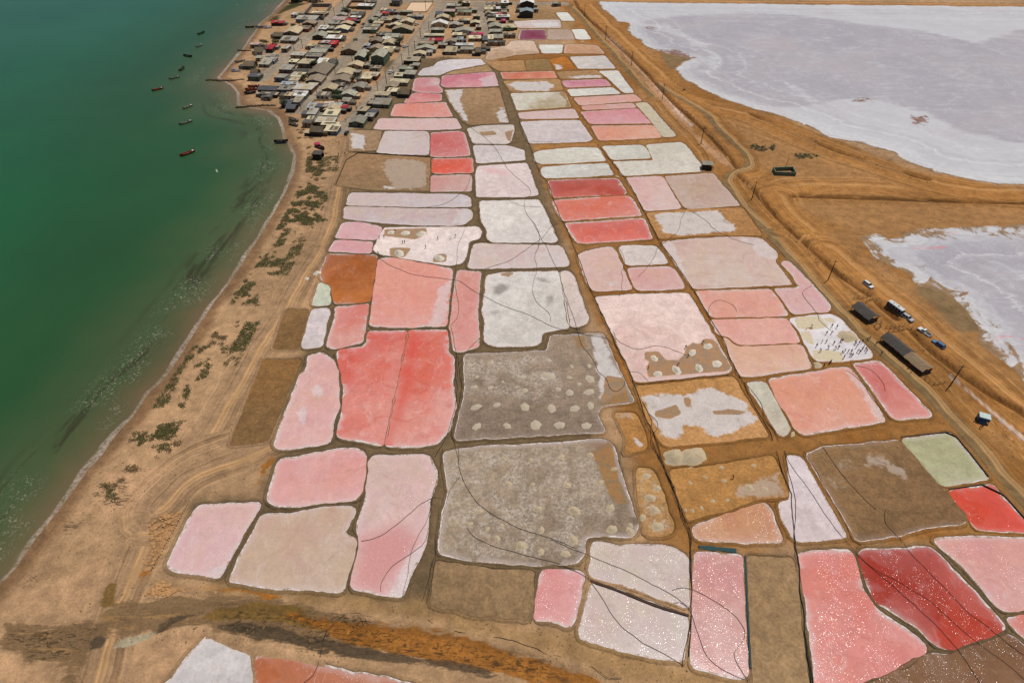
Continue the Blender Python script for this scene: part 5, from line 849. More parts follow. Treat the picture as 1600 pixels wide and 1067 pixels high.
# ------------------------------------------------------------------ materials
class NB:
    """small node builder"""
    def __init__(s, name, rough=.8, spec=.3):
        s.m = bpy.data.materials.new(name); s.m.use_nodes = True; s.t = s.m.node_tree
        s.p = s.t.nodes['Principled BSDF']; s.p.inputs['Roughness'].default_value = rough
        s.p.inputs['Specular IOR Level'].default_value = spec
    def n(s, ty, **kw):
        nd = s.t.nodes.new(ty)
        for k, v in kw.items(): setattr(nd, k, v)
        return nd
    def L(s, a, b): s.t.links.new(a, b)
    def put(s, sock, v):
        if isinstance(v, bpy.types.NodeSocket): s.L(v, sock)
        elif isinstance(v, (tuple, list)): sock.default_value = tuple(v) + ((1,) if len(v) == 3 and len(sock.default_value) == 4 else ())
        else: sock.default_value = v
    def pos(s):
        if not hasattr(s, '_g'): s._g = s.n('ShaderNodeNewGeometry')
        return s._g.outputs['Position']
    def attr(s, name, out='Color'):
        return s.n('ShaderNodeAttribute', attribute_name=name).outputs[out]
    def sep(s, c):
        q = s.n('ShaderNodeSeparateColor'); s.L(c, q.inputs[0]); return q.outputs
    def noise(s, scale, detail=4, vec=None, dist=0, rough=.55):
        q = s.n('ShaderNodeTexNoise'); q.inputs['Scale'].default_value = scale; q.inputs['Detail'].default_value = detail
        q.inputs['Roughness'].default_value = rough; q.inputs['Distortion'].default_value = dist
        s.L(vec if vec is not None else s.pos(), q.inputs['Vector']); return q.outputs['Fac']
    def vor(s, scale, vec=None, feature='DISTANCE_TO_EDGE', rand=1):
        q = s.n('ShaderNodeTexVoronoi', feature=feature); q.inputs['Scale'].default_value = scale
        q.inputs['Randomness'].default_value = rand
        s.L(vec if vec is not None else s.pos(), q.inputs['Vector']); return q.outputs['Distance']
    def mapv(s, scale, vec=None, rot=0):
        q = s.n('ShaderNodeMapping'); q.inputs['Scale'].default_value = scale; q.inputs['Rotation'].default_value = (0, 0, rot)
        s.L(vec if vec is not None else s.pos(), q.inputs['Vector']); return q.outputs[0]
    def math(s, op, a, b=0, c=0, clamp=False):
        q = s.n('ShaderNodeMath', operation=op, use_clamp=clamp)
        s.put(q.inputs[0], a); s.put(q.inputs[1], b)
        if op in ('MULTIPLY_ADD',): s.put(q.inputs[2], c)
        return q.outputs[0]
    def ss(s, x, a, b):
        q = s.n('ShaderNodeMapRange', interpolation_type='SMOOTHSTEP'); s.put(q.inputs[0], x); s.put(q.inputs[1], a); s.put(q.inputs[2], b)
        q.inputs[3].default_value = 0; q.inputs[4].default_value = 1; return q.outputs[0]
    def lerp(s, x, a, b, c, d):
        q = s.n('ShaderNodeMapRange'); s.put(q.inputs[0], x); s.put(q.inputs[1], a); s.put(q.inputs[2], b); s.put(q.inputs[3], c); s.put(q.inputs[4], d); return q.outputs[0]
    def mix(s, f, a, b, mode='MIX'):
        q = s.n('ShaderNodeMix', data_type='RGBA', blend_type=mode); s.put(q.inputs[0], f); s.put(q.inputs[6], a); s.put(q.inputs[7], b); return q.outputs[2]
    def mulv(s, col, fac):
        q = s.n('ShaderNodeVectorMath', operation='SCALE'); s.put(q.inputs[0], col); s.put(q.inputs[3], fac); return q.outputs[0]
    def bump(s, h, strength, dist, normal=None):
        q = s.n('ShaderNodeBump'); q.inputs['Strength'].default_value = strength; q.inputs['Distance'].default_value = dist
        s.L(h, q.inputs['Height'])
        if normal is not None: s.L(normal, q.inputs['Normal'])
        return q.outputs[0]
    def done(s, col=None, rough=None, normal=None):
        if col is not None: s.put(s.p.inputs['Base Color'], col)
        if rough is not None: s.put(s.p.inputs['Roughness'], rough)
        if normal is not None: s.L(normal, s.p.inputs['Normal'])
        return s.m

_sm = {}
def simple(name, rgb, rough=.8, var=.12, scale=1.5, metal=0, bump=0, rand=.1):
    if name in _sm: return _sm[name]
    b = NB(name, rough); c = lin(rgb)
    oi = b.n('ShaderNodeObjectInfo').outputs['Random']
    f = b.math('MULTIPLY', b.lerp(b.noise(scale, 5), .3, .7, 1 - var, 1 + var), b.lerp(oi, 0, 1, 1 - rand, 1 + rand))
    b.p.inputs['Metallic'].default_value = metal
    nm = b.bump(b.noise(scale * 4, 4), bump, .03) if bump else None
    _sm[name] = b.done(b.mulv(c, f), None, nm); return _sm[name]

# ------------------------------------------------------------------ ground colour survey
LAND = [tuple(q) for q in COAST] + [(-200, -400), (6000, -400), (6000, 6000), (120, 6000)]
C = {k: np.array(lin(v)) for k, v in dict(
    sand=(173, 138, 102), mid=(112, 92, 66), ochre=(150, 104, 54), tan=(160, 118, 74), greymud=(126, 102, 70), dirt=(156, 122, 80),
    wet=(122, 94, 62), hump=(186, 147, 110), orange=(150, 92, 28), olive=(112, 84, 36), black=(58, 48, 38), scum=(160, 150, 120),
    rubble=(176, 130, 84), weed=(66, 62, 30), ditchsalt=(196, 158, 128), roadw=(122, 102, 70), roade=(174, 121, 64), far=(168, 120, 70),
    track=(158, 126, 94), street=(150, 136, 118), ditch=(92, 56, 18), saltline=(206, 184, 172), wetsand=(130, 98, 66), town=(190, 140, 100)).items()}

def ground_color(X, Y):
    n = X.size
    col = np.tile(C['sand'], (n, 1)); aux = np.zeros((n, 4)); cr = np.zeros(n)
    def put(w_, key, a=1.0):
        nonlocal col
        w_ = (w_ * a)[:, None]; col = col * (1 - w_) + C[key] * w_
    d, s_, sg = seg_dist(X, Y, COAST, False, True)
    d = np.where(inside(X, Y, LAND), d, -d)
    for z in Z_MID: put(zone_w(X, Y, z, 5, 3), 'mid')
    for z in Z_OCHRE: put(zone_w(X, Y, z, 5, 2), 'ochre')
    oc = zone_w(X, Y, Z_OCHRE[0], 5, 2); put(oc * sstep(.5, .72, fbm(X, Y, .05, 51, 5)), 'tan', .55); put(oc * sstep(.56, .7, fbm(X, Y, .09, 57, 5)), 'orange', .4)
    for z in Z_TAN: put(zone_w(X, Y, z, 9, 5), 'tan', .85)
    for z in Z_DIRT: put(zone_w(X, Y, z, 4, 3), 'dirt', .8)
    zz = np.zeros((n, 3)); zw = np.zeros((n, 3))
    for z in Z_WETSAND: zw[:, 0] = np.maximum(zw[:, 0], zone_w(X, Y, z, 5, 1.5))
    for z in Z_HUMP: zw[:, 0] *= 1 - zone_w(X, Y, z, 4, 1)
    for z in Z_GREYMUD: put(zone_w(X, Y, z, 4, 3), 'greymud')
    for z in Z_HUMP: put(zone_w(X, Y, z, 1.8, 1.8), 'hump', .8)
    for z in Z_ORANGE: zz[:, 0] = np.maximum(zz[:, 0], zone_w(X, Y, z, 3.2, .8))
    for z in Z_OLIVE: zz[:, 2] = np.maximum(zz[:, 2], zone_w(X, Y, z, 3.2, .8))
    for z in Z_BLACK: zz[:, 1] = np.maximum(zz[:, 1], zone_w(X, Y, z, 3.2, .8))
    for z in Z_SCUM: zw[:, 1] = np.maximum(zw[:, 1], zone_w(X, Y, z, 2.4, .6))
    for z in Z_RUBBLE: put(zone_w(X, Y, z, 1.5, 1), 'rubble')
    for z in Z_WEED: put(zone_w(X, Y, z, 4, 2), 'weed')
    for z in Z_DITCHSALT: put(zone_w(X, Y, z, 2, 1), 'ditchsalt', .9)
    for z in Z_DKSPECK: aux[:, 0] = np.maximum(aux[:, 0], zone_w(X, Y, z, 3, 1))
    def road(lines, key, half, soft, a, st=1.0):
        for z in lines:
            z = chaikin(z, 2, False); w_ = stroke_w(X, Y, z, half, soft); put(w_, key, a)
            m = stroke_w(X, Y, z, half + 4, 3) > 0
            if m.any():
                dd, s2, sg2 = seg_dist(X[m], Y[m], z, False, True)
                aux[m, 2] = np.maximum(aux[m, 2], st * (1 - sstep(half, half + 4, dd))); cr[m] = dd * sg2
    road(S_CORR, 'roade', 9, 9, .4, .9); road(S_ROADE, 'roade', 5, 5, .6, .4); road(S_ROADW, 'roadw', 2.0, 1.6, .85); road(S_FARROAD, 'far', 4, 3, .8)
    road(S_TRACK, 'track', 4.0, 5, .75); road(S_STREET, 'street', 4.3, 1.2, 1.0, .3)
    for z in SALTLINE: put(stroke_w(X, Y, chaikin(z, 1, False), .45, .5), 'saltline', .9)
    for z in DITCH: put(stroke_w(X, Y, chaikin(z, 1, False), .95, .9), 'ditch', .85)
    # wet swash sand
    put((1 - sstep(1.5, 5.0, d + (fbm(X, Y, .08, 3) - .5) * 3)) * (d > -30), 'wetsand', .95)
    aux[:, 1] = 1 - sstep(0.5, 3.0, d)
    f = .68 + .53 * fbm(X, Y, .05, 21, 6)
    col = col * f[:, None]
    return col, aux, cr, d, s_, zz, zw

def ground_height(X, Y, d):
    z = -.35 + .35 * sstep(-1, 9, d)
    z = np.where(d < 0, -.35 + np.maximum(d, -40) * .05, z)
    pm = np.zeros(X.shape)
    for q in PONDS: pm = np.maximum(pm, zone_w(X, Y, q[1], 9, 0))
    du = (1 - np.clip(pm * 2.2, 0, 1)) * sstep(7, 14, d) * (1 - sstep(24, 34, d))
    z = z + du * .5 * (fbm(X, Y, .12, 41, 3) - .42)
    for q in DITCH:
        q = chaikin(q, 1, False); p = q; m = (X > p[:, 0].min() - 5) & (X < p[:, 0].max() + 5) & (Y > p[:, 1].min() - 5) & (Y < p[:, 1].max() + 5)
        if m.any():
            dd = seg_dist(X[m], Y[m], q); z[m] = np.where(dd < 1.35, np.minimum(z[m], -.8 * (1 - sstep(.25, 1.35, dd))), z[m] + .45 * np.exp(-((dd - 2.3) / .7) ** 2) * (.4 + fbm(X[m], Y[m], .25, 19, 3)))
    z = z - .07 * (pm > .55)
    for q in Z_ORANGE[:1] + Z_OLIVE[:1] + Z_BLACK[:3]: z = z - .4 * zone_w(X, Y, q, 1.8, 1.5)
    rg = np.zeros(X.shape)
    for q in RIDGE: rg = np.maximum(rg, stroke_w(X, Y, chaikin(q, 1, False), .9, 1.8))
    z = z + rg * (.25 + .5 * fbm(X, Y, .5, 71, 4))
    for q in Z_DKSPECK[:1] + Z_WETSAND[2:]: z = z + zone_w(X, Y, q, 3, 0) * .35 * (fbm(X, Y, .7, 73, 4) - .5)
    return z

# ------------------------------------------------------------------ ground
def axis(lo, hi, s0, s1, out):
    a = [lo]
    while a[-1] < hi: a.append(a[-1] + s0 + (s1 - s0) * (a[-1] - lo) / (hi - lo))
    l = [lo - t for t in out][::-1]; r = [a[-1] + t for t in out]
    return np.array(l + a + r)
xs = axis(-185, 385, .74, .74, [6, 20, 60, 150, 400, 1000, 3000, 6000]); ys = axis(28, 520, .46, 1.35, [4, 10, 25, 60, 150, 400, 1200, 3500, 7000])
GX, GY = np.meshgrid(xs, ys); GX = GX.ravel(); GY = GY.ravel()
gc, gaux, gcr, gd, gs, gzz, gzw = ground_color(GX, GY); gz = ground_height(GX, GY, gd)
me, used = grid_mesh('ground', np.stack([GX, GY, gz], 1), len(xs), len(ys), keep=gd > -45)
set_col(me, 'Col', gc[used]); set_col(me, 'aux', gaux[used]); set_col(me, 'sdv', np.stack([gcr, gd, gs], 1)[used]); set_col(me, 'zz', gzz[used]); set_col(me, 'zw', gzw[used])

def ground_material():
    b = NB('ground_earth', .93, .2)
    col = b.attr('Col'); aux = b.sep(b.attr('aux')); sdv = b.sep(b.attr('sdv'))
    n1 = b.noise(.3, 10, dist=.3, rough=.7); n2 = b.noise(2.2, 9, rough=.78)
    c = b.mulv(col, b.lerp(n1, .34, .66, .72, 1.26)); c = b.mulv(c, b.lerp(n2, .36, .64, .76, 1.22))
    # wheel ruts that follow the tracks
    vx = b.n('ShaderNodeCombineXYZ'); b.L(b.math('MULTIPLY', sdv[0], 1.0), vx.inputs[0]); b.L(b.math('MULTIPLY', sdv[2], .0), vx.inputs[1])
    wob = b.math('MULTIPLY', b.noise(.03, 4), 7.0); vx2 = b.math('ADD', sdv[0], wob)
    cx = b.n('ShaderNodeCombineXYZ'); b.L(vx2, cx.inputs[0]); rut = b.noise(1.3, 3, cx.outputs[0], rough=.6); rut2 = b.noise(.33, 3, cx.outputs[0], rough=.5)
    c = b.mix(b.math('MULTIPLY', b.math('MULTIPLY', aux[2], b.ss(rut2, .52, .6)), .45), c, lin((184, 142, 94)))
    c = b.mix(b.math('MULTIPLY', b.math('MULTIPLY', aux[2], b.ss(rut2, .46, .38)), .45), c, lin((98, 66, 30)))
    c = b.mix(b.math('MULTIPLY', aux[2], b.ss(b.noise(.09, 6), .3, .58)), c, b.mulv(c, b.math('MULTIPLY', b.lerp(rut, .34, .66, .72, 1.22), b.lerp(rut2, .36, .64, .76, 1.2))))
    # wet creek bed: silt, orange and olive mud, black sludge and pale scum with ragged edges
    zz = b.sep(b.attr('zz')); zw = b.sep(b.attr('zw')); fr = b.noise(.42, 12, b.mapv((.26, 1, 1), rot=.12), 1.1, .7); fg = b.noise(1.6, 8, rough=.75); fd = b.math('MULTIPLY', b.math('SUBTRACT', fr, .5), 2.0)
    def layer(c, wt, col, k, lo=.38, hi=.64):
        f_ = b.math('MULTIPLY', b.ss(b.math('ADD', wt, b.math('MULTIPLY', fd, b.ss(wt, 0, .2))), lo, hi), k); return b.mix(f_, c, b.mulv(col, b.math('MULTIPLY', b.lerp(fg, .35, .65, .68, 1.3), b.lerp(fr, .35, .65, .75, 1.22))))
    c = layer(c, zw[0], lin((112, 88, 60)), .85)
    c = b.mix(b.math('MULTIPLY', b.ss(zw[0], .5, .9), b.math('MULTIPLY', b.ss(b.noise(.5, 10, b.mapv((.16, 1.1, 1), rot=.12), 1.2, .72), .52, .62), .6)), c, lin((168, 128, 80)))
    c = layer(c, zz[2], lin((108, 82, 36)), .85); c = layer(c, zz[0], lin((146, 92, 32)), .92)
    c = b.mix(b.math('MULTIPLY', zz[0], b.math('MULTIPLY', b.ss(b.noise(.45, 10, rough=.7), .53, .62), .6)), c, lin((176, 118, 52)))
    c = layer(c, zz[1], lin((72, 60, 46)), .85); c = layer(c, zw[1], lin((156, 148, 122)), .8)
    # dark weed and mud flecks
    mv = b.mapv((.35, 1.1, 1), rot=.45); sp = b.noise(1.1, 8, mv, 1.6, .72)
    fl = b.math('MULTIPLY', b.ss(sp, .5, .58), aux[0], clamp=True)
    c = b.mix(b.math('MULTIPLY', fl, .8), c, lin((52, 42, 26)))
    # small dark twigs and pebbles everywhere
    pb = b.ss(b.noise(3.6, 3, rough=.7), .70, .76); c = b.mix(b.math('MULTIPLY', pb, .4), c, lin((70, 56, 36)))
    pw = b.ss(b.noise(4.1, 2, b.mapv((1, 1.3, 1)), rough=.7), .72, .78); c = b.mix(b.math('MULTIPLY', pw, .25), c, lin((215, 195, 165)))
    nm = b.bump(b.math('ADD', b.noise(1.2, 6, rough=.7), b.math('MULTIPLY', rut, aux[2])), .55, .12)
    return b.done(c, b.lerp(aux[1], 0, 1, .93, .45), nm)
M_ground = ground_material()
g = obj('ground', me, M_ground); tag(g, kind='structure')

# ------------------------------------------------------------------ sea
sx = np.r_[-7000, -3500, -1800, -1000, -700, -550, np.arange(-460, -60, 1.9)]; sy = np.r_[-900, -400, -150, -50, np.arange(0, 560, 1.9), 620, 720, 860, 1100, 1600, 2600, 4500, 7000]
SX, SY = np.meshgrid(sx, sy); SX = SX.ravel(); SY = SY.ravel()
sdd, ss_, _ = seg_dist(SX, SY, COAST, False, True); sdd = np.where(inside(SX, SY, LAND), -sdd, sdd)
me, used = grid_mesh('sea', np.stack([SX, SY, np.full(SX.size, -.35)], 1), len(sx), len(sy), keep=sdd > -4)
set_col(me, 'sdv', np.stack([ss_ / 100, sdd / 100, np.zeros(SX.size)], 1)[used])
def sea_material():
    b = NB('sea_water', .16, .22); b.p.inputs['IOR'].default_value = 1.33
    sdv = b.sep(b.attr('sdv')); d = b.math('MULTIPLY', sdv[1], 100); s = b.math('MULTIPLY', sdv[0], 100)
    cv = b.n('ShaderNodeCombineXYZ'); b.L(s, cv.inputs[0]); b.L(d, cv.inputs[1]); sv = cv.outputs[0]
    big = b.noise(.012, 4); wob = b.math('MULTIPLY', b.math('SUBTRACT', b.noise(.03, 4), .5), 26); dw = b.math('ADD', d, wob)
    c = b.mix(b.ss(dw, -4, 5), lin((112, 92, 68)), lin((96, 88, 62)))
    c = b.mix(b.ss(dw, -1, 13), c, lin((70, 84, 54)))
    c = b.mix(b.ss(dw, 8, 42), c, lin((42, 78, 46)))
    c = b.mix(b.ss(dw, 36, 130), c, lin((33, 89, 54)))
    py = b.n('ShaderNodeSeparateXYZ'); b.L(b.pos(), py.inputs[0])
    c = b.mix(b.math('MULTIPLY', b.ss(py.outputs[1], 180, 520), b.ss(d, 15, 120)), c, lin((36, 90, 66)))  # far water tinted teal, partly sky reflection put into the colour
    c = b.mulv(c, b.lerp(big, .3, .7, .88, 1.12))
    # drifting weed
    wv = b.mapv((.035, .16, 1), sv); wd = b.math('MULTIPLY', b.math('MULTIPLY', b.ss(b.noise(1, 7, wv, .6, .65), .47, .60), b.ss(d, 6, 11)), b.math('SUBTRACT', 1, b.ss(d, 14, 22)))
    wd = b.math('MULTIPLY', wd, b.math('SUBTRACT', 1, b.ss(py.outputs[1], 285, 330)))
    c = b.mix(b.math('MULTIPLY', wd, .65), c, lin((48, 40, 28)))
    # foam lace
    lace = b.math('SUBTRACT', 1, b.ss(b.math('ABSOLUTE', b.math('SUBTRACT', b.noise(.8, 5, dist=1.2), .5)), .01, .05)); lm = b.math('MULTIPLY', b.ss(b.noise(.06, 4), .46, .6), b.math('MULTIPLY', b.ss(d, 2, 5), b.math('SUBTRACT', 1, b.ss(d, 12, 20))))
    fine = b.ss(b.noise(1.8, 3), .5, .62)
    c = b.mix(b.math('MULTIPLY', b.math('MULTIPLY', lace, lm), b.math('MULTIPLY', fine, .6)), c, lin((170, 164, 142)))
    # breaking crests
    cw = b.math('MULTIPLY', b.math('SUBTRACT', b.noise(.9, 2, b.mapv((.03, .0, 1), sv)), .5), 14)
    cr = b.math('ABSOLUTE', b.math('SUBTRACT', b.math('ADD', d, cw), 13)); crm = b.ss(b.noise(1, 2, b.mapv((.045, .015, 1), sv)), .65, .71)
    cf = b.math('MULTIPLY', b.math('SUBTRACT', 1, b.ss(cr, .15, .6)), b.math('MULTIPLY', crm, b.ss(b.noise(1.2, 4), .35, .5)))
    c = b.mix(cf, c, lin((205, 198, 186)))
    cr2 = b.math('ABSOLUTE', b.math('SUBTRACT', b.math('ADD', d, b.math('MULTIPLY', cw, 1.6)), 30)); crm2 = b.ss(b.noise(1, 2, b.mapv((.07, .02, 4), sv)), .66, .72)
    c = b.mix(b.math('MULTIPLY', b.math('MULTIPLY', b.math('SUBTRACT', 1, b.ss(cr2, .1, .5)), crm2), b.ss(b.noise(1.0, 4), .42, .55)), c, lin((170, 172, 150)))
    # swash foam at the waterline
    e1 = b.math('MULTIPLY', b.noise(1, 5, b.mapv((.05, .35, 1), sv), 0, .6), 5.0); sw = b.math('SUBTRACT', 1, b.ss(d, b.math('SUBTRACT', e1, 1.5), b.math('SUBTRACT', e1, .9)))
    sw = b.math('MULTIPLY', b.math('MULTIPLY', sw, b.lerp(b.noise(1.5, 6, rough=.7), .38, .6, .1, 1)), b.lerp(b.noise(.035, 4), .38, .6, .35, 1))
    c = b.mix(b.math('MULTIPLY', sw, .8), c, lin((196, 178, 164)))
    h = b.math('ADD', b.noise(.5, 5, b.mapv((1, 1.6, 1), rot=.7)), b.math('MULTIPLY', b.noise(2.2, 4), .35))
    return b.done(c, b.lerp(sw, 0, 1, .2, .8), b.bump(h, .35, .12))
sea = obj('sea', me, sea_material()); tag(sea, kind='structure')

# ------------------------------------------------------------------ ponds and salt flats
PATCH = {'s': (0, 0, 1.0), 'm': (0, 1, 1.0), 'p': (0, 2, .9), 'd': (1, 0, .9), 'w': (1, 1, .9), 'b': (1, 2, 1.0), 'x': (2, 0, 1.0), 'o': (0, 1, .6)}
PCOL = {'s': (212, 206, 206), 'm': (168, 118, 62), 'd': (120, 112, 106), 'w': (206, 196, 184), 'b': (204, 188, 158), 'x': (176, 158, 142)}

def pond_material(kind, ca, cb, rim, used_types, far, cx=0, cy=0, size=20, ang=0):
    b = NB('pond_' + kind, {'brine': .15, 'salt': .62, 'mud': .9}[kind], .5 if kind == 'brine' else .25)
    if kind == 'brine': b.p.inputs['IOR'].default_value = 1.33
    bk = .955 - .04 * min(1, max(0, (ca[0] - ca[2] - 20) / 90)) * (kind == 'brine'); ca = (ca[0], ca[1], int(ca[2] * bk)); cb = (cb[0], cb[1], int(cb[2] * bk))
    if kind == 'mud': ca = (ca[0], int(ca[1] * .965), int(ca[2] * .97)); cb = (cb[0], int(cb[1] * .965), int(cb[2] * .97))
    if kind == 'brine': cb = tuple(min(255, q * .84 + 34) if ca[1] > 100 else q * 1.04 for q in cb); ca = tuple(q * .97 for q in ca)
    A, B = lin(ca), lin(cb)
    n1 = b.noise(.09, 5, dist=.4, rough=.6); pv = b.n('ShaderNodeVectorMath', operation='DOT_PRODUCT'); sv_ = b.n('ShaderNodeVectorMath', operation='SUBTRACT'); b.L(b.pos(), sv_.inputs[0]); sv_.inputs[1].default_value = (cx, cy, 0)
    b.L(sv_.outputs[0], pv.inputs[0]); pv.inputs[1].default_value = (math.sin(ang) / size, -math.cos(ang) / size, 0)      # slow drift from one side of the pan to the other
    c = b.mix(b.ss(b.math('ADD', b.math('MULTIPLY', pv.outputs['Value'], .8), b.math('MULTIPLY', b.math('SUBTRACT', n1, .5), 2.4)), -.5, .55), A, B)
    n2 = b.noise(1.5, 9, rough=.76); n4 = b.noise(.38, 10, dist=.5, rough=.68)
    amp = {'brine': .10, 'salt': .14, 'mud': .26}[kind]
    c = b.mulv(c, b.lerp(n2, .36, .64, 1 - amp, 1 + amp)); c = b.mulv(c, b.lerp(n4, .36, .64, 1 - amp * .8, 1 + amp * .8))
    if kind == 'salt':     # faint drying veins
        v = b.math('SUBTRACT', 1, b.ss(b.math('ABSOLUTE', b.math('SUBTRACT', b.noise(.22, 6, dist=1.5), .5)), .006, .03))
        c = b.mix(b.math('MULTIPLY', v, .22), c, lin((178, 140, 132)))
        c = b.mix(b.math('MULTIPLY', b.ss(b.noise(.24, 9, dist=.9, rough=.68), .5, .64), .5), c, lin(tuple(int(q * .88) for q in ca)))
        v2 = b.ss(b.noise(.16, 6, dist=.8), .52, .7); c = b.mix(b.math('MULTIPLY', v2, .45), c, lin(tuple(min(255, int(q * 1.08 + 6)) for q in ca)))
    if kind == 'mud':
        c = b.mix(b.math('MULTIPLY', b.ss(b.noise(.5, 8, dist=.6, rough=.7), .55, .72), .35), c, lin(tuple(min(255, int(q * 1.25 + 12)) for q in ca)))
        c = b.mix(b.math('MULTIPLY', b.ss(b.noise(.18, 6, dist=.6, rough=.7), .56, .7), .35), c, lin(tuple(int(q * .72) for q in ca)))
    if kind == 'brine':    # patchy tints of algae and silt
        c = b.mix(b.math('MULTIPLY', b.ss(b.noise(.13, 6, b.mapv((1, 1, 7)), .5, .62), .46, .62), .3), c, lin((ca[0] * .99, ca[1] * .985, ca[2] * .88)))
        c = b.mix(b.math('MULTIPLY', b.ss(b.noise(.11, 6, b.mapv((1.1, .8, 3)), .6, .62), .48, .62), .3), c, lin((min(255, ca[0] * .98), ca[1] * .88, ca[2] * .97)))
    if kind == 'brine':    # thin floating salt skins and wind drift
        c = b.mix(b.math('MULTIPLY', b.ss(b.noise(.07, 7, b.mapv((1, .55, 1), rot=.6), 1.0), .5, .74), .42 if ca[1] > 90 else .2), c, lin(tuple(min(255, int(q * .62 + 80)) for q in ca)))
        c = b.mix(b.math('MULTIPLY', b.ss(b.noise(.3, 8, b.mapv((1, .6, 1), rot=.6), 2.2, .65), .55, .64), .2 if ca[1] > 90 else .08), c, lin((222, 202, 198)))
        c = b.mix(b.math('MULTIPLY', b.ss(b.noise(.17, 9, b.mapv((.8, 1, 5)), 1.4, .68), .53, .66), .4), c, lin(tuple(q * k__ for q, k__ in zip(ca, (.9, .84, .82)))))
    if rim:
        e = b.attr('edge', 'Fac'); ew = b.math('ADD', e, b.math('MULTIPLY', b.math('SUBTRACT', n4, .5), 3.5))
        c = b.mix(b.math('MULTIPLY', b.math('SUBTRACT', 1, b.ss(ew, .1, 1.5)), ((.38 if ca[1] > 90 else .2) if kind == 'brine' else .55) * rim), c, lin((216, 204, 204)))
        if kind == 'brine': c = b.mix(b.math('MULTIPLY', b.math('SUBTRACT', 1, b.ss(ew, 1, 9)), .10 * rim), c, lin((214, 190, 192)))
    rough = None
    if used_types:
        pa = b.sep(b.attr('pa')); pb = b.sep(b.attr('pb'))
        def lay(ch, col, lo=.42, hi=.58, k=1.0, nz=1.1, base=None):
            nonlocal c
            q = b.ss(b.math('ADD', ch, b.math('MULTIPLY', b.math('SUBTRACT', n4 if base is None else base, .5), b.math('MULTIPLY', b.ss(ch, 0, .15), nz))), lo, hi)
            c = b.mix(b.math('MULTIPLY', q, k), c, col); return q
        tex = b.lerp(n2, .25, .75, .86, 1.12)
        if 'p' in used_types: lay(pa[2], b.mulv(lin(tuple(int(q) for q in (min(255, ca[0] * 1.0), ca[1] * .78, ca[2] * .80))), tex), .0, 1.0, .75, .6)
        if 'b' in used_types: lay(pb[2], b.mulv(lin(PCOL['b']), b.lerp(n2, .25, .75, .72, 1.16)))
        q = None
        if 'x' in used_types: lay(b.sep(b.attr('pc'))[0], b.mulv(lin(PCOL['x']), b.lerp(n2, .25, .75, .75, 1.2)), .35, .8, .7, 2.4)
        if 's' in used_types:
            sc2 = PCOL['s'] if kind != 'mud' else (202, 194, 190)
            q = lay(pa[0], b.mulv(lin(sc2), b.math('MULTIPLY', b.lerp(n2, .25, .75, .76, 1.16), b.lerp(n4, .3, .7, .84, 1.1))), .3, .8, .9 if kind != 'brine' else .5, 2.4)
        if 'w' in used_types:
            wn = b.noise(1.3, 9, rough=.82); q3 = b.math('MULTIPLY', b.ss(wn, .44, .58), b.ss(b.noise(.2, 7, dist=.4, rough=.66), .36, .64)); c = b.mix(b.math('MULTIPLY', q3, b.math('MULTIPLY', pb[1], .72)), c, b.mulv(lin(PCOL['w']), tex))
        if 'd' in used_types: lay(pb[0], lin(PCOL['d']), .25, .9, .75)
        if 'm' in used_types or 'o' in used_types:
            mc = b.mix(b.ss(b.noise(.45, 5), .4, .62), lin((158, 114, 66)), lin((138, 112, 80)))
            q2 = lay(pa[1], b.mulv(mc, b.lerp(n2, .25, .75, .74, 1.2)), .4, .62, .88, .9)
    h = b.noise(2.8, 2, rough=.5) if kind == 'brine' else b.noise(1.6, 7, rough=.7)
    nm = b.bump(h, .8, .13) if kind == 'brine' else b.bump(h, .5, .05 if kind == 'salt' else .1)
    if kind == 'brine':    # still water with sparse little ripples and floating crystals that catch the sun
        hh = None
        for sc_, rad in ((2.2, .44), (4.0, .46)):
            v_ = b.n('ShaderNodeTexVoronoi'); v_.inputs['Scale'].default_value = sc_; b.L(b.pos(), v_.inputs['Vector'])
            m_ = b.math('MULTIPLY', b.math('SUBTRACT', 1, b.ss(v_.outputs['Distance'], 0, rad)), b.ss(b.sep(v_.outputs['Color'])[0], .52, .6))
            m_ = b.math('MULTIPLY', m_, 1.0 / sc_); hh = m_ if hh is None else b.math('ADD', hh, m_)
        nm = b.bump(b.math('MULTIPLY', hh, b.lerp(b.noise(.12, 5, b.mapv((1, .5, 1), rot=.5), .6), .42, .6, .12, 1)), 1.0, .10)
    return b.done(c, None, nm)

def salt_rim_material():
    b = NB('salt_crust_rim', .6)
    n = b.noise(1.4, 6, rough=.7); c = b.mix(b.ss(n, .35, .6), lin((172, 146, 132)), lin((214, 206, 203)))
    c = b.mix(b.ss(b.noise(.45, 6, rough=.7), .5, .62), c, lin((150, 124, 100)))
    return b.done(c, None, b.bump(b.noise(3, 5), .6, .06))
M_rim = salt_rim_material()
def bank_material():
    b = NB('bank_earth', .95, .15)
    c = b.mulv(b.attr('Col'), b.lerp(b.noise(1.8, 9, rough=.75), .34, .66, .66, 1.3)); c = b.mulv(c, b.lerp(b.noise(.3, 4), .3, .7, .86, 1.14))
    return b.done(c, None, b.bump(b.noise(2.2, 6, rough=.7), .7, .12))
M_bank = bank_material(); M_liner_shade = simple('black_liner_shade', (34, 30, 28), .6)

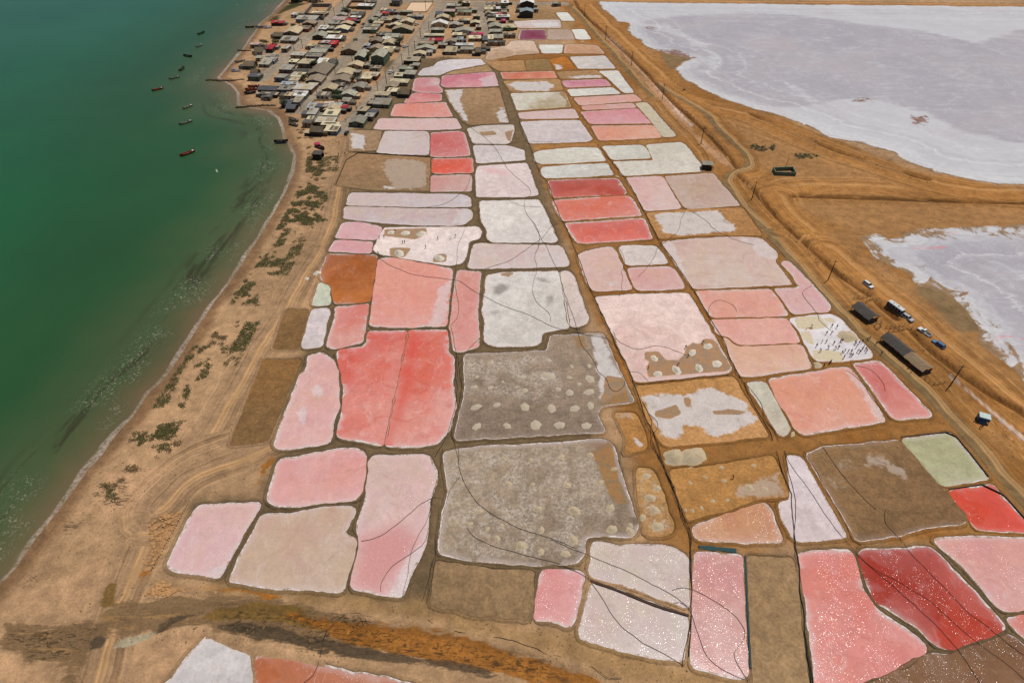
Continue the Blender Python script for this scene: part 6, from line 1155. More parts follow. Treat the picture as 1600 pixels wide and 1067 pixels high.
def poly_sheet(name, poly, step, z, patches, cx, cy, soft=None, gap=None):
    """triangulated sheet with inner points, an edge-distance attribute and patch weights"""
    x0, y0 = poly.min(0); x1, y1 = poly.max(0)
    gx, gy = np.meshgrid(np.arange(x0 + step * .5, x1, step), np.arange(y0 + step * .5, y1, step))
    gx = gx.ravel() + (vnoise(gx.ravel(), gy.ravel(), 3.1, 2) - .5) * step * .5; gy = gy.ravel() + (vnoise(gx, gy.ravel(), 3.3, 3) - .5) * step * .5
    m = inside(gx, gy, poly)
    gx = gx[m]; gy = gy[m]
    if len(gx):
        k = seg_dist(gx, gy, poly, True) > step * .45; gx = gx[k]; gy = gy[k]
    pts = np.vstack([poly, np.stack([gx, gy], 1)]); nb = len(poly)
    vs_, _, fs, *_r = delaunay_2d_cdt([Vector((q[0] - cx, q[1] - cy)) for q in pts], [(i, (i + 1) % nb) for i in range(nb)], [], 1, 1e-5)
    P2 = np.array([(q.x + cx, q.y + cy) for q in vs_])
    me = mesh_from(name, [(q.x, q.y, z) for q in vs_], fs)
    if len(me.polygons) and me.polygons[0].normal.z < 0: me.flip_normals()
    d = seg_dist(P2[:, 0], P2[:, 1], poly, True)
    if gap is not None and (gap < .8).any():     # no salt edge where only a thin divider stands
        tight = poly[gap < .8]; d = d + np.where(np.min(np.hypot(P2[:, None, 0] - tight[None, :, 0], P2[:, None, 1] - tight[None, :, 1]), 1) < d + .3, 6, 0)
    a = me.attributes.new('edge', 'FLOAT', 'POINT'); a.data.foreach_set('value', d.astype(np.float32))
    types = set()
    pa = np.zeros((len(P2), 3)); pb = np.zeros((len(P2), 3)); pc = np.zeros((len(P2), 3))
    for ty, pp in patches:
        if ty == 'L': continue
        t, ch, k = PATCH[ty]; types.add(ty)
        w_ = zone_w(P2[:, 0], P2[:, 1], pp, soft or step * 1.6 + {'p': 5, 'd': 2.5, 'x': 2.5}.get(ty, .6), 0) * k
        A = (pa, pb, pc)[t]; A[:, ch] = np.maximum(A[:, ch], w_)
    if types: set_col(me, 'pa', pa); set_col(me, 'pb', pb)
    if 'x' in types: set_col(me, 'pc', pc)
    return me, types

def offsets(poly):
    t = np.roll(poly, -1, 0) - np.roll(poly, 1, 0); t /= (np.hypot(t[:, 0], t[:, 1])[:, None] + 1e-9)
    nrm = np.stack([t[:, 1], -t[:, 0]], 1)
    area = np.sum(poly[:, 0] * np.roll(poly[:, 1], -1) - np.roll(poly[:, 0], -1) * poly[:, 1])
    return nrm if area > 0 else -nrm

def ring_mesh(name, poly, nrm, sect, cx, cy):
    """sect: list of (offset array or float outward, z array or float)"""
    n = len(poly); v = []; f = []
    for off, z in sect:
        o = np.broadcast_to(off, (n,)); zz = np.broadcast_to(z, (n,))
        q = poly + nrm * o[:, None]
        v += [(a - cx, b - cy, c) for (a, b), c in zip(q, zz)]
    k = len(sect)
    for j in range(k - 1):
        for i in range(n): f.append((j * n + i, j * n + (i + 1) % n, (j + 1) * n + (i + 1) % n, (j + 1) * n + i))
    me = mesh_from(name, v, f, True)
    if len(me.polygons) and sum(p.normal.z for p in me.polygons) < 0: me.flip_normals()
    return me

POND_POLYS = []; PINFO = []; BANKS = []
for i, q in enumerate(PONDS):
    p0 = np.array(q[1], float); cx, cy = p0.mean(0); dist = math.hypot(cx, cy); step = .5 + dist / 330.0
    poly = resample(chaikin(resample_keep(p0, 1.3 + dist / 260), 2, True, .25), step * .8)
    poly = poly + offsets(poly) * (.22 + (fbm(poly[:, 0], poly[:, 1], .45, i, 4) - .5) * .75)[:, None]
    POND_POLYS.append(poly); PINFO.append((cx, cy, dist, step))
for i, (kind, pts, ca, cb, rim, label, patches) in enumerate(PONDS):
    cx, cy, dist, step = PINFO[i]; poly = POND_POLYS[i]; nrm = offsets(poly)
    lo = poly.min(0) - 4; hi = poly.max(0) + 4; gap = np.full(len(poly), 9.0)     # free width to the next pond
    for j, o_ in enumerate(POND_POLYS):
        if j != i and (o_.max(0) > lo).all() and (o_.min(0) < hi).all(): gap = np.minimum(gap, seg_dist(poly[:, 0], poly[:, 1], o_, True))
    z = .035 + .0007 * (i % 9)
    me, types = poly_sheet('salt_pond', poly, step, z, patches, cx, cy, None, gap)
    o = obj('salt_pond', me, pond_material(kind, ca, cb, rim, types, dist, cx, cy, float(np.ptp(poly, axis=0).max()) * .5, ((i * 2.399) % 1.6) - .8), None, (cx, cy, 0))
    tag(o, label, 'salt pond', 'evaporation ponds of the salt works')
    wn_ = fbm(poly[:, 0], poly[:, 1], .32, 60 + i, 5)
    if rim:
        w_ = (.06 + rim * .36 * np.clip((wn_ - .36) * 3.2, 0, 1.5)) * (1 + dist / 900) * np.clip(gap / 1.3, .1, 1); g_ = np.clip((gap - .55) / .6, 0, 1); dn = -.05 * (1 - g_)
        rm = ring_mesh('salt_rim', poly, nrm, [(-w_, z + .006 + dn), (-w_ * .5, z + .05 * g_ + dn), (.03, z + .07 * g_ + dn), (.16 * g_, z + .03 * g_ + dn)], cx, cy); obj('salt_rim', rm, M_rim, o)
    hgt = .20 + .11 * fbm(poly[:, 0], poly[:, 1], .3, 90 + i, 3) + .004 * (i % 7)
    bo = np.minimum((.95 if kind != 'mud' else .85) * (1 + dist / 900), gap * .5 + .04); k_ = np.clip(bo / .8, .25, 1); hgt = hgt * k_; ez = np.where(gap < 2.0, hgt * .55, -.04)
    jt = lambda k__: 1 + (fbm(poly[:, 0], poly[:, 1], 1.1, 200 + k__ * 7 + i, 3) - .5) * .9
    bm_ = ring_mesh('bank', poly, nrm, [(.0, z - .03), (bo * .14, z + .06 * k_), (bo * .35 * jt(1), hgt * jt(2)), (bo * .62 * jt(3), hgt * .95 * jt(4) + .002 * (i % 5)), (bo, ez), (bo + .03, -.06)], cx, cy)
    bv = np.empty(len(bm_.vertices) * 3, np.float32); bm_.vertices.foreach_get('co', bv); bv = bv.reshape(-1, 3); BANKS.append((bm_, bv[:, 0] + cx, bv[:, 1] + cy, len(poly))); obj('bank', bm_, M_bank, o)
    for ty, pp in patches:
        if ty != 'L': continue
        q = resample(chaikin(pp, 1, False), 1.2, False); m = len(q); v = []; f = []
        for (a, b_) in q:
            for dz in (0, .42): v.append((a - cx, b_ - cy, dz)); v.append((a - cx + .12, b_ - cy + .12, dz))
        for k in range(m - 1):
            a = k * 4; e = a + 4
            f += [(a, e, e + 2, a + 2), (a + 2, e + 2, e + 3, a + 3), (a + 3, e + 3, e + 1, a + 1)]
        obj('liner_wall_shade', mesh_from('liner_wall_shade', v, f), M_liner_shade, o)['label'] = 'dark boarded wall with painted-in shade along the far side'  # black stands for liner board and for dike shading put into colour

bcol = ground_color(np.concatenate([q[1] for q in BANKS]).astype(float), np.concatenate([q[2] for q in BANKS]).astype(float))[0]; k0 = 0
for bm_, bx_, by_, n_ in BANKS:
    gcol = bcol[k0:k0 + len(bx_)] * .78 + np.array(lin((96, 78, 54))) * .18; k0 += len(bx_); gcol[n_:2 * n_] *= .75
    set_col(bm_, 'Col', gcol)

def flat_material():
    b = NB('salt_flat_crust', .55, .3)
    pa = b.sep(b.attr('pa')); pb = b.sep(b.attr('pb')); e = b.attr('edge', 'Fac')
    n1 = b.noise(.02, 6, dist=.6); n2 = b.noise(.3, 8, rough=.7); n3 = b.noise(.06, 7, b.mapv((1, 2.2, 1), rot=.25), 1.2, .65)
    c = b.mix(b.ss(n1, .35, .65), lin((160, 156, 163)), lin((170, 165, 170)))
    c = b.mix(b.math('MULTIPLY', b.ss(n3, .5, .68), .5), c, lin((188, 187, 191)))
    c = b.mix(b.ss(b.math('ADD', pa[0], b.math('MULTIPLY', b.math('SUBTRACT', n3, .5), b.math('MULTIPLY', b.ss(pa[0], 0, .2), 1.2))), .35, .7), c, lin((188, 187, 191)))
    ew = b.math('ADD', e, b.math('MULTIPLY', b.math('SUBTRACT', n3, .5), 18)); c = b.mix(b.math('MULTIPLY', b.math('SUBTRACT', 1, b.ss(ew, 1, 11)), .8), c, lin((204, 203, 204)))
    c = b.mix(b.math('MULTIPLY', b.math('SUBTRACT', 1, b.ss(e, .0, 1.6)), .7), c, lin((150, 128, 104)))
    v = b.math('SUBTRACT', 1, b.ss(b.math('ABSOLUTE', b.math('SUBTRACT', b.noise(.045, 7, dist=1.6), .5)), .004, .016)); c = b.mix(b.math('MULTIPLY', v, .35), c, lin((188, 186, 188)))
    c = b.mix(b.math('MULTIPLY', b.ss(b.noise(.05, 7, b.mapv((.5, 2.4, 1), rot=.5), 1.4, .7), .60, .66), b.math('MULTIPLY', pb[2], .8)), c, lin((206, 120, 132)))
    c = b.mix(b.math('MULTIPLY', b.ss(b.math('ADD', pa[1], b.math('MULTIPLY', b.math('SUBTRACT', n2, .5), 1.2)), .45, .6), b.ss(pa[1], 0, .2)), c, lin((128, 92, 78)))
    c = b.mix(b.math('MULTIPLY', b.ss(n1, .5, .7), .25), c, lin((172, 152, 152)))
    st = b.n('ShaderNodeCombineXYZ'); b.L(b.math('ADD', e, b.math('MULTIPLY', n3, 16)), st.inputs[0]); sb = b.noise(.22, 5, st.outputs[0], rough=.7)
    c = b.mix(b.math('MULTIPLY', b.math('MULTIPLY', b.ss(sb, .5, .62), b.math('SUBTRACT', 1, b.ss(e, 14, 60))), .5), c, lin((212, 211, 212)))
    c = b.mix(b.math('MULTIPLY', b.math('MULTIPLY', b.ss(sb, .5, .4), b.math('SUBTRACT', 1, b.ss(e, 10, 50))), .3), c, lin((150, 142, 146)))
    rag = b.math('ADD', e, b.math('MULTIPLY', b.math('SUBTRACT', b.noise(.11, 12, dist=.8, rough=.7), .5), b.math('ADD', 9, b.math('MULTIPLY', pb[2], 44)))); mud = b.mulv(lin((134, 104, 70)), b.lerp(n2, .34, .66, .7, 1.3))
    c = b.mix(b.math('SUBTRACT', 1, b.ss(rag, .2, b.math('ADD', 1.6, b.math('MULTIPLY', pb[2], 3)))), c, mud)
    c = b.mulv(c, b.lerp(n2, .34, .66, .95, 1.05)); c = b.mulv(c, b.lerp(b.noise(.05, 9, rough=.6), .36, .64, .96, 1.04))
    return b.done(c, None, b.bump(n2, .4, .05))
M_flat = flat_material()
fl1 = [q for s_ in FLAT1 for q in s_]; fl2 = [q for s_ in FLAT2 for q in s_]
for k, (poly, pats) in enumerate(((fl1, [('s', z) for z in Z_FLATWHITE] + [('m', z) for z in Z_FLATDARK]), (fl2, [('b', fl2)]))):
    poly = np.array(poly); big = resample(poly, 2.0); nr = offsets(big); big = big + nr * ((fbm(big[:, 0], big[:, 1], .12, 5, 4) - .5) * 3.5)[:, None]
    me, ty = poly_sheet('salt_flat', big, 3.2, .03, pats, 0, 0, 22)
    if not ty: set_col(me, 'pa', np.zeros((len(me.vertices), 3))); set_col(me, 'pb', np.zeros((len(me.vertices), 3)))
    o = obj('salt_flat', me, M_flat); tag(o, kind='structure')

def in_ponds(x, y):
    r = np.zeros(x.shape, bool)
    for p in POND_POLYS:
        if p[:, 0].min() < x.max() and p[:, 0].max() > x.min() and p[:, 1].min() < y.max() and p[:, 1].max() > y.min(): r |= inside(x, y, p)
    return r

ONES = 'first second third fourth fifth sixth seventh eighth ninth tenth eleventh twelfth thirteenth fourteenth fifteenth sixteenth seventeenth eighteenth nineteenth twentieth'.split()
def ordinal(n):
    if n <= 20: return ONES[n - 1]
    return {2: 'twenty', 3: 'thirty', 4: 'forty'}[n // 10] + '-' + ONES[n % 10 - 1] if n % 10 else {3: 'thirtieth', 4: 'fortieth'}[n // 10]
def left_order(rows):
    """(label, x, y) -> label with its place counted from the left as the camera sees it"""
    by = {}
    for i, (l, x, y) in enumerate(rows): by.setdefault(l, []).append((x / (y * .744 + 80), i))
    out = [r[0] for r in rows]
    for l, v in by.items():
        if len(v) > 1:
            for k, (_, i) in enumerate(sorted(v)): out[i] = f'{l}, {ordinal(k + 1)} from left'
    return out

# ------------------------------------------------------------------ village houses
ROOF = {'light grey': (150, 144, 132), 'grey': (128, 122, 108), 'dark grey': (78, 74, 66), 'brown grey': (124, 110, 92), 'tan': (156, 140, 112), 'cream': (176, 164, 134),
        'white': (182, 180, 174), 'red': (150, 32, 44), 'magenta': (158, 16, 70), 'green': (120, 126, 104), 'green grey': (136, 132, 116), 'blue': (130, 138, 144),
        'slate': (76, 76, 80), 'thatch': (92, 80, 62), 'pink': (160, 140, 134)}
WALL = {'white': (182, 176, 164), 'grey': (120, 114, 104), 'dark': (58, 52, 46), 'blue': (96, 112, 126), 'red': (128, 66, 58), 'purple': (108, 98, 114), 'green': (86, 98, 78),
        'brown': (112, 88, 66), 'cream': (168, 150, 118), 'sand': (150, 126, 98), 'magenta': (140, 30, 66), 'concrete': (132, 124, 112)}
def roof_material(name, rgb):
    b = NB('roof_' + name.replace(' ', '_'), .75); oi = b.n('ShaderNodeObjectInfo').outputs['Random']
    tc = b.n('ShaderNodeTexCoord').outputs['Object']
    c = b.mulv(lin(rgb), b.lerp(oi, 0, 1, 1.05, 1.6))
    c = b.mulv(c, b.lerp(b.noise(.7, 6, rough=.7), .25, .75, .68, 1.26))
    c = b.mix(b.math('MULTIPLY', b.ss(b.noise(.5, 5), .58, .68), .5), c, lin((96, 70, 50)))
    w_ = b.n('ShaderNodeTexWave', wave_type='BANDS', bands_direction='X'); w_.inputs['Scale'].default_value = 1.3; b.L(tc, w_.inputs['Vector'])
    return b.done(c, None, b.bump(w_.outputs['Fac'], .5, .06))
M_ROOF = {k: roof_material(k, v) for k, v in ROOF.items()}
M_WALL = {k: simple('wall_' + k, v, .9, .16, .8, rand=.15) for k, v in WALL.items()}
M_door = simple('door_wood', (70, 52, 40), .7, rand=.3); M_glass = simple('window_dark', (36, 40, 44), .25); M_frame = simple('window_frame', (150, 142, 128), .7)

def gable_shape(w_, d, h, ty, sl, ov, th):
    """wall prism and roof slab; front face on y=0, looking at -y"""
    bw = bmesh.new(); br = bmesh.new(); x = w_ / 2
    if ty == 'm':
        hf, hb = (h, h + sl * d) if sl >= 0 else (h - sl * d, h)
        prof = [(0, 0), (d, 0), (d, hb), (0, hf)]
        vs_ = [[bw.verts.new((s * x, a, c)) for a, c in prof] for s in (-1, 1)]
        for q in vs_: bw.faces.new(q)
        for k in range(4): bw.faces.new((vs_[0][k], vs_[0][(k + 1) % 4], vs_[1][(k + 1) % 4], vs_[1][k]))
        top = lambda a: hf + (hb - hf) * a / d + .004
        P_ = [(-ov, top(-ov)), (d + ov, top(d + ov))]
        va = []
        for s in (-1, 1):
            for dz in (0, th): va.append([br.verts.new((s * (x + ov), a, c + dz)) for a, c in P_])
        a, b_, c, e = va
        for q in ((a[0], a[1], c[1], c[0]), (b_[0], b_[1], e[1], e[0]), (a[0], c[0], e[0], b_[0]), (a[1], c[1], e[1], b_[1]), (a[0], a[1], b_[1], b_[0]), (c[0], c[1], e[1], e[0])): br.faces.new(q)
    else:
        half = x if ty == 'g' else d / 2; rise = half * abs(sl) + .25
        P_ = [(-half, 0), (half, 0), (half, h), (0, h + rise), (-half, h)]
        def put(bm, u, vv, zz): return bm.verts.new((u, vv, zz)) if ty == 'g' else bm.verts.new((vv, u + d / 2, zz))
        ext = (0, d) if ty == 'g' else (-x, x)
        vs_ = [[put(bw, u, e, zz) for u, zz in P_] for e in ext]
        for q in vs_: bw.faces.new(q)
        for k in range(5): bw.faces.new((vs_[0][k], vs_[0][(k + 1) % 5], vs_[1][(k + 1) % 5], vs_[1][k]))
        ex = (ext[0] - ov, ext[1] + ov); k_ = rise / half; o2 = ov * k_
        rp = [(-half - ov, h - o2 + .004), (0, h + rise + .004), (half + ov, h - o2 + .004), (half + ov, h - o2 + th), (0, h + rise + th * 1.1), (-half - ov, h - o2 + th)]
        vs_ = [[put(br, u, e, zz) for u, zz in rp] for e in ex]
        for q in vs_: br.faces.new((q[0], q[1], q[4], q[5])); br.faces.new((q[1], q[2], q[3], q[4]))
        for k in range(6): br.faces.new((vs_[0][k], vs_[0][(k + 1) % 6], vs_[1][(k + 1) % 6], vs_[1][k]))
    return bm_mesh('wall', bw), bm_mesh('roof', br)

DOOR = box_mesh('door', -.45, .45, -.05, .02, 0, 1.95); PANE = box_mesh('window', -.5, .5, -.04, .02, 0, .8); FRAME = box_mesh('frame', -.58, .58, -.03, .01, -.08, .0)
DOOR.materials.append(M_door); PANE.materials.append(M_glass); FRAME.materials.append(M_frame)
_tb = bmesh.new(); bmesh.ops.create_cone(_tb, cap_ends=True, segments=10, radius1=.5, radius2=.42, depth=1.2, matrix=Matrix.Translation((0, 0, 1.6)))
for _a in ((-.35, -.35), (.35, -.35), (-.35, .35), (.35, .35)): bxm(_tb, _a[0] - .05, _a[0] + .05, _a[1] - .05, _a[1] + .05, 0, 1.0)
TANK = bm_mesh('water_tank', _tb); M_tank = [simple('tank_black', (40, 40, 44), .5), simple('tank_blue', (60, 90, 120), .5)]
PLACE = {'beach': 'on the beach side', 'second': 'in the second seaside block', 'third': 'in the far seaside block', 'fourth': 'left of the tall store', 'store': 'around the tall store',
         'street corner': 'left of the wide street', 'south end': 'at the village end near the shore', 'pond edge': 'along the village pond edge', 'middle': 'right of the wide street',
         'lane': 'right of the far lane', 'hall': 'beside the maroon pond road', 'far': 'behind the seaside grass'}
KINDW = {'m': 'flat', 'g': 'gabled', 'h': 'ridged'}
ORD = ['nearest', 'second nearest', 'third nearest', 'fourth nearest', 'fifth nearest', 'sixth nearest', 'seventh nearest', 'eighth nearest', 'ninth nearest']
looks = {}
HH = []
for row in HOUSES:
    blk, x, y, w_, d, ty, rc, wc, ht = row
    w_ = max(3.0, w_); ht = ht or rnd.uniform(1.75, 2.15)
    wc = wc or rnd.choice(['cream', 'sand', 'concrete', 'grey', 'brown', 'green', 'white'])
    HH.append((blk, x, y, w_ * .94, d * .84, ty, rc, wc, ht)); looks.setdefault((blk, rc, ty), []).append((math.hypot(x, y), len(HH) - 1))
RANK = {}
for k, l in looks.items():
    for r_, (_, i) in enumerate(sorted(l)): RANK[i] = (r_, len(l))
for i, (blk, x, y, w_, d, ty, rc, wc, ht) in enumerate(HH):
    yaw = R({'lane': 3, 'hall': 0, 'middle': -1, 'pond edge': -7}.get(blk, -6) + rnd.uniform(-1.5, 1.5))
    rt = empty('house', (x, y, 0), yaw)
    r_, n_ = RANK[i]; what = {'thatch': 'thatched'}.get(rc, rc)
    base = f"{what} {KINDW[ty]} roofed house {PLACE[blk]}" if rc != 'thatch' else f"thatched hut {PLACE[blk]}"
    if n_ > 1: base += f", {ORD[min(r_, 8)]}"
    tag(rt, base, 'house', 'village houses')
    sl = rnd.choice([.04, .07, -.03, -.05, .06]) if ty == 'm' else rnd.uniform(.16, .28)
    if rc == 'thatch': sl = .45
    wm, rm = gable_shape(w_, d, ht, ty, sl, rnd.uniform(.15, .4), .09 if rc != 'thatch' else .22)
    obj('wall', wm, M_WALL[wc], rt); obj('roof', rm, M_ROOF[rc], rt)
    if wc != 'dark':
        dx = rnd.uniform(-.3, .3) * w_; dr = obj('door', DOOR, None, rt, (dx, 0, 0))
        for sx_ in ((-.34, .34) if w_ > 6 else (.33 if dx < 0 else -.33,)):
            if abs(sx_ * w_ - dx) > 1.1:
                wd = obj('window', PANE, None, rt, (sx_ * w_, 0, 1.0)); obj('frame', FRAME, None, wd)
    rf = rt.children[1]
    if ty == 'm':          # patched sheets lying on the roof
        hf, hb = (ht, ht + sl * d) if sl >= 0 else (ht - sl * d, ht)
        for _ in range(rnd.randint(1, 3)):
            pw = rnd.uniform(.2, .42) * w_; pd = rnd.uniform(.35, .8) * d; px = rnd.uniform(-w_ / 2, w_ / 2 - pw); py = rnd.uniform(0, d - pd); z0 = hf + (hb - hf) * py / d + .1; z1 = hf + (hb - hf) * (py + pd) / d + .1
            v = [(px, py, z0), (px + pw, py, z0), (px + pw, py + pd, z1), (px, py + pd, z1)]; v += [(a_, b_, c_ + .04) for a_, b_, c_ in v]
            obj('roof_sheet', mesh_from('roof_sheet', v, [(3, 2, 1, 0), (4, 5, 6, 7), (0, 1, 5, 4), (1, 2, 6, 5), (2, 3, 7, 6), (3, 0, 4, 7)]), M_ROOF[rnd.choice(['grey', 'brown grey', 'tan', 'light grey', 'dark grey', rc])], rf)
    if i % 4 == 0: obj('water_tank', TANK, M_tank[i % 8 // 4], rt, (rnd.uniform(-.3, .3) * w_, d + .9, 0))
    for _ in range(rnd.randint(1, 2)):     # low annexes against the sides
        if min(seg_dist(np.array([x + s_ * (w_ / 2 + 1.5)]), np.array([y + d / 2]), q)[0] for q in S_STREET for s_ in (-1, 1)) < 5.2: continue
        sd_ = rnd.choice((-1, 1)) if blk != 'pond edge' else -1; aw = rnd.uniform(1.6, 3.0); ad = rnd.uniform(1.8, min(4.5, d)); ay = rnd.uniform(0, max(.1, d - ad)); ah = rnd.uniform(1.3, 1.8); x0_ = sd_ * (w_ / 2 + .06); x1_ = sd_ * (w_ / 2 + aw)
        an_ = obj('annex', box_mesh('annex', min(x0_, x1_), max(x0_, x1_), ay, ay + ad, 0, ah), M_WALL[rnd.choice(['brown', 'sand', 'concrete', 'grey', 'dark'])], rt)
        obj('annex_roof', box_mesh('annex_roof', min(x0_, x1_) - .1, max(x0_, x1_) + .1, ay - .15, ay + ad + .15, ah + .004, ah + .08), M_ROOF[rnd.choice(['grey', 'brown grey', 'tan', 'dark grey', 'thatch', 'slate'])], an_)
    if i % 3 == 1:         # lean-to at the back or side
        lw = w_ * rnd.uniform(.3, .6); obj('lean_to', box_mesh('lean_to', -lw / 2, lw / 2, d + .02, d + rnd.uniform(1.5, 2.6), 0, ht * .8), M_ROOF[rnd.choice(['brown grey', 'dark grey', 'tan', 'grey'])], rt, (rnd.uniform(-.2, .2) * w_, 0, 0))

# walled yards
def yard(name, label, poly, h, th, mat, cat, floor=None):
    cx = sum(q[0] for q in poly) / len(poly); cy = sum(q[1] for q in poly) / len(poly)
    rt = empty(name, (cx, cy, 0)); tag(rt, label, cat)
    n = len(poly)
    for k in range(n):
        a = Vector(poly[k]); b_ = Vector(poly[(k + 1) % n]); m = (a + b_) / 2; L = (b_ - a).length; an = math.atan2(b_.y - a.y, b_.x - a.x)
        bm = bmesh.new(); bxm(bm, -L / 2, L / 2, -th / 2, th / 2, 0, h)
        for q in range(int(L // 3) + 1): bxm(bm, -L / 2 + q * 3 - .12, -L / 2 + q * 3 + .12, -th / 2 - .05, th / 2 + .05, 0, h + .1)
        obj('wall', bm_mesh('wall', bm), mat, rt, (m.x - cx, m.y - cy, 0), an)
    if floor:
        obj('floor', mesh_from('floor', [(q[0] - cx, q[1] - cy, .015) for q in poly], [tuple(range(n))]), floor, rt)
    return rt
M_court = simple('court_sand', (206, 178, 148), .95, .08, .5); M_conc = M_WALL['concrete']
yard('walled_court', 'pale sandy court with a low wall beside the wide street', COURT[0], .5, .2, M_WALL['sand'], 'court', M_court)
yard('walled_yard', 'walled sandy yard behind the long blue grey house', COURT[1], 2.2, .25, M_WALL['grey'], 'yard')
yard('walled_yard', 'dark walled yard with greenery left of the white walled house', COURT[2], 1.6, .2, M_WALL['brown'], 'yard')
yard('walled_yard', 'low cream walled yard with posts near the second street', COURT[3], .8, .2, M_WALL['cream'], 'yard', M_court)

# ------------------------------------------------------------------ vegetation
def leaf_mat(name, rgb):
    b = NB(name, .7); oi = b.n('ShaderNodeObjectInfo').outputs['Random']
    c = b.mulv(lin(rgb), b.math('MULTIPLY', b.lerp(b.noise(1.6, 4), .3, .7, .55, 1.5), b.lerp(oi, 0, 1, .8, 1.2))); return b.done(c)
M_leaf = leaf_mat('tree_leaves', (46, 62, 28)); M_bark = simple('bark', (84, 64, 46), .9); M_scrub = leaf_mat('scrub_leaves', (88, 82, 42)); M_dry = leaf_mat('dry_twigs', (106, 84, 52))
def leaf_cloud(name, centres, n, size, seed):
    r = random.Random(seed); v = []; f = []
    for k in range(n):
        c, rad = r.choice(centres)
        while True:
            q = Vector((r.uniform(-1, 1), r.uniform(-1, 1), r.uniform(-1, 1)))
            if .3 < q.length <= 1: break
        p = Vector(c) + Vector((q.x * rad[0], q.y * rad[1], q.z * rad[2]))
        a = Vector((r.uniform(-1, 1), r.uniform(-1, 1), r.uniform(-.4, .4))).normalized(); b_ = a.cross(Vector((r.uniform(-1, 1), r.uniform(-1, 1), 1))).normalized()
        s = size * r.uniform(.6, 1.4); i = len(v)
        v += [p - a * s, p + b_ * s * .5, p + a * s, p - b_ * s * .5]; f.append((i, i + 1, i + 2, i + 3))
    return mesh_from(name, v, f)
CROWN = []
for k in range(4):
    r = random.Random(k); cs = [((r.uniform(-.3, .3), r.uniform(-.3, .3), r.uniform(.5, .8)), (r.uniform(.22, .34), r.uniform(.22, .34), r.uniform(.14, .22))) for _ in range(8)]
    m = leaf_cloud('crown', cs, 700, .05, k); m.materials.append(M_leaf); CROWN.append(m)
TR = bmesh.new()
for q in [((0, 0, 0), (.02, .01, .35), .05, .035), ((.02, .01, .33), (.2, .08, .62), .03, .012), ((.02, .01, .33), (-.17, -.1, .65), .03, .012), ((.02, .01, .34), (.0, .18, .7), .026, .01)]:
    me_ = tube('t', [q[0], q[1]], q[2], 6, q[3]); TR.from_mesh(me_); bpy.data.meshes.remove(me_)
TRUNK = bm_mesh('trunk', TR); TRUNK.materials.append(M_bark)
TREE_LABEL = []
hc = [(h_[1], h_[2], h_[0]) for h_ in HH]
cnt = {}
for i, (x, y, h) in enumerate(TREES):
    blk = min(hc, key=lambda q: (q[0] - x) ** 2 + (q[1] - y) ** 2)[2]; cnt.setdefault(blk, []).append((math.hypot(x, y), i))
trank = {i: (k, len(l), b_) for b_, l in cnt.items() for k, (_, i) in enumerate(sorted(l))}
for i, (x, y, h) in enumerate(TREES):
    k, n_, blk = trank[i]; rt = empty('tree', (x, y, 0), rnd.uniform(0, 6)); h *= 1.15
    tag(rt, f"dark green bushy tree {PLACE[blk]}" + (f", {ORD[min(k, 8)]} of {n_}" if n_ > 1 else ''), 'tree', 'village trees')
    t = obj('trunk', TRUNK, None, rt); t.scale = (h, h, h); c = obj('crown', CROWN[i % 4], None, rt); c.scale = (h * 1.05, h * 1.05, h)
# palm
def palm(x, y, h):
    rt = empty('palm_tree', (x, y, 0)); tag(rt, 'single palm tree beside the seaside street', 'palm tree')
    obj('trunk', tube('trunk', [(0, 0, 0), (.1, 0, h * .5), (.15, 0, h)], .16, 6, .1), M_bark, rt)
    v = []; f = []
    for k in range(14):
        a = k * 2.4; L = 1.7; px = None
        for j in range(5):
            t = j / 4; r = L * t; z = h + .5 * math.sin(t * 2.2) - .9 * t * t; w_ = .22 * (1 - abs(t - .4))
            c = Vector((.15 + r * math.cos(a), r * math.sin(a), z)); s = Vector((-math.sin(a), math.cos(a), 0)) * w_
            v += [c - s, c + s]
            if j: i = len(v); f.append((i - 4, i - 3, i - 1, i - 2))
    obj('crown', mesh_from('crown', v, f), M_leaf, rt)
palm(*[(q[0], q[1]) for q in [(-150.5, 438.0)]][0], 4.2)

def scrub(polys, dens, name, mat, size, hgt, seed):
    r = random.Random(seed); v = []; f = []
    for p in polys:
        a = np.array(p); x0, y0 = a.min(0); x1, y1 = a.max(0); n = int((x1 - x0) * (y1 - y0) * dens) + 4
        xs_ = np.array([r.uniform(x0, x1) for _ in range(n)]); ys_ = np.array([r.uniform(y0, y1) for _ in range(n)])
        m = inside(xs_, ys_, p) & (fbm(xs_, ys_, .35, seed, 4) > .42)
        for x, y in zip(xs_[m], ys_[m]):
            h = hgt * r.uniform(.3, 1.2)
            for _ in range(7):
                c = Vector((x + r.gauss(0, .28), y + r.gauss(0, .28), r.uniform(.03, h))); an = r.uniform(0, 6.28)
                s = size * r.uniform(.6, 1.5); u = Vector((math.cos(an) * s, math.sin(an) * s, r.uniform(-.3, .5) * s)); w_ = Vector((-math.sin(an) * s * .5, math.cos(an) * s * .5, r.uniform(-.2, .4) * s))
                i = len(v); v += [c - u, c + w_, c + u, c - w_]; f.append((i, i + 1, i + 2, i + 3))
    return mesh_from(name, v, f)
strip_ = []
cst = resample(np.array(COAST), 3.0, False); tt = np.gradient(cst, axis=0); tt /= np.hypot(tt[:, 0], tt[:, 1])[:, None]; inl = np.stack([-tt[:, 1], tt[:, 0]], 1)
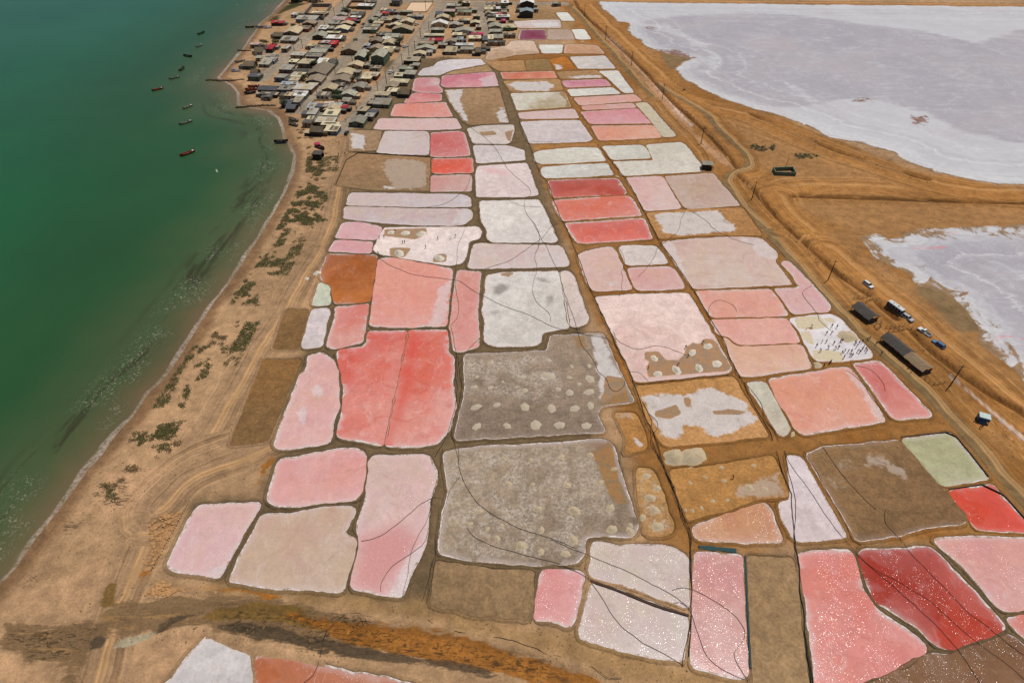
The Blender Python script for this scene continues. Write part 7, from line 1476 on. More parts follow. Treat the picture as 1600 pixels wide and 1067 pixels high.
for k in range(0, len(cst)):
    if 95 < cst[k][1] < 300:
        for off in (6.5, 9.5, 12.5, 15.5):
            c = cst[k] + inl[k] * off
            if fbm(np.array([c[0]]), np.array([c[1]]), .07, 31, 3)[0] > .53 + (.06 if cst[k][1] < 130 or cst[k][1] > 215 else 0) + (.1 if cst[k][1] > 250 else 0): strip_.append([(c[0] - 2, c[1] - 1.6), (c[0] + 2, c[1] - 1.6), (c[0] + 2, c[1] + 1.8), (c[0] - 2, c[1] + 1.8)])
tag(obj('beach_scrub', scrub(VEG + strip_, 7, 'beach_scrub', M_scrub, .15, .3, 3), M_scrub), 'low green creeping plants on the dune along the beach', 'scrub', kind='stuff')
for p, lb in zip(VEGE, ('green shrub patch on the tan plain, nearer the road', 'green shrub patch on the tan plain, by the enclosure')):
    q = np.array(p).mean(0); m = scrub([[(a - q[0], b_ - q[1]) for a, b_ in p]], 3.0, 'shrub_patch', M_leaf, .2, .6, 5)
    tag(obj('shrub_patch', m, M_leaf, None, (q[0], q[1], 0)), lb, 'shrubs', kind='stuff')
band = []
for k in range(700):
    t = rnd.uniform(.33, .93); c = np.array(COAST); L = np.r_[0, np.cumsum(np.hypot(*np.diff(c, axis=0).T))]; s_ = t * L[-1]
    x = np.interp(s_, L, c[:, 0]); y = np.interp(s_, L, c[:, 1]); x += rnd.uniform(6, 24) * .8; y += rnd.uniform(-6, 6)
    if 70 < y < 300 and fbm(np.array([x]), np.array([y]), .06, 77)[0] > .47 and seg_dist(np.array([x]), np.array([y]), S_TRACK[0])[0] > 5: q = rnd.uniform(.3, 1.1); band.append([(x - q, y - q * .6), (x + q, y - q * .8), (x + q * .8, y + q), (x - q * .9, y + q * .7)])
tag(obj('dune_twigs', scrub(band, 9, 'dune_twigs', M_dry, .13, .35, 8), M_dry), 'dry twiggy plants sprinkled over the dune sand', 'scrub', kind='stuff')

# ------------------------------------------------------------------ boats
def hull_mesh(L, B, H):
    v = []; f = []; n = 9; prof = [(0, 0), (.55, .06), (.85, .4), (1, 1), (.9, 1.0), (.75, .42), (.4, .16), (0, .12)]
    for i in range(n):
        t = i / (n - 1); wd = B / 2 * (math.sin(math.pi * (.12 + .82 * t)) ** .6) * (1 if t < .9 else .7); sheer = 1 + .5 * (2 * t - .9) ** 2
        for a, z in prof: v.append(((t - .5) * L, a * wd, z * H * sheer if z > .2 else z * H + (H * .5 * max(0, t - .85) / .15)))
        for a, z in prof[::-1]: v.append(((t - .5) * L, -a * wd, z * H * sheer if z > .2 else z * H + (H * .5 * max(0, t - .85) / .15)))
    m = 16
    for i in range(n - 1):
        for k in range(m): f.append((i * m + k, i * m + (k + 1) % m, (i + 1) * m + (k + 1) % m, (i + 1) * m + k))
    f.append(tuple(range(m))); f.append(tuple(range((n - 1) * m, n * m)))
    return mesh_from('hull', v, f, False)
M_boat = [simple('boat_dark', (52, 46, 40), .6), simple('boat_grey', (122, 120, 110), .6), simple('boat_red', (132, 54, 40), .6), simple('boat_blue_white', (196, 200, 204), .5), simple('boat_dark_red', (70, 30, 34), .6)]
M_wood = simple('weathered_wood', (118, 96, 72), .85); M_white = simple('white_paint', (206, 202, 196), .5); M_engine = simple('outboard', (34, 34, 36), .4); M_blue = simple('blue_paint', (40, 84, 150), .6)
HULL = {}
for k, (label, x, y, an, c) in enumerate(BOATS):
    L = 6.6 if k in (8, 20) else rnd.uniform(5.0, 6.2)
    if c not in HULL: h_ = hull_mesh(6, 1.7, .8); h_.materials.append(M_boat[c]); HULL[c] = h_
    sea_ = k < 10
    rt = empty('boat', (x, y, -.52 if sea_ else .0), R(an)); tag(rt, label, 'boat', 'fishing boats of the village'); s = L / 6
    h_ = obj('hull', HULL[c], None, rt); h_.scale = (s, s, s)
    for tx in (-1.5, 0, 1.4): obj('thwart', box_mesh('thwart', tx * s - .12, tx * s + .12, -.7 * s, .7 * s, .5 * s, .56 * s), M_wood, rt)
    if c in (1, 3, 2): obj('stern_deck', box_mesh('stern_deck', 1.8 * s, 2.7 * s, -.5 * s, .5 * s, .82 * s, .92 * s), M_white, rt)
    obj('outboard_motor', box_mesh('outboard_motor', -3.25 * s, -2.9 * s, -.15, .15, .3, 1.15, .04), M_engine, rt)
    if c in (3, 4): obj('canopy', box_mesh('canopy', -2.2 * s, -.4 * s, -.75 * s, .75 * s, 1.35 * s, 1.42 * s), M_blue if c == 3 else M_ROOF['magenta'], rt); [obj('canopy_post', box_mesh('canopy_post', a * s - .03, a * s + .03, b_ * s - .03, b_ * s + .03, .5, 1.34 * s), M_wood, rt) for a in (-2.1, -.5) for b_ in (-.6, .6)]

# jetties and groynes
def jetty(label, pts, wd, z, mat, name):
    q = resample(np.array(pts), .9, False); cx, cy = q.mean(0); rt = empty(name, (cx, cy, 0)); tag(rt, label, 'jetty')
    for k in range(len(q) - 1):
        a, b_ = q[k], q[k + 1]; an = math.atan2(b_[1] - a[1], b_[0] - a[0]); m = (a + b_) / 2
        bm = bmesh.new(); bmesh.ops.create_icosphere(bm, subdivisions=1, radius=1)
        for v_ in bm.verts: v_.co += Vector((rnd.uniform(-.2, .2), rnd.uniform(-.2, .2), rnd.uniform(-.2, .2)))
        o = obj('boulder', bm_mesh('boulder', bm), mat, rt, (m[0] - cx + rnd.uniform(-.2, .2), m[1] - cy + rnd.uniform(-.3, .3), z), an); o.scale = (.75, wd * rnd.uniform(.7, 1.2), rnd.uniform(.35, .6))
M_rock = simple('dark_rock', (74, 62, 50), .9, .25, 1.2, bump=.6)
jetty('dark rock jetty reaching from the sandy point into the bay', JETTY[0], .9, -.1, M_rock, 'jetty')
jetty('small dark jetty above the sandy point', JETTY[1], .7, -.1, M_rock, 'jetty')
jetty('low rubble groyne at the mouth of the small cove', JETTY[2], .8, -.1, M_rock, 'jetty')

# ------------------------------------------------------------------ poles
M_pole = simple('pole_wood', (62, 50, 40), .85); M_ins = simple('insulator', (150, 140, 130), .4)
for k, (label, x, y, h) in enumerate(POLES):
    rt = empty('power_pole', (x, y, 0)); tag(rt, label, 'power pole', 'power poles along the road' if k < 8 else 'street poles in the village')
    h *= .9
    obj('pole', tube('pole', [(0, 0, -.2), (0, 0, h)], .17, 7, .11), M_pole, rt)
    arm = obj('crossarm', box_mesh('crossarm', -.8, .8, .12, .22, h - .7, h - .58), M_pole, rt, rotz=R(-12) if k < 8 else 0)
    for sx_ in (-.7, 0, .7): obj('insulator', tube('insulator', [(sx_, .17, h - .58), (sx_, .17, h - .4)], .05, 6), M_ins, arm)

# ------------------------------------------------------------------ hoses
M_hose = simple('black_hose', (30, 27, 25), .55, rand=.3)
for label, r, pts in HOSES:
    q = resample(chaikin(np.array(pts), 2, False), 1.0, False); cx, cy = q.mean(0)
    q = q + np.stack([fbm(q[:, 0], q[:, 1], .25, 1, 3) - .5, fbm(q[:, 0], q[:, 1], .25, 2, 3) - .5], 1) * .8
    z = np.where(in_ponds(q[:, 0], q[:, 1]), .07, .27) + r; z = np.convolve(np.pad(z, 1, 'edge'), [.25, .5, .25], 'valid')
    sc_ = 1.0 + math.hypot(cx, cy) / 900
    o = obj('hose', tube('hose', [(a - cx, b_ - cy, c) for (a, b_), c in zip(q, z)], r * .54 * sc_, 5), M_hose, None, (cx, cy, 0)); tag(o, label, 'hose', 'pump hoses across the salt works')

# ------------------------------------------------------------------ salt heaps
def heap_mat(name, rgb):
    b = NB(name, .8); n = b.noise(2.6, 6, rough=.7); c = b.mulv(lin(rgb), b.lerp(n, .25, .75, .8, 1.12)); return b.done(c, None, b.bump(b.noise(4, 5), .6, .08))
M_heap = [heap_mat('salt_white', (214, 204, 186)), heap_mat('salt_cream', (186, 168, 138)), heap_mat('salt_grey', (182, 168, 146))]
HEAPM = []
for k in range(5):
    v = [(0, 0, 1)]; f = []; r = random.Random(k); n = 20; rings = [(.25, .9), (.5, .62), (.75, .3), (1, .02), (1.12, -.03)]
    for j, (rr, z) in enumerate(rings):
        for a in range(n): q = 1 + .12 * math.sin(a * 6.283 / n * 2 + k) + .08 * math.sin(a * 6.283 / n * 5 + k * 2) + r.uniform(-.06, .06); v.append((rr * q * math.cos(a * 6.283 / n), rr * q * math.sin(a * 6.283 / n), z * r.uniform(.85, 1.1)))
    for a in range(n): f.append((0, 1 + a, 1 + (a + 1) % n))
    for j in range(4):
        for a in range(n): f.append((1 + j * n + a, 1 + (j + 1) * n + a, 1 + (j + 1) * n + (a + 1) % n, 1 + j * n + (a + 1) % n))
    HEAPM.append(mesh_from('salt_heap', v, f, True))
_hm = {}
HL = left_order([(q[0], q[2], q[3]) for q in HEAPS])
for k, (label, group, x, y, r_, c) in enumerate(HEAPS):
    label = HL[k]; r_ *= (.8, .62, .72)[c] if r_ < 2.3 else 1.0
    key = (k % 5, c)
    if key not in _hm: m = HEAPM[k % 5].copy(); m.materials.append(M_heap[c]); _hm[key] = m
    o = obj('salt_heap', _hm[key], None, None, (x, y, .03), rnd.uniform(0, 6)); q_ = rnd.uniform(.8, 1.2); o.scale = (r_ * q_, r_ / q_, r_ * (.55, .48, .24)[c] * rnd.uniform(.7, 1.3))
    tag(o, label, 'salt heap', group or None)

# ------------------------------------------------------------------ people
def body_mesh(pose):
    J = {'pel': (0, 0, .92), 'chest': (0, 0, 1.28), 'neck': (0, 0, 1.46), 'head': (0, 0, 1.58), 'top': (0, 0, 1.70)}
    lean = {0: 0, 1: .55, 2: .06}[pose]
    for k in ('chest', 'neck', 'head', 'top'):
        dz = J[k][2] - .92; J[k] = (0, -math.sin(lean) * dz, .92 + math.cos(lean) * dz)
    st = {0: .0, 1: .12, 2: .22}[pose]; V = []; E = []; Rr = []; ix = {}
    def add(n_, p, r): ix[n_] = len(V); V.append(p); Rr.append(r)
    add('pel', J['pel'], .14); add('chest', J['chest'], .16); add('neck', J['neck'], .06); add('head', J['head'], .10); add('top', J['top'], .085)
    E += [('pel', 'chest'), ('chest', 'neck'), ('neck', 'head'), ('head', 'top')]
    ch = J['chest']
    for s, nm in ((-1, 'l'), (1, 'r')):
        add('hip' + nm, (s * .1, 0, .84), .10); add('kn' + nm, (s * .11, s * st * .6 - .03, .47), .07); add('an' + nm, (s * .11, s * st, .07), .045); add('toe' + nm, (s * .12, s * st - .15, .03), .035)
        E += [('pel', 'hip' + nm), ('hip' + nm, 'kn' + nm), ('kn' + nm, 'an' + nm), ('an' + nm, 'toe' + nm)]
        sz = ch[2] + .1 * math.cos(lean); sy_ = ch[1] - .1 * math.sin(lean)
        fw = {0: .04, 1: .28, 2: .12 * s}[pose]
        add('sh' + nm, (s * .19, sy_, sz), .06); add('el' + nm, (s * .25, sy_ - fw * .5, sz - .28), .048); add('wr' + nm, (s * .24, sy_ - fw - .06, sz - .5), .036); add('ha' + nm, (s * .24, sy_ - fw - .09, sz - .6), .04)
        E += [('chest', 'sh' + nm), ('sh' + nm, 'el' + nm), ('el' + nm, 'wr' + nm), ('wr' + nm, 'ha' + nm)]
    me = bpy.data.meshes.new('body_src'); me.from_pydata(V, [(ix[a], ix[b_]) for a, b_ in E], []); o = bpy.data.objects.new('body_src', me); COL.objects.link(o)
    md = o.modifiers.new('skin', 'SKIN'); md.use_smooth_shade = True
    for i, r in enumerate(Rr): me.skin_vertices[0].data[i].radius = (r, r * .85); me.skin_vertices[0].data[i].use_root = i == 0
    sb = o.modifiers.new('sub', 'SUBSURF'); sb.levels = 1; sb.render_levels = 1
    dg = bpy.context.evaluated_depsgraph_get(); out = bpy.data.meshes.new_from_object(o.evaluated_get(dg)); bpy.data.objects.remove(o)
    out.materials.clear(); out.name = 'body'
    mi = []
    for p in out.polygons:
        c = p.center; up = (c.z - .92) * math.cos(lean) - c.y * math.sin(lean) if c.z > .8 else c.z - .92
        mi.append(2 if up > .58 or (abs(c.x) > .2 and c.z < J['chest'][2] - .2) or c.z < .06 else (1 if c.z < .94 and up < .08 else 0))
    out.polygons.foreach_set('material_index', mi)
    hb = bmesh.new(); bmesh.ops.create_icosphere(hb, subdivisions=2, radius=.125); hp = Vector(J['head']).lerp(Vector(J['top']), .75)
    for v_ in hb.verts: v_.co = Vector((v_.co.x, v_.co.y * 1.05 + .015, max(v_.co.z, -.03))) + hp
    return out, bm_mesh('hair', hb, 0, True)
M_skin = simple('skin', (128, 86, 62), .7); M_hair = simple('hair_dark', (28, 22, 20), .7)
SHIRT = [simple('clothes_dark', (40, 38, 46), .9), simple('clothes_blue', (52, 66, 104), .9), simple('clothes_red', (122, 34, 44), .9), simple('clothes_green', (44, 92, 84), .9), simple('clothes_pale', (186, 180, 172), .9)]
M_trous = simple('trousers', (44, 44, 54), .9)
_bd = {}
poses = [body_mesh(k) for k in range(3)]
PL = left_order([(q[0], q[2], q[3]) for q in PEOPLE])
for k, (label, group, x, y, pose, c) in enumerate(PEOPLE):
    label = PL[k]
    if (pose, c) not in _bd:
        m = poses[pose][0].copy(); [m.materials.append(q) for q in (SHIRT[c], M_trous, M_skin)]; _bd[(pose, c)] = m
    s = rnd.uniform(.80, .9)
    o = obj('person', _bd[(pose, c)], None, None, (x, y, .05), rnd.uniform(-2.5, 2.5)); o.scale = (s, s, s); tag(o, label, 'person', group or None)
    h_ = obj('hair', poses[pose][1], M_hair, o)

# ------------------------------------------------------------------ vehicles
M_tyre = simple('tyre', (26, 26, 26), .9); M_rimm = simple('wheel_rim', (140, 140, 142), .4); M_carglass = simple('car_glass', (24, 30, 36), .12); M_lamp = simple('headlight', (200, 200, 190), .2); M_bumper = simple('bumper', (44, 44, 46), .6); M_tail = simple('tail_light', (140, 24, 20), .3)
def paint(name, rgb): return simple(name, rgb, .28, .04, .6)
P_white = paint('paint_white', (208, 210, 210)); P_silver = paint('paint_silver', (176, 184, 186)); P_blue = paint('paint_blue', (92, 122, 158)); P_dark = paint('paint_dark', (52, 56, 62)); P_buss = paint('paint_bus_side', (60, 74, 88))
def cyl_x(name, r, w_, n=14):
    bm = bmesh.new(); bmesh.ops.create_cone(bm, cap_ends=True, segments=n, radius1=r, radius2=r, depth=w_, matrix=Matrix.Rotation(R(90), 4, 'X')); return bm_mesh(name, bm)
TYRE = cyl_x('tyre', .36, .24); RIM = cyl_x('rim', .2, .27); TYRE.materials.append(M_tyre); RIM.materials.append(M_rimm)
def frustum(name, x0, x1, w0, z0, X0, X1, w1, z1, bevel=.05):
    bm = bmesh.new(); a = [bm.verts.new(q) for q in ((x0, -w0, z0), (x1, -w0, z0), (x1, w0, z0), (x0, w0, z0), (X0, -w1, z1), (X1, -w1, z1), (X1, w1, z1), (X0, w1, z1))]
    for q in ((3, 2, 1, 0), (4, 5, 6, 7), (0, 1, 5, 4), (1, 2, 6, 5), (2, 3, 7, 6), (3, 0, 4, 7)): bm.faces.new([a[i] for i in q])
    return bm_mesh(name, bm, bevel)
def car(name, label, cat, x, y, an, mat, kind, group=None):
    rt = empty(name, (x, y, .0), an); tag(rt, label, cat, group); L = 4.5; W = .9; rt.scale = (.82,) * 3
    if kind == 'pickup': L = 5.1
    h = L / 2
    # x forward
    obj('body', frustum('body', -h, h, W * .97, .42, -h + .06, h - .05, W, 1.02, .08), mat, rt)
    if kind == 'pickup': c0, c1, t0, t1 = -.35, 1.25, -.15, .65
    elif kind == 'suv': c0, c1, t0, t1 = -h + .12, 1.05, -h + .4, .45
    else: c0, c1, t0, t1 = -1.7, .95, -1.2, .3
    obj('cabin_glass', frustum('cabin_glass', c0, c1, W * .93, 1.0, t0, t1, W * .76, 1.58, .03), M_carglass, rt)
    rf = obj('roof', frustum('roof', t0 - .05, t1 + .05, W * .80, 1.58, t0 + .05, t1 - .05, W * .72, 1.68, .03), mat, rt)
    for s in (-1, 1):
        for px in (c0 + .25, (c0 + c1) / 2 - .1, c1 - .62):
            obj('pillar', frustum('pillar', px, px + .1, .02, .98, px + (t0 - c0) * (.3 if px > (c0 + c1) / 2 - .3 else .9) * .6, px + .1 + (t0 - c0) * .4, .02, 1.6, 0), mat, rt, (0, s * W * .88, 0))
        obj('headlight', box_mesh('headlight', h - .08, h - .02, s * .62 - .16, s * .62 + .16, .72, .9), M_lamp, rt); obj('tail_light', box_mesh('tail_light', -h - .01, -h + .06, s * .72 - .09, s * .72 + .09, .7, .98), M_tail, rt)
        for wx in (h * .62, -h * .6):
            wl = obj('wheel', TYRE, None, rt, (wx, s * (W - .1), .36)); obj('rim', RIM, None, wl)
    obj('bumper', box_mesh('bumper', h - .06, h + .09, -.8, .8, .4, .58, .03), M_bumper, rt); obj('bumper', box_mesh('bumper', -h - .09, -h + .06, -.8, .8, .4, .58, .03), M_bumper, rt)
    if kind == 'pickup':
        obj('cargo_bed', box_mesh('cargo_bed', -h + .15, -.45, -W * .8, W * .8, .98, 1.035), M_bumper, rt)
    if kind == 'suv':
        for s in (-.55, .55): obj('roof_rail', box_mesh('roof_rail', t0 + .1, t1 - .1, s - .03, s + .03, 1.69, 1.76), M_bumper, rt)
    return rt
flatp = [q for l in PTS for q in l]
(BUS_, C1, C2, C3, C4, V1, V2, V3, V4, V5, SH1, SH2, HUT, BLUE, BHUT, E0, E1, E2, E3, EP, MOTO, _u) = flatp
road = math.atan2(116.05 - 163.03, 115.46 - 100.87)      # towards the camera along the pole line
def bus(x, y, an):
    rt = empty('minibus', (x, y, 0), an); tag(rt, 'white roofed minibus parked beside the smaller thatched shelter', 'bus'); h = 3.6; W = 1.1; rt.scale = (.76,) * 3
    obj('body', frustum('body', -h, h, W * .98, .4, -h + .02, h - .02, W, 1.35, .06), P_buss, rt)
    obj('window_band', frustum('window_band', -h + .05, h - .05, W * .99, 1.34, -h + .12, h - .25, W * .94, 2.25, .03), M_carglass, rt)
    rf = obj('roof', frustum('roof', -h + .02, h - .12, W, 2.24, -h + .12, h - .3, W * .88, 2.55, .06), P_white, rt)
    for s in (-1, 1):
        for k in range(6): obj('pillar', box_mesh('pillar', -h + .1 + k * 1.3, -h + .22 + k * 1.3, s * W * .985 - .02, s * W * .985 + .02, 1.3, 2.26), P_white, rt)
        for wx in (h * .6, -h * .55): wl = obj('wheel', TYRE, None, rt, (wx, s * (W - .12), .36)); obj('rim', RIM, None, wl)
        obj('headlight', box_mesh('headlight', h - .06, h + .02, s * .8 - .15, s * .8 + .15, .6, .82), M_lamp, rt)
    for k in (-1.6, .5, .9): obj('roof_hatch', box_mesh('roof_hatch', k, k + .35, -.25, .25, 2.56, 2.62), M_bumper, rf)
    obj('bumper', box_mesh('bumper', h - .05, h + .12, -.95, .95, .38, .6, .03), M_bumper, rt)
bus(BUS_[0], BUS_[1], road + R(6))
G_ = 'vehicles parked beside the shelters'
car('suv', 'white off road car alone above the smaller shelter', 'car', *C1, road + R(4), P_white, 'suv', G_)
car('suv', 'silver off road car right behind the minibus', 'car', *C2, road + R(10), P_silver, 'suv', G_)
car('pickup', 'white pickup with a dark bed beside the long shelter', 'pickup', *C3, road + R(6) + math.pi, P_white, 'pickup', G_)
car('hatchback', 'blue grey car nearest the camera beside the long shelter', 'car', *C4, road + R(8) + math.pi, P_blue, 'suv', G_)
G2 = 'cars in the village streets'
car('car', 'white car driving in the wide village street', 'car', *V1, R(70), P_white, 'car', G2); car('car', 'dark car parked at the near end of the wide village street', 'car', *V2, R(85), P_dark, 'suv', G2)
car('car', 'white car parked by the blue walled house', 'car', *V3, R(60), P_white, 'car', G2); car('car', 'white car parked under the big street tree', 'car', *V4, R(60), P_white, 'car', G2); car('car', 'dark blue car beside the second street', 'car', *V5, R(20), P_dark, 'suv', G2)

# ------------------------------------------------------------------ shelters, huts, fences
def thatch_mat(name, rgb):
    b = NB(name, .95); tc = b.n('ShaderNodeTexCoord').outputs['Object']; n = b.noise(3.0, 6, b.mapv((3, 1, 1), tc), rough=.7)
    return b.done(b.mulv(lin(rgb), b.lerp(n, .25, .75, .6, 1.4)), None, b.bump(n, .9, .12))
M_th1 = thatch_mat('thatch_dark', (80, 74, 70)); M_th2 = thatch_mat('thatch_tan', (142, 120, 94))
def thatch_roof(x0, x1, half, he, hr, seed):
    r = random.Random(seed); v = []; f = []; nx = max(4, int((x1 - x0) / .8)); prof = [(-half - .35, he - .22), (-half * .55, he + (hr - he) * .45), (0, hr), (half * .55, he + (hr - he) * .45), (half + .35, he - .22)]
    for lay in (0, .18):
        for i in range(nx + 1):
            x = x0 + (x1 - x0) * i / nx; sag = -.12 * math.sin(math.pi * i / nx)
            for yy, zz in prof: v.append((x + r.uniform(-.1, .1) * (i in (0, nx)), yy + r.uniform(-.1, .1), zz + lay + sag + r.uniform(-.06, .06)))
    m = len(prof); o = (nx + 1) * m
    for i in range(nx):
        for k in range(m - 1):
            a = i * m + k; f += [(a, a + 1, a + m + 1, a + m), (o + a, o + a + 1, o + a + m + 1, o + a + m)]
        for k in (0, m - 1): a = i * m + k; f.append((a, a + m, o + a + m, o + a))
    for i in (0, nx):
        for k in range(m - 1): a = i * m + k; f.append((a, a + 1, o + a + 1, o + a))
    bm = bmesh.new(); me_ = mesh_from('t', v, f); bm.from_mesh(me_); bpy.data.meshes.remove(me_); return bm_mesh('roof', bm)
def shelter(label, x, y, an, L, half, he, hr, split=None):
    rt = empty('thatched_shelter', (x, y, 0), an); tag(rt, label, 'shelter', 'thatched shelters by the road'); h = L / 2
    if split is None: obj('roof', thatch_roof(-h, h, half, he, hr, 1), M_th1, rt)
    else:
        obj('roof', thatch_roof(-h, split, half, he, hr, 2), M_th1, rt)['label'] = 'dark grey thatch half of the roof'
        obj('roof', thatch_roof(split + .02, h, half, he - .12, hr - .1, 3), M_th2, rt)['label'] = 'tan thatch half of the roof'
    n = int(L // 2.6)
    for k in range(n + 1):
        px = -h + .25 + (L - .5) * k / n
        for s in (-1, 1): obj('post', tube('post', [(px, s * half * .95, 0), (px + .03, s * half * .95, he)], .08, 6), M_wood, rt)
    obj('end_wall', box_mesh('end_wall', h - .25, h - .15, -half * .9, half * .9, 0, he - .25), M_th1, rt)
    obj('beam', box_mesh('beam', -h + .1, h - .1, -.06, .06, hr - .35, hr - .22), M_wood, rt)
    for k in range(int(L // 4)): obj('bench', box_mesh('bench', -h + 1 + k * 4, -h + 2.8 + k * 4, -.35, .35, .35, .5, .03), M_wood, rt)
shelter('smaller dark thatched shelter left of the minibus', SH1[0], SH1[1], road + R(4), 7.0, 1.9, 1.7, 2.6)
shelter('long thatched shelter, half dark half tan, beside the pickup', SH2[0], SH2[1], road + R(3), 15.0, 1.8, 1.7, 2.55, .9)
def fence(label, pts, gap, ph, rails=2, mat=M_wood, name='stick_fence'):
    q = np.array(pts); cx, cy = q.mean(0); rt = empty(name, (cx, cy, 0)); tag(rt, label, 'fence')
    d = resample(q, gap, False)
    for a, b_ in d: obj('post', tube('post', [(a - cx, b_ - cy, -.1), (a - cx + rnd.uniform(-.1, .1), b_ - cy + rnd.uniform(-.1, .1), ph * rnd.uniform(.8, 1.2))], .07, 5, .05), mat, rt)
    if rails:
        for k in range(len(d) - 1):
            for z in ([.45, .95] if rails == 2 else [.6]): obj('rail', tube('rail', [(d[k][0] - cx, d[k][1] - cy, z + rnd.uniform(-.1, .1)), (d[k + 1][0] - cx, d[k + 1][1] - cy, z + rnd.uniform(-.1, .1))], .05, 4), mat, rt)
FL = ['stick fence behind the smaller shelter, upper row', 'crooked stick fence at the right end of the smaller shelter', 'upper stick fence between the two shelters', 'lower stick fence between the two shelters', 'small stick pen below the smaller shelter', 'angular pole barrier right of the long shelter']
for l_, p in zip(FL, FENCES): fence(l_, p, 1.5, 1.2)
fence('row of dark short stakes between the rubble and the lower left pond', FENCES[6], .62, .5, 0, M_pole, 'stake_row')
# blue tarpaulin hut
rt = empty('tarpaulin_hut', (BLUE[0], BLUE[1], 0), R(-25)); rt.scale = (.85,) * 3; tag(rt, 'small blue tarpaulin hut with pale roof beside the gravel road', 'hut')
M_tarp = simple('blue_tarp', (30, 84, 128), .5, .2, 2, bump=.4); M_tarp2 = simple('pale_tarp', (176, 190, 186), .5)
obj('roof', frustum('roof', -1.5, 1.5, 1.2, 2.1, -1.4, 1.4, 1.1, 2.2, 0), M_tarp2, rt)
obj('back_sheet', box_mesh('back_sheet', -1.4, 1.4, 1.05, 1.1, 0, 2.09), M_tarp, rt); obj('side_sheet', box_mesh('side_sheet', -1.45, -1.4, -.9, 1.04, .3, 2.09), M_tarp, rt); obj('front_sheet', box_mesh('front_sheet', -1.4, 1.4, -1.1, -1.05, .9, 2.09), M_tarp, rt)
for sx_ in (-1.35, 1.35):
    for sy_ in (-1.0, 1.0): obj('post', tube('post', [(sx_, sy_, 0), (sx_, sy_, 2.1)], .05, 5), M_wood, rt)
obj('counter', box_mesh('counter', -1.1, .9, -1.5, -1.15, 0, .85, .03), M_tarp, rt); obj('crate', box_mesh('crate', .95, 1.4, -1.7, -1.25, 0, .45, .02), M_wood, rt)
# small lean-to hut by the L shaped pan, and hut below the village
for nm, lb, P_, sc_ in (('lean_to', 'small open lean-to hut with a dark inside at the corner of the L shaped pan', HUT, 1.0), ('lean_to', 'small grey beach hut beside the beached red boat', BHUT, .95)):
    rt = empty(nm, (P_[0], P_[1], 0), R(-8)); tag(rt, lb, 'hut')
    obj('roof', frustum('roof', -2.2 * sc_, 2.2 * sc_, 1.9, 2.35, -2.2 * sc_, 2.2 * sc_, 1.9, 2.45, 0), M_th1 if sc_ < 1 else M_ROOF['grey'], rt)
    obj('back_wall', box_mesh('back_wall', -2 * sc_, 2 * sc_, 1.5, 1.6, 0, 2.34), M_pole, rt); obj('side_wall', box_mesh('side_wall', -2.05 * sc_, -1.95 * sc_, -1.5, 1.49, 0, 2.34), M_pole, rt); obj('front_screen', box_mesh('front_screen', -1.9 * sc_, 1.9 * sc_, -1.6, -1.52, 0, 1.7), M_pole, rt)
    for sx_ in (-2.1, 2.1): obj('post', tube('post', [(sx_ * sc_, -1.75, 0), (sx_ * sc_, -1.75, 2.35)], .07, 5), M_wood, rt)
# enclosure on the plain
M_mint = simple('mint_wall', (92, 112, 92), .85)
en = yard('walled_enclosure', 'roofless green grey walled enclosure on the tan plain', [E0, E1, E2, E3], 1.5, .35, M_mint, 'enclosure')
rt = empty('pole', (EP[0], EP[1], 0)); tag(rt, 'thin leaning pole rising behind the walled enclosure', 'pole'); obj('shaft', tube('shaft', [(0, 0, 0), (.4, 0, 5.4)], .09, 5, .06), M_pole, rt)
# motorbike by the salt flat road
def motorbike(x, y, an):
    rt = empty('motorbike', (x, y, 0), an); rt.scale = (.85,) * 3; tag(rt, 'dark motorbike parked on the road edge by the salt flat', 'motorbike')
    for wx in (-.65, .65): wl = obj('wheel', cyl_x('wheel', .31, .1), M_tyre, rt, (wx, 0, .31)); obj('rim', cyl_x('rim', .16, .12), M_rimm, wl)
    obj('frame', box_mesh('frame', -.4, .4, -.12, .12, .35, .65, .04), M_engine, rt); obj('saddle', box_mesh('saddle', -.7, .1, -.14, .14, .72, .84, .03), M_tyre, rt); obj('fuel_tank', frustum('fuel_tank', .1, .5, .15, .68, .14, .45, .12, .9, .03), SHIRT[2], rt)
    obj('handlebar', box_mesh('handlebar', .55, .6, -.36, .36, 1.0, 1.05), M_rimm, rt); obj('fork', tube('fork', [(.65, 0, .31), (.55, 0, 1.02)], .04, 5), M_rimm, rt)
motorbike(MOTO[0], MOTO[1], R(20))
# teal nets, dividing board
M_teal = simple('teal_net', (30, 66, 66), .7, .3, 3)
def strip(label, name, pts, wd, z, mat, cat):
    q = resample(chaikin(np.array(pts), 1, False), .8, False); cx, cy = q.mean(0); t = np.gradient(q, axis=0); t /= np.hypot(t[:, 0], t[:, 1])[:, None]; nr = np.stack([-t[:, 1], t[:, 0]], 1); v = []; f = []
    for k, (p, n_) in enumerate(zip(q, nr)):
        j = rnd.uniform(.8, 1.2) * wd / 2
        for s, zz in ((-1, .02), (-1, z), (1, z), (1, .02)): v.append((p[0] - cx + n_[0] * s * j, p[1] - cy + n_[1] * s * j, zz * rnd.uniform(.85, 1.1)))
        if k: a = 4 * k; f += [(a - 4, a, a + 1, a - 3), (a - 3, a + 1, a + 2, a - 2), (a - 2, a + 2, a + 3, a - 1)]
    o = obj(name, mesh_from(name, v, f), mat, None, (cx, cy, 0)); tag(o, label, cat)
strip('dark teal net roll lying across the top of the tall dusty rose pond', 'net_roll', TEAL[0], .9, .36, M_teal, 'net')
strip('dark teal net strip along the right side of the tall dusty rose pond', 'net_strip', TEAL[1], .32, .36, M_teal, 'net')
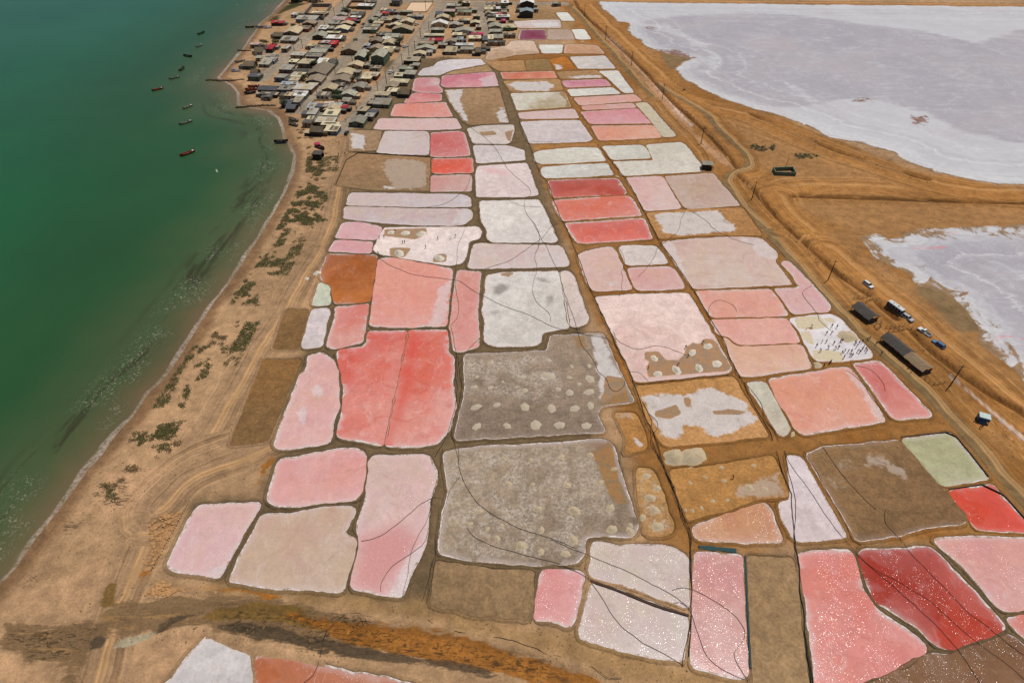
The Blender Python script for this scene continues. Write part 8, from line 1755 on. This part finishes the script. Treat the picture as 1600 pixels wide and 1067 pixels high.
strip('dark dividing bar between the upper and lower pale ponds', 'dividing_bar', TEAL[2], .45, .33, simple('dark_bar', (70, 50, 38), .8), 'divider')
# bagged salt beside the worker in red
# ------------------------------------------------------------------ rubble
M_clod = simple('clod', (182, 138, 92), .95, .25, 2)
for zi, (p, lb) in enumerate(zip(Z_RUBBLE, ('rubble bank of dry earth clods beside the stake row', 'heap of dry earth clods at the corner of the lower left pond', 'line of earth clods along the track below the lower left pond'))):
    a = np.array(p); x0, y0 = a.min(0); x1, y1 = a.max(0); n = 0; bm = bmesh.new()
    for _ in range(6000):
        x = rnd.uniform(x0, x1); y = rnd.uniform(y0, y1)
        if n >= (150, 60, 60)[zi]: break
        if inside(np.array([x]), np.array([y]), p)[0]:
            g_ = bmesh.ops.create_icosphere(bm, subdivisions=1, radius=rnd.uniform(.15, .5)); sq = rnd.uniform(.45, .8); ax = rnd.uniform(.7, 1.3)
            for v_ in g_['verts']: v_.co = Vector((v_.co.x * ax * rnd.uniform(.8, 1.2) + x, v_.co.y * rnd.uniform(.8, 1.2) + y, v_.co.z * sq + .08))
            n += 1
    tag(obj('rubble', bm_mesh('rubble', bm), M_clod), lb, 'rubble', kind='stuff')

# ------------------------------------------------------------------ litter, stones and twigs on bare ground
M_stone = simple('small_stones', (120, 96, 66), .95, .3, 3)
lx = np.array([rnd.uniform(-165, 170) for _ in range(26000)]); ly = np.array([40 + 330 * rnd.random() ** 1.6 for _ in range(26000)])
ld = seg_dist(lx, ly, COAST); ok = inside(lx, ly, LAND) & (ld > 3) & (np.abs(lx) < ly * .85 + 45) & (fbm(lx, ly, .09, 83, 4) > .5)
for q in POND_POLYS: ok &= ~inside(lx, ly, q)
for q in (fl1, fl2): ok &= ~inside(lx, ly, q)
lx, ly = lx[ok], ly[ok]; lz = ground_height(lx, ly, np.where(inside(lx, ly, LAND), seg_dist(lx, ly, COAST), -1))
v = []; f = []
for x, y, z in zip(lx, ly, lz):
    r = rnd.uniform(.05, .17) * (1 + y / 400); a = rnd.uniform(0, 6.28); ca_, sa_ = math.cos(a) * r * rnd.uniform(1, 2), math.sin(a) * r; i = len(v)
    v += [(x - ca_, y - sa_, z - .02), (x + sa_, y - ca_, z - .02), (x + ca_, y + sa_, z - .02), (x - sa_, y + ca_, z - .02), (x, y, z + r * .8)]
    f += [(i, i + 1, i + 4), (i + 1, i + 2, i + 4), (i + 2, i + 3, i + 4), (i + 3, i, i + 4)]
tag(obj('ground_litter', mesh_from('ground_litter', v, f), M_stone), 'small stones and twigs scattered over the bare earth', 'litter', kind='stuff')
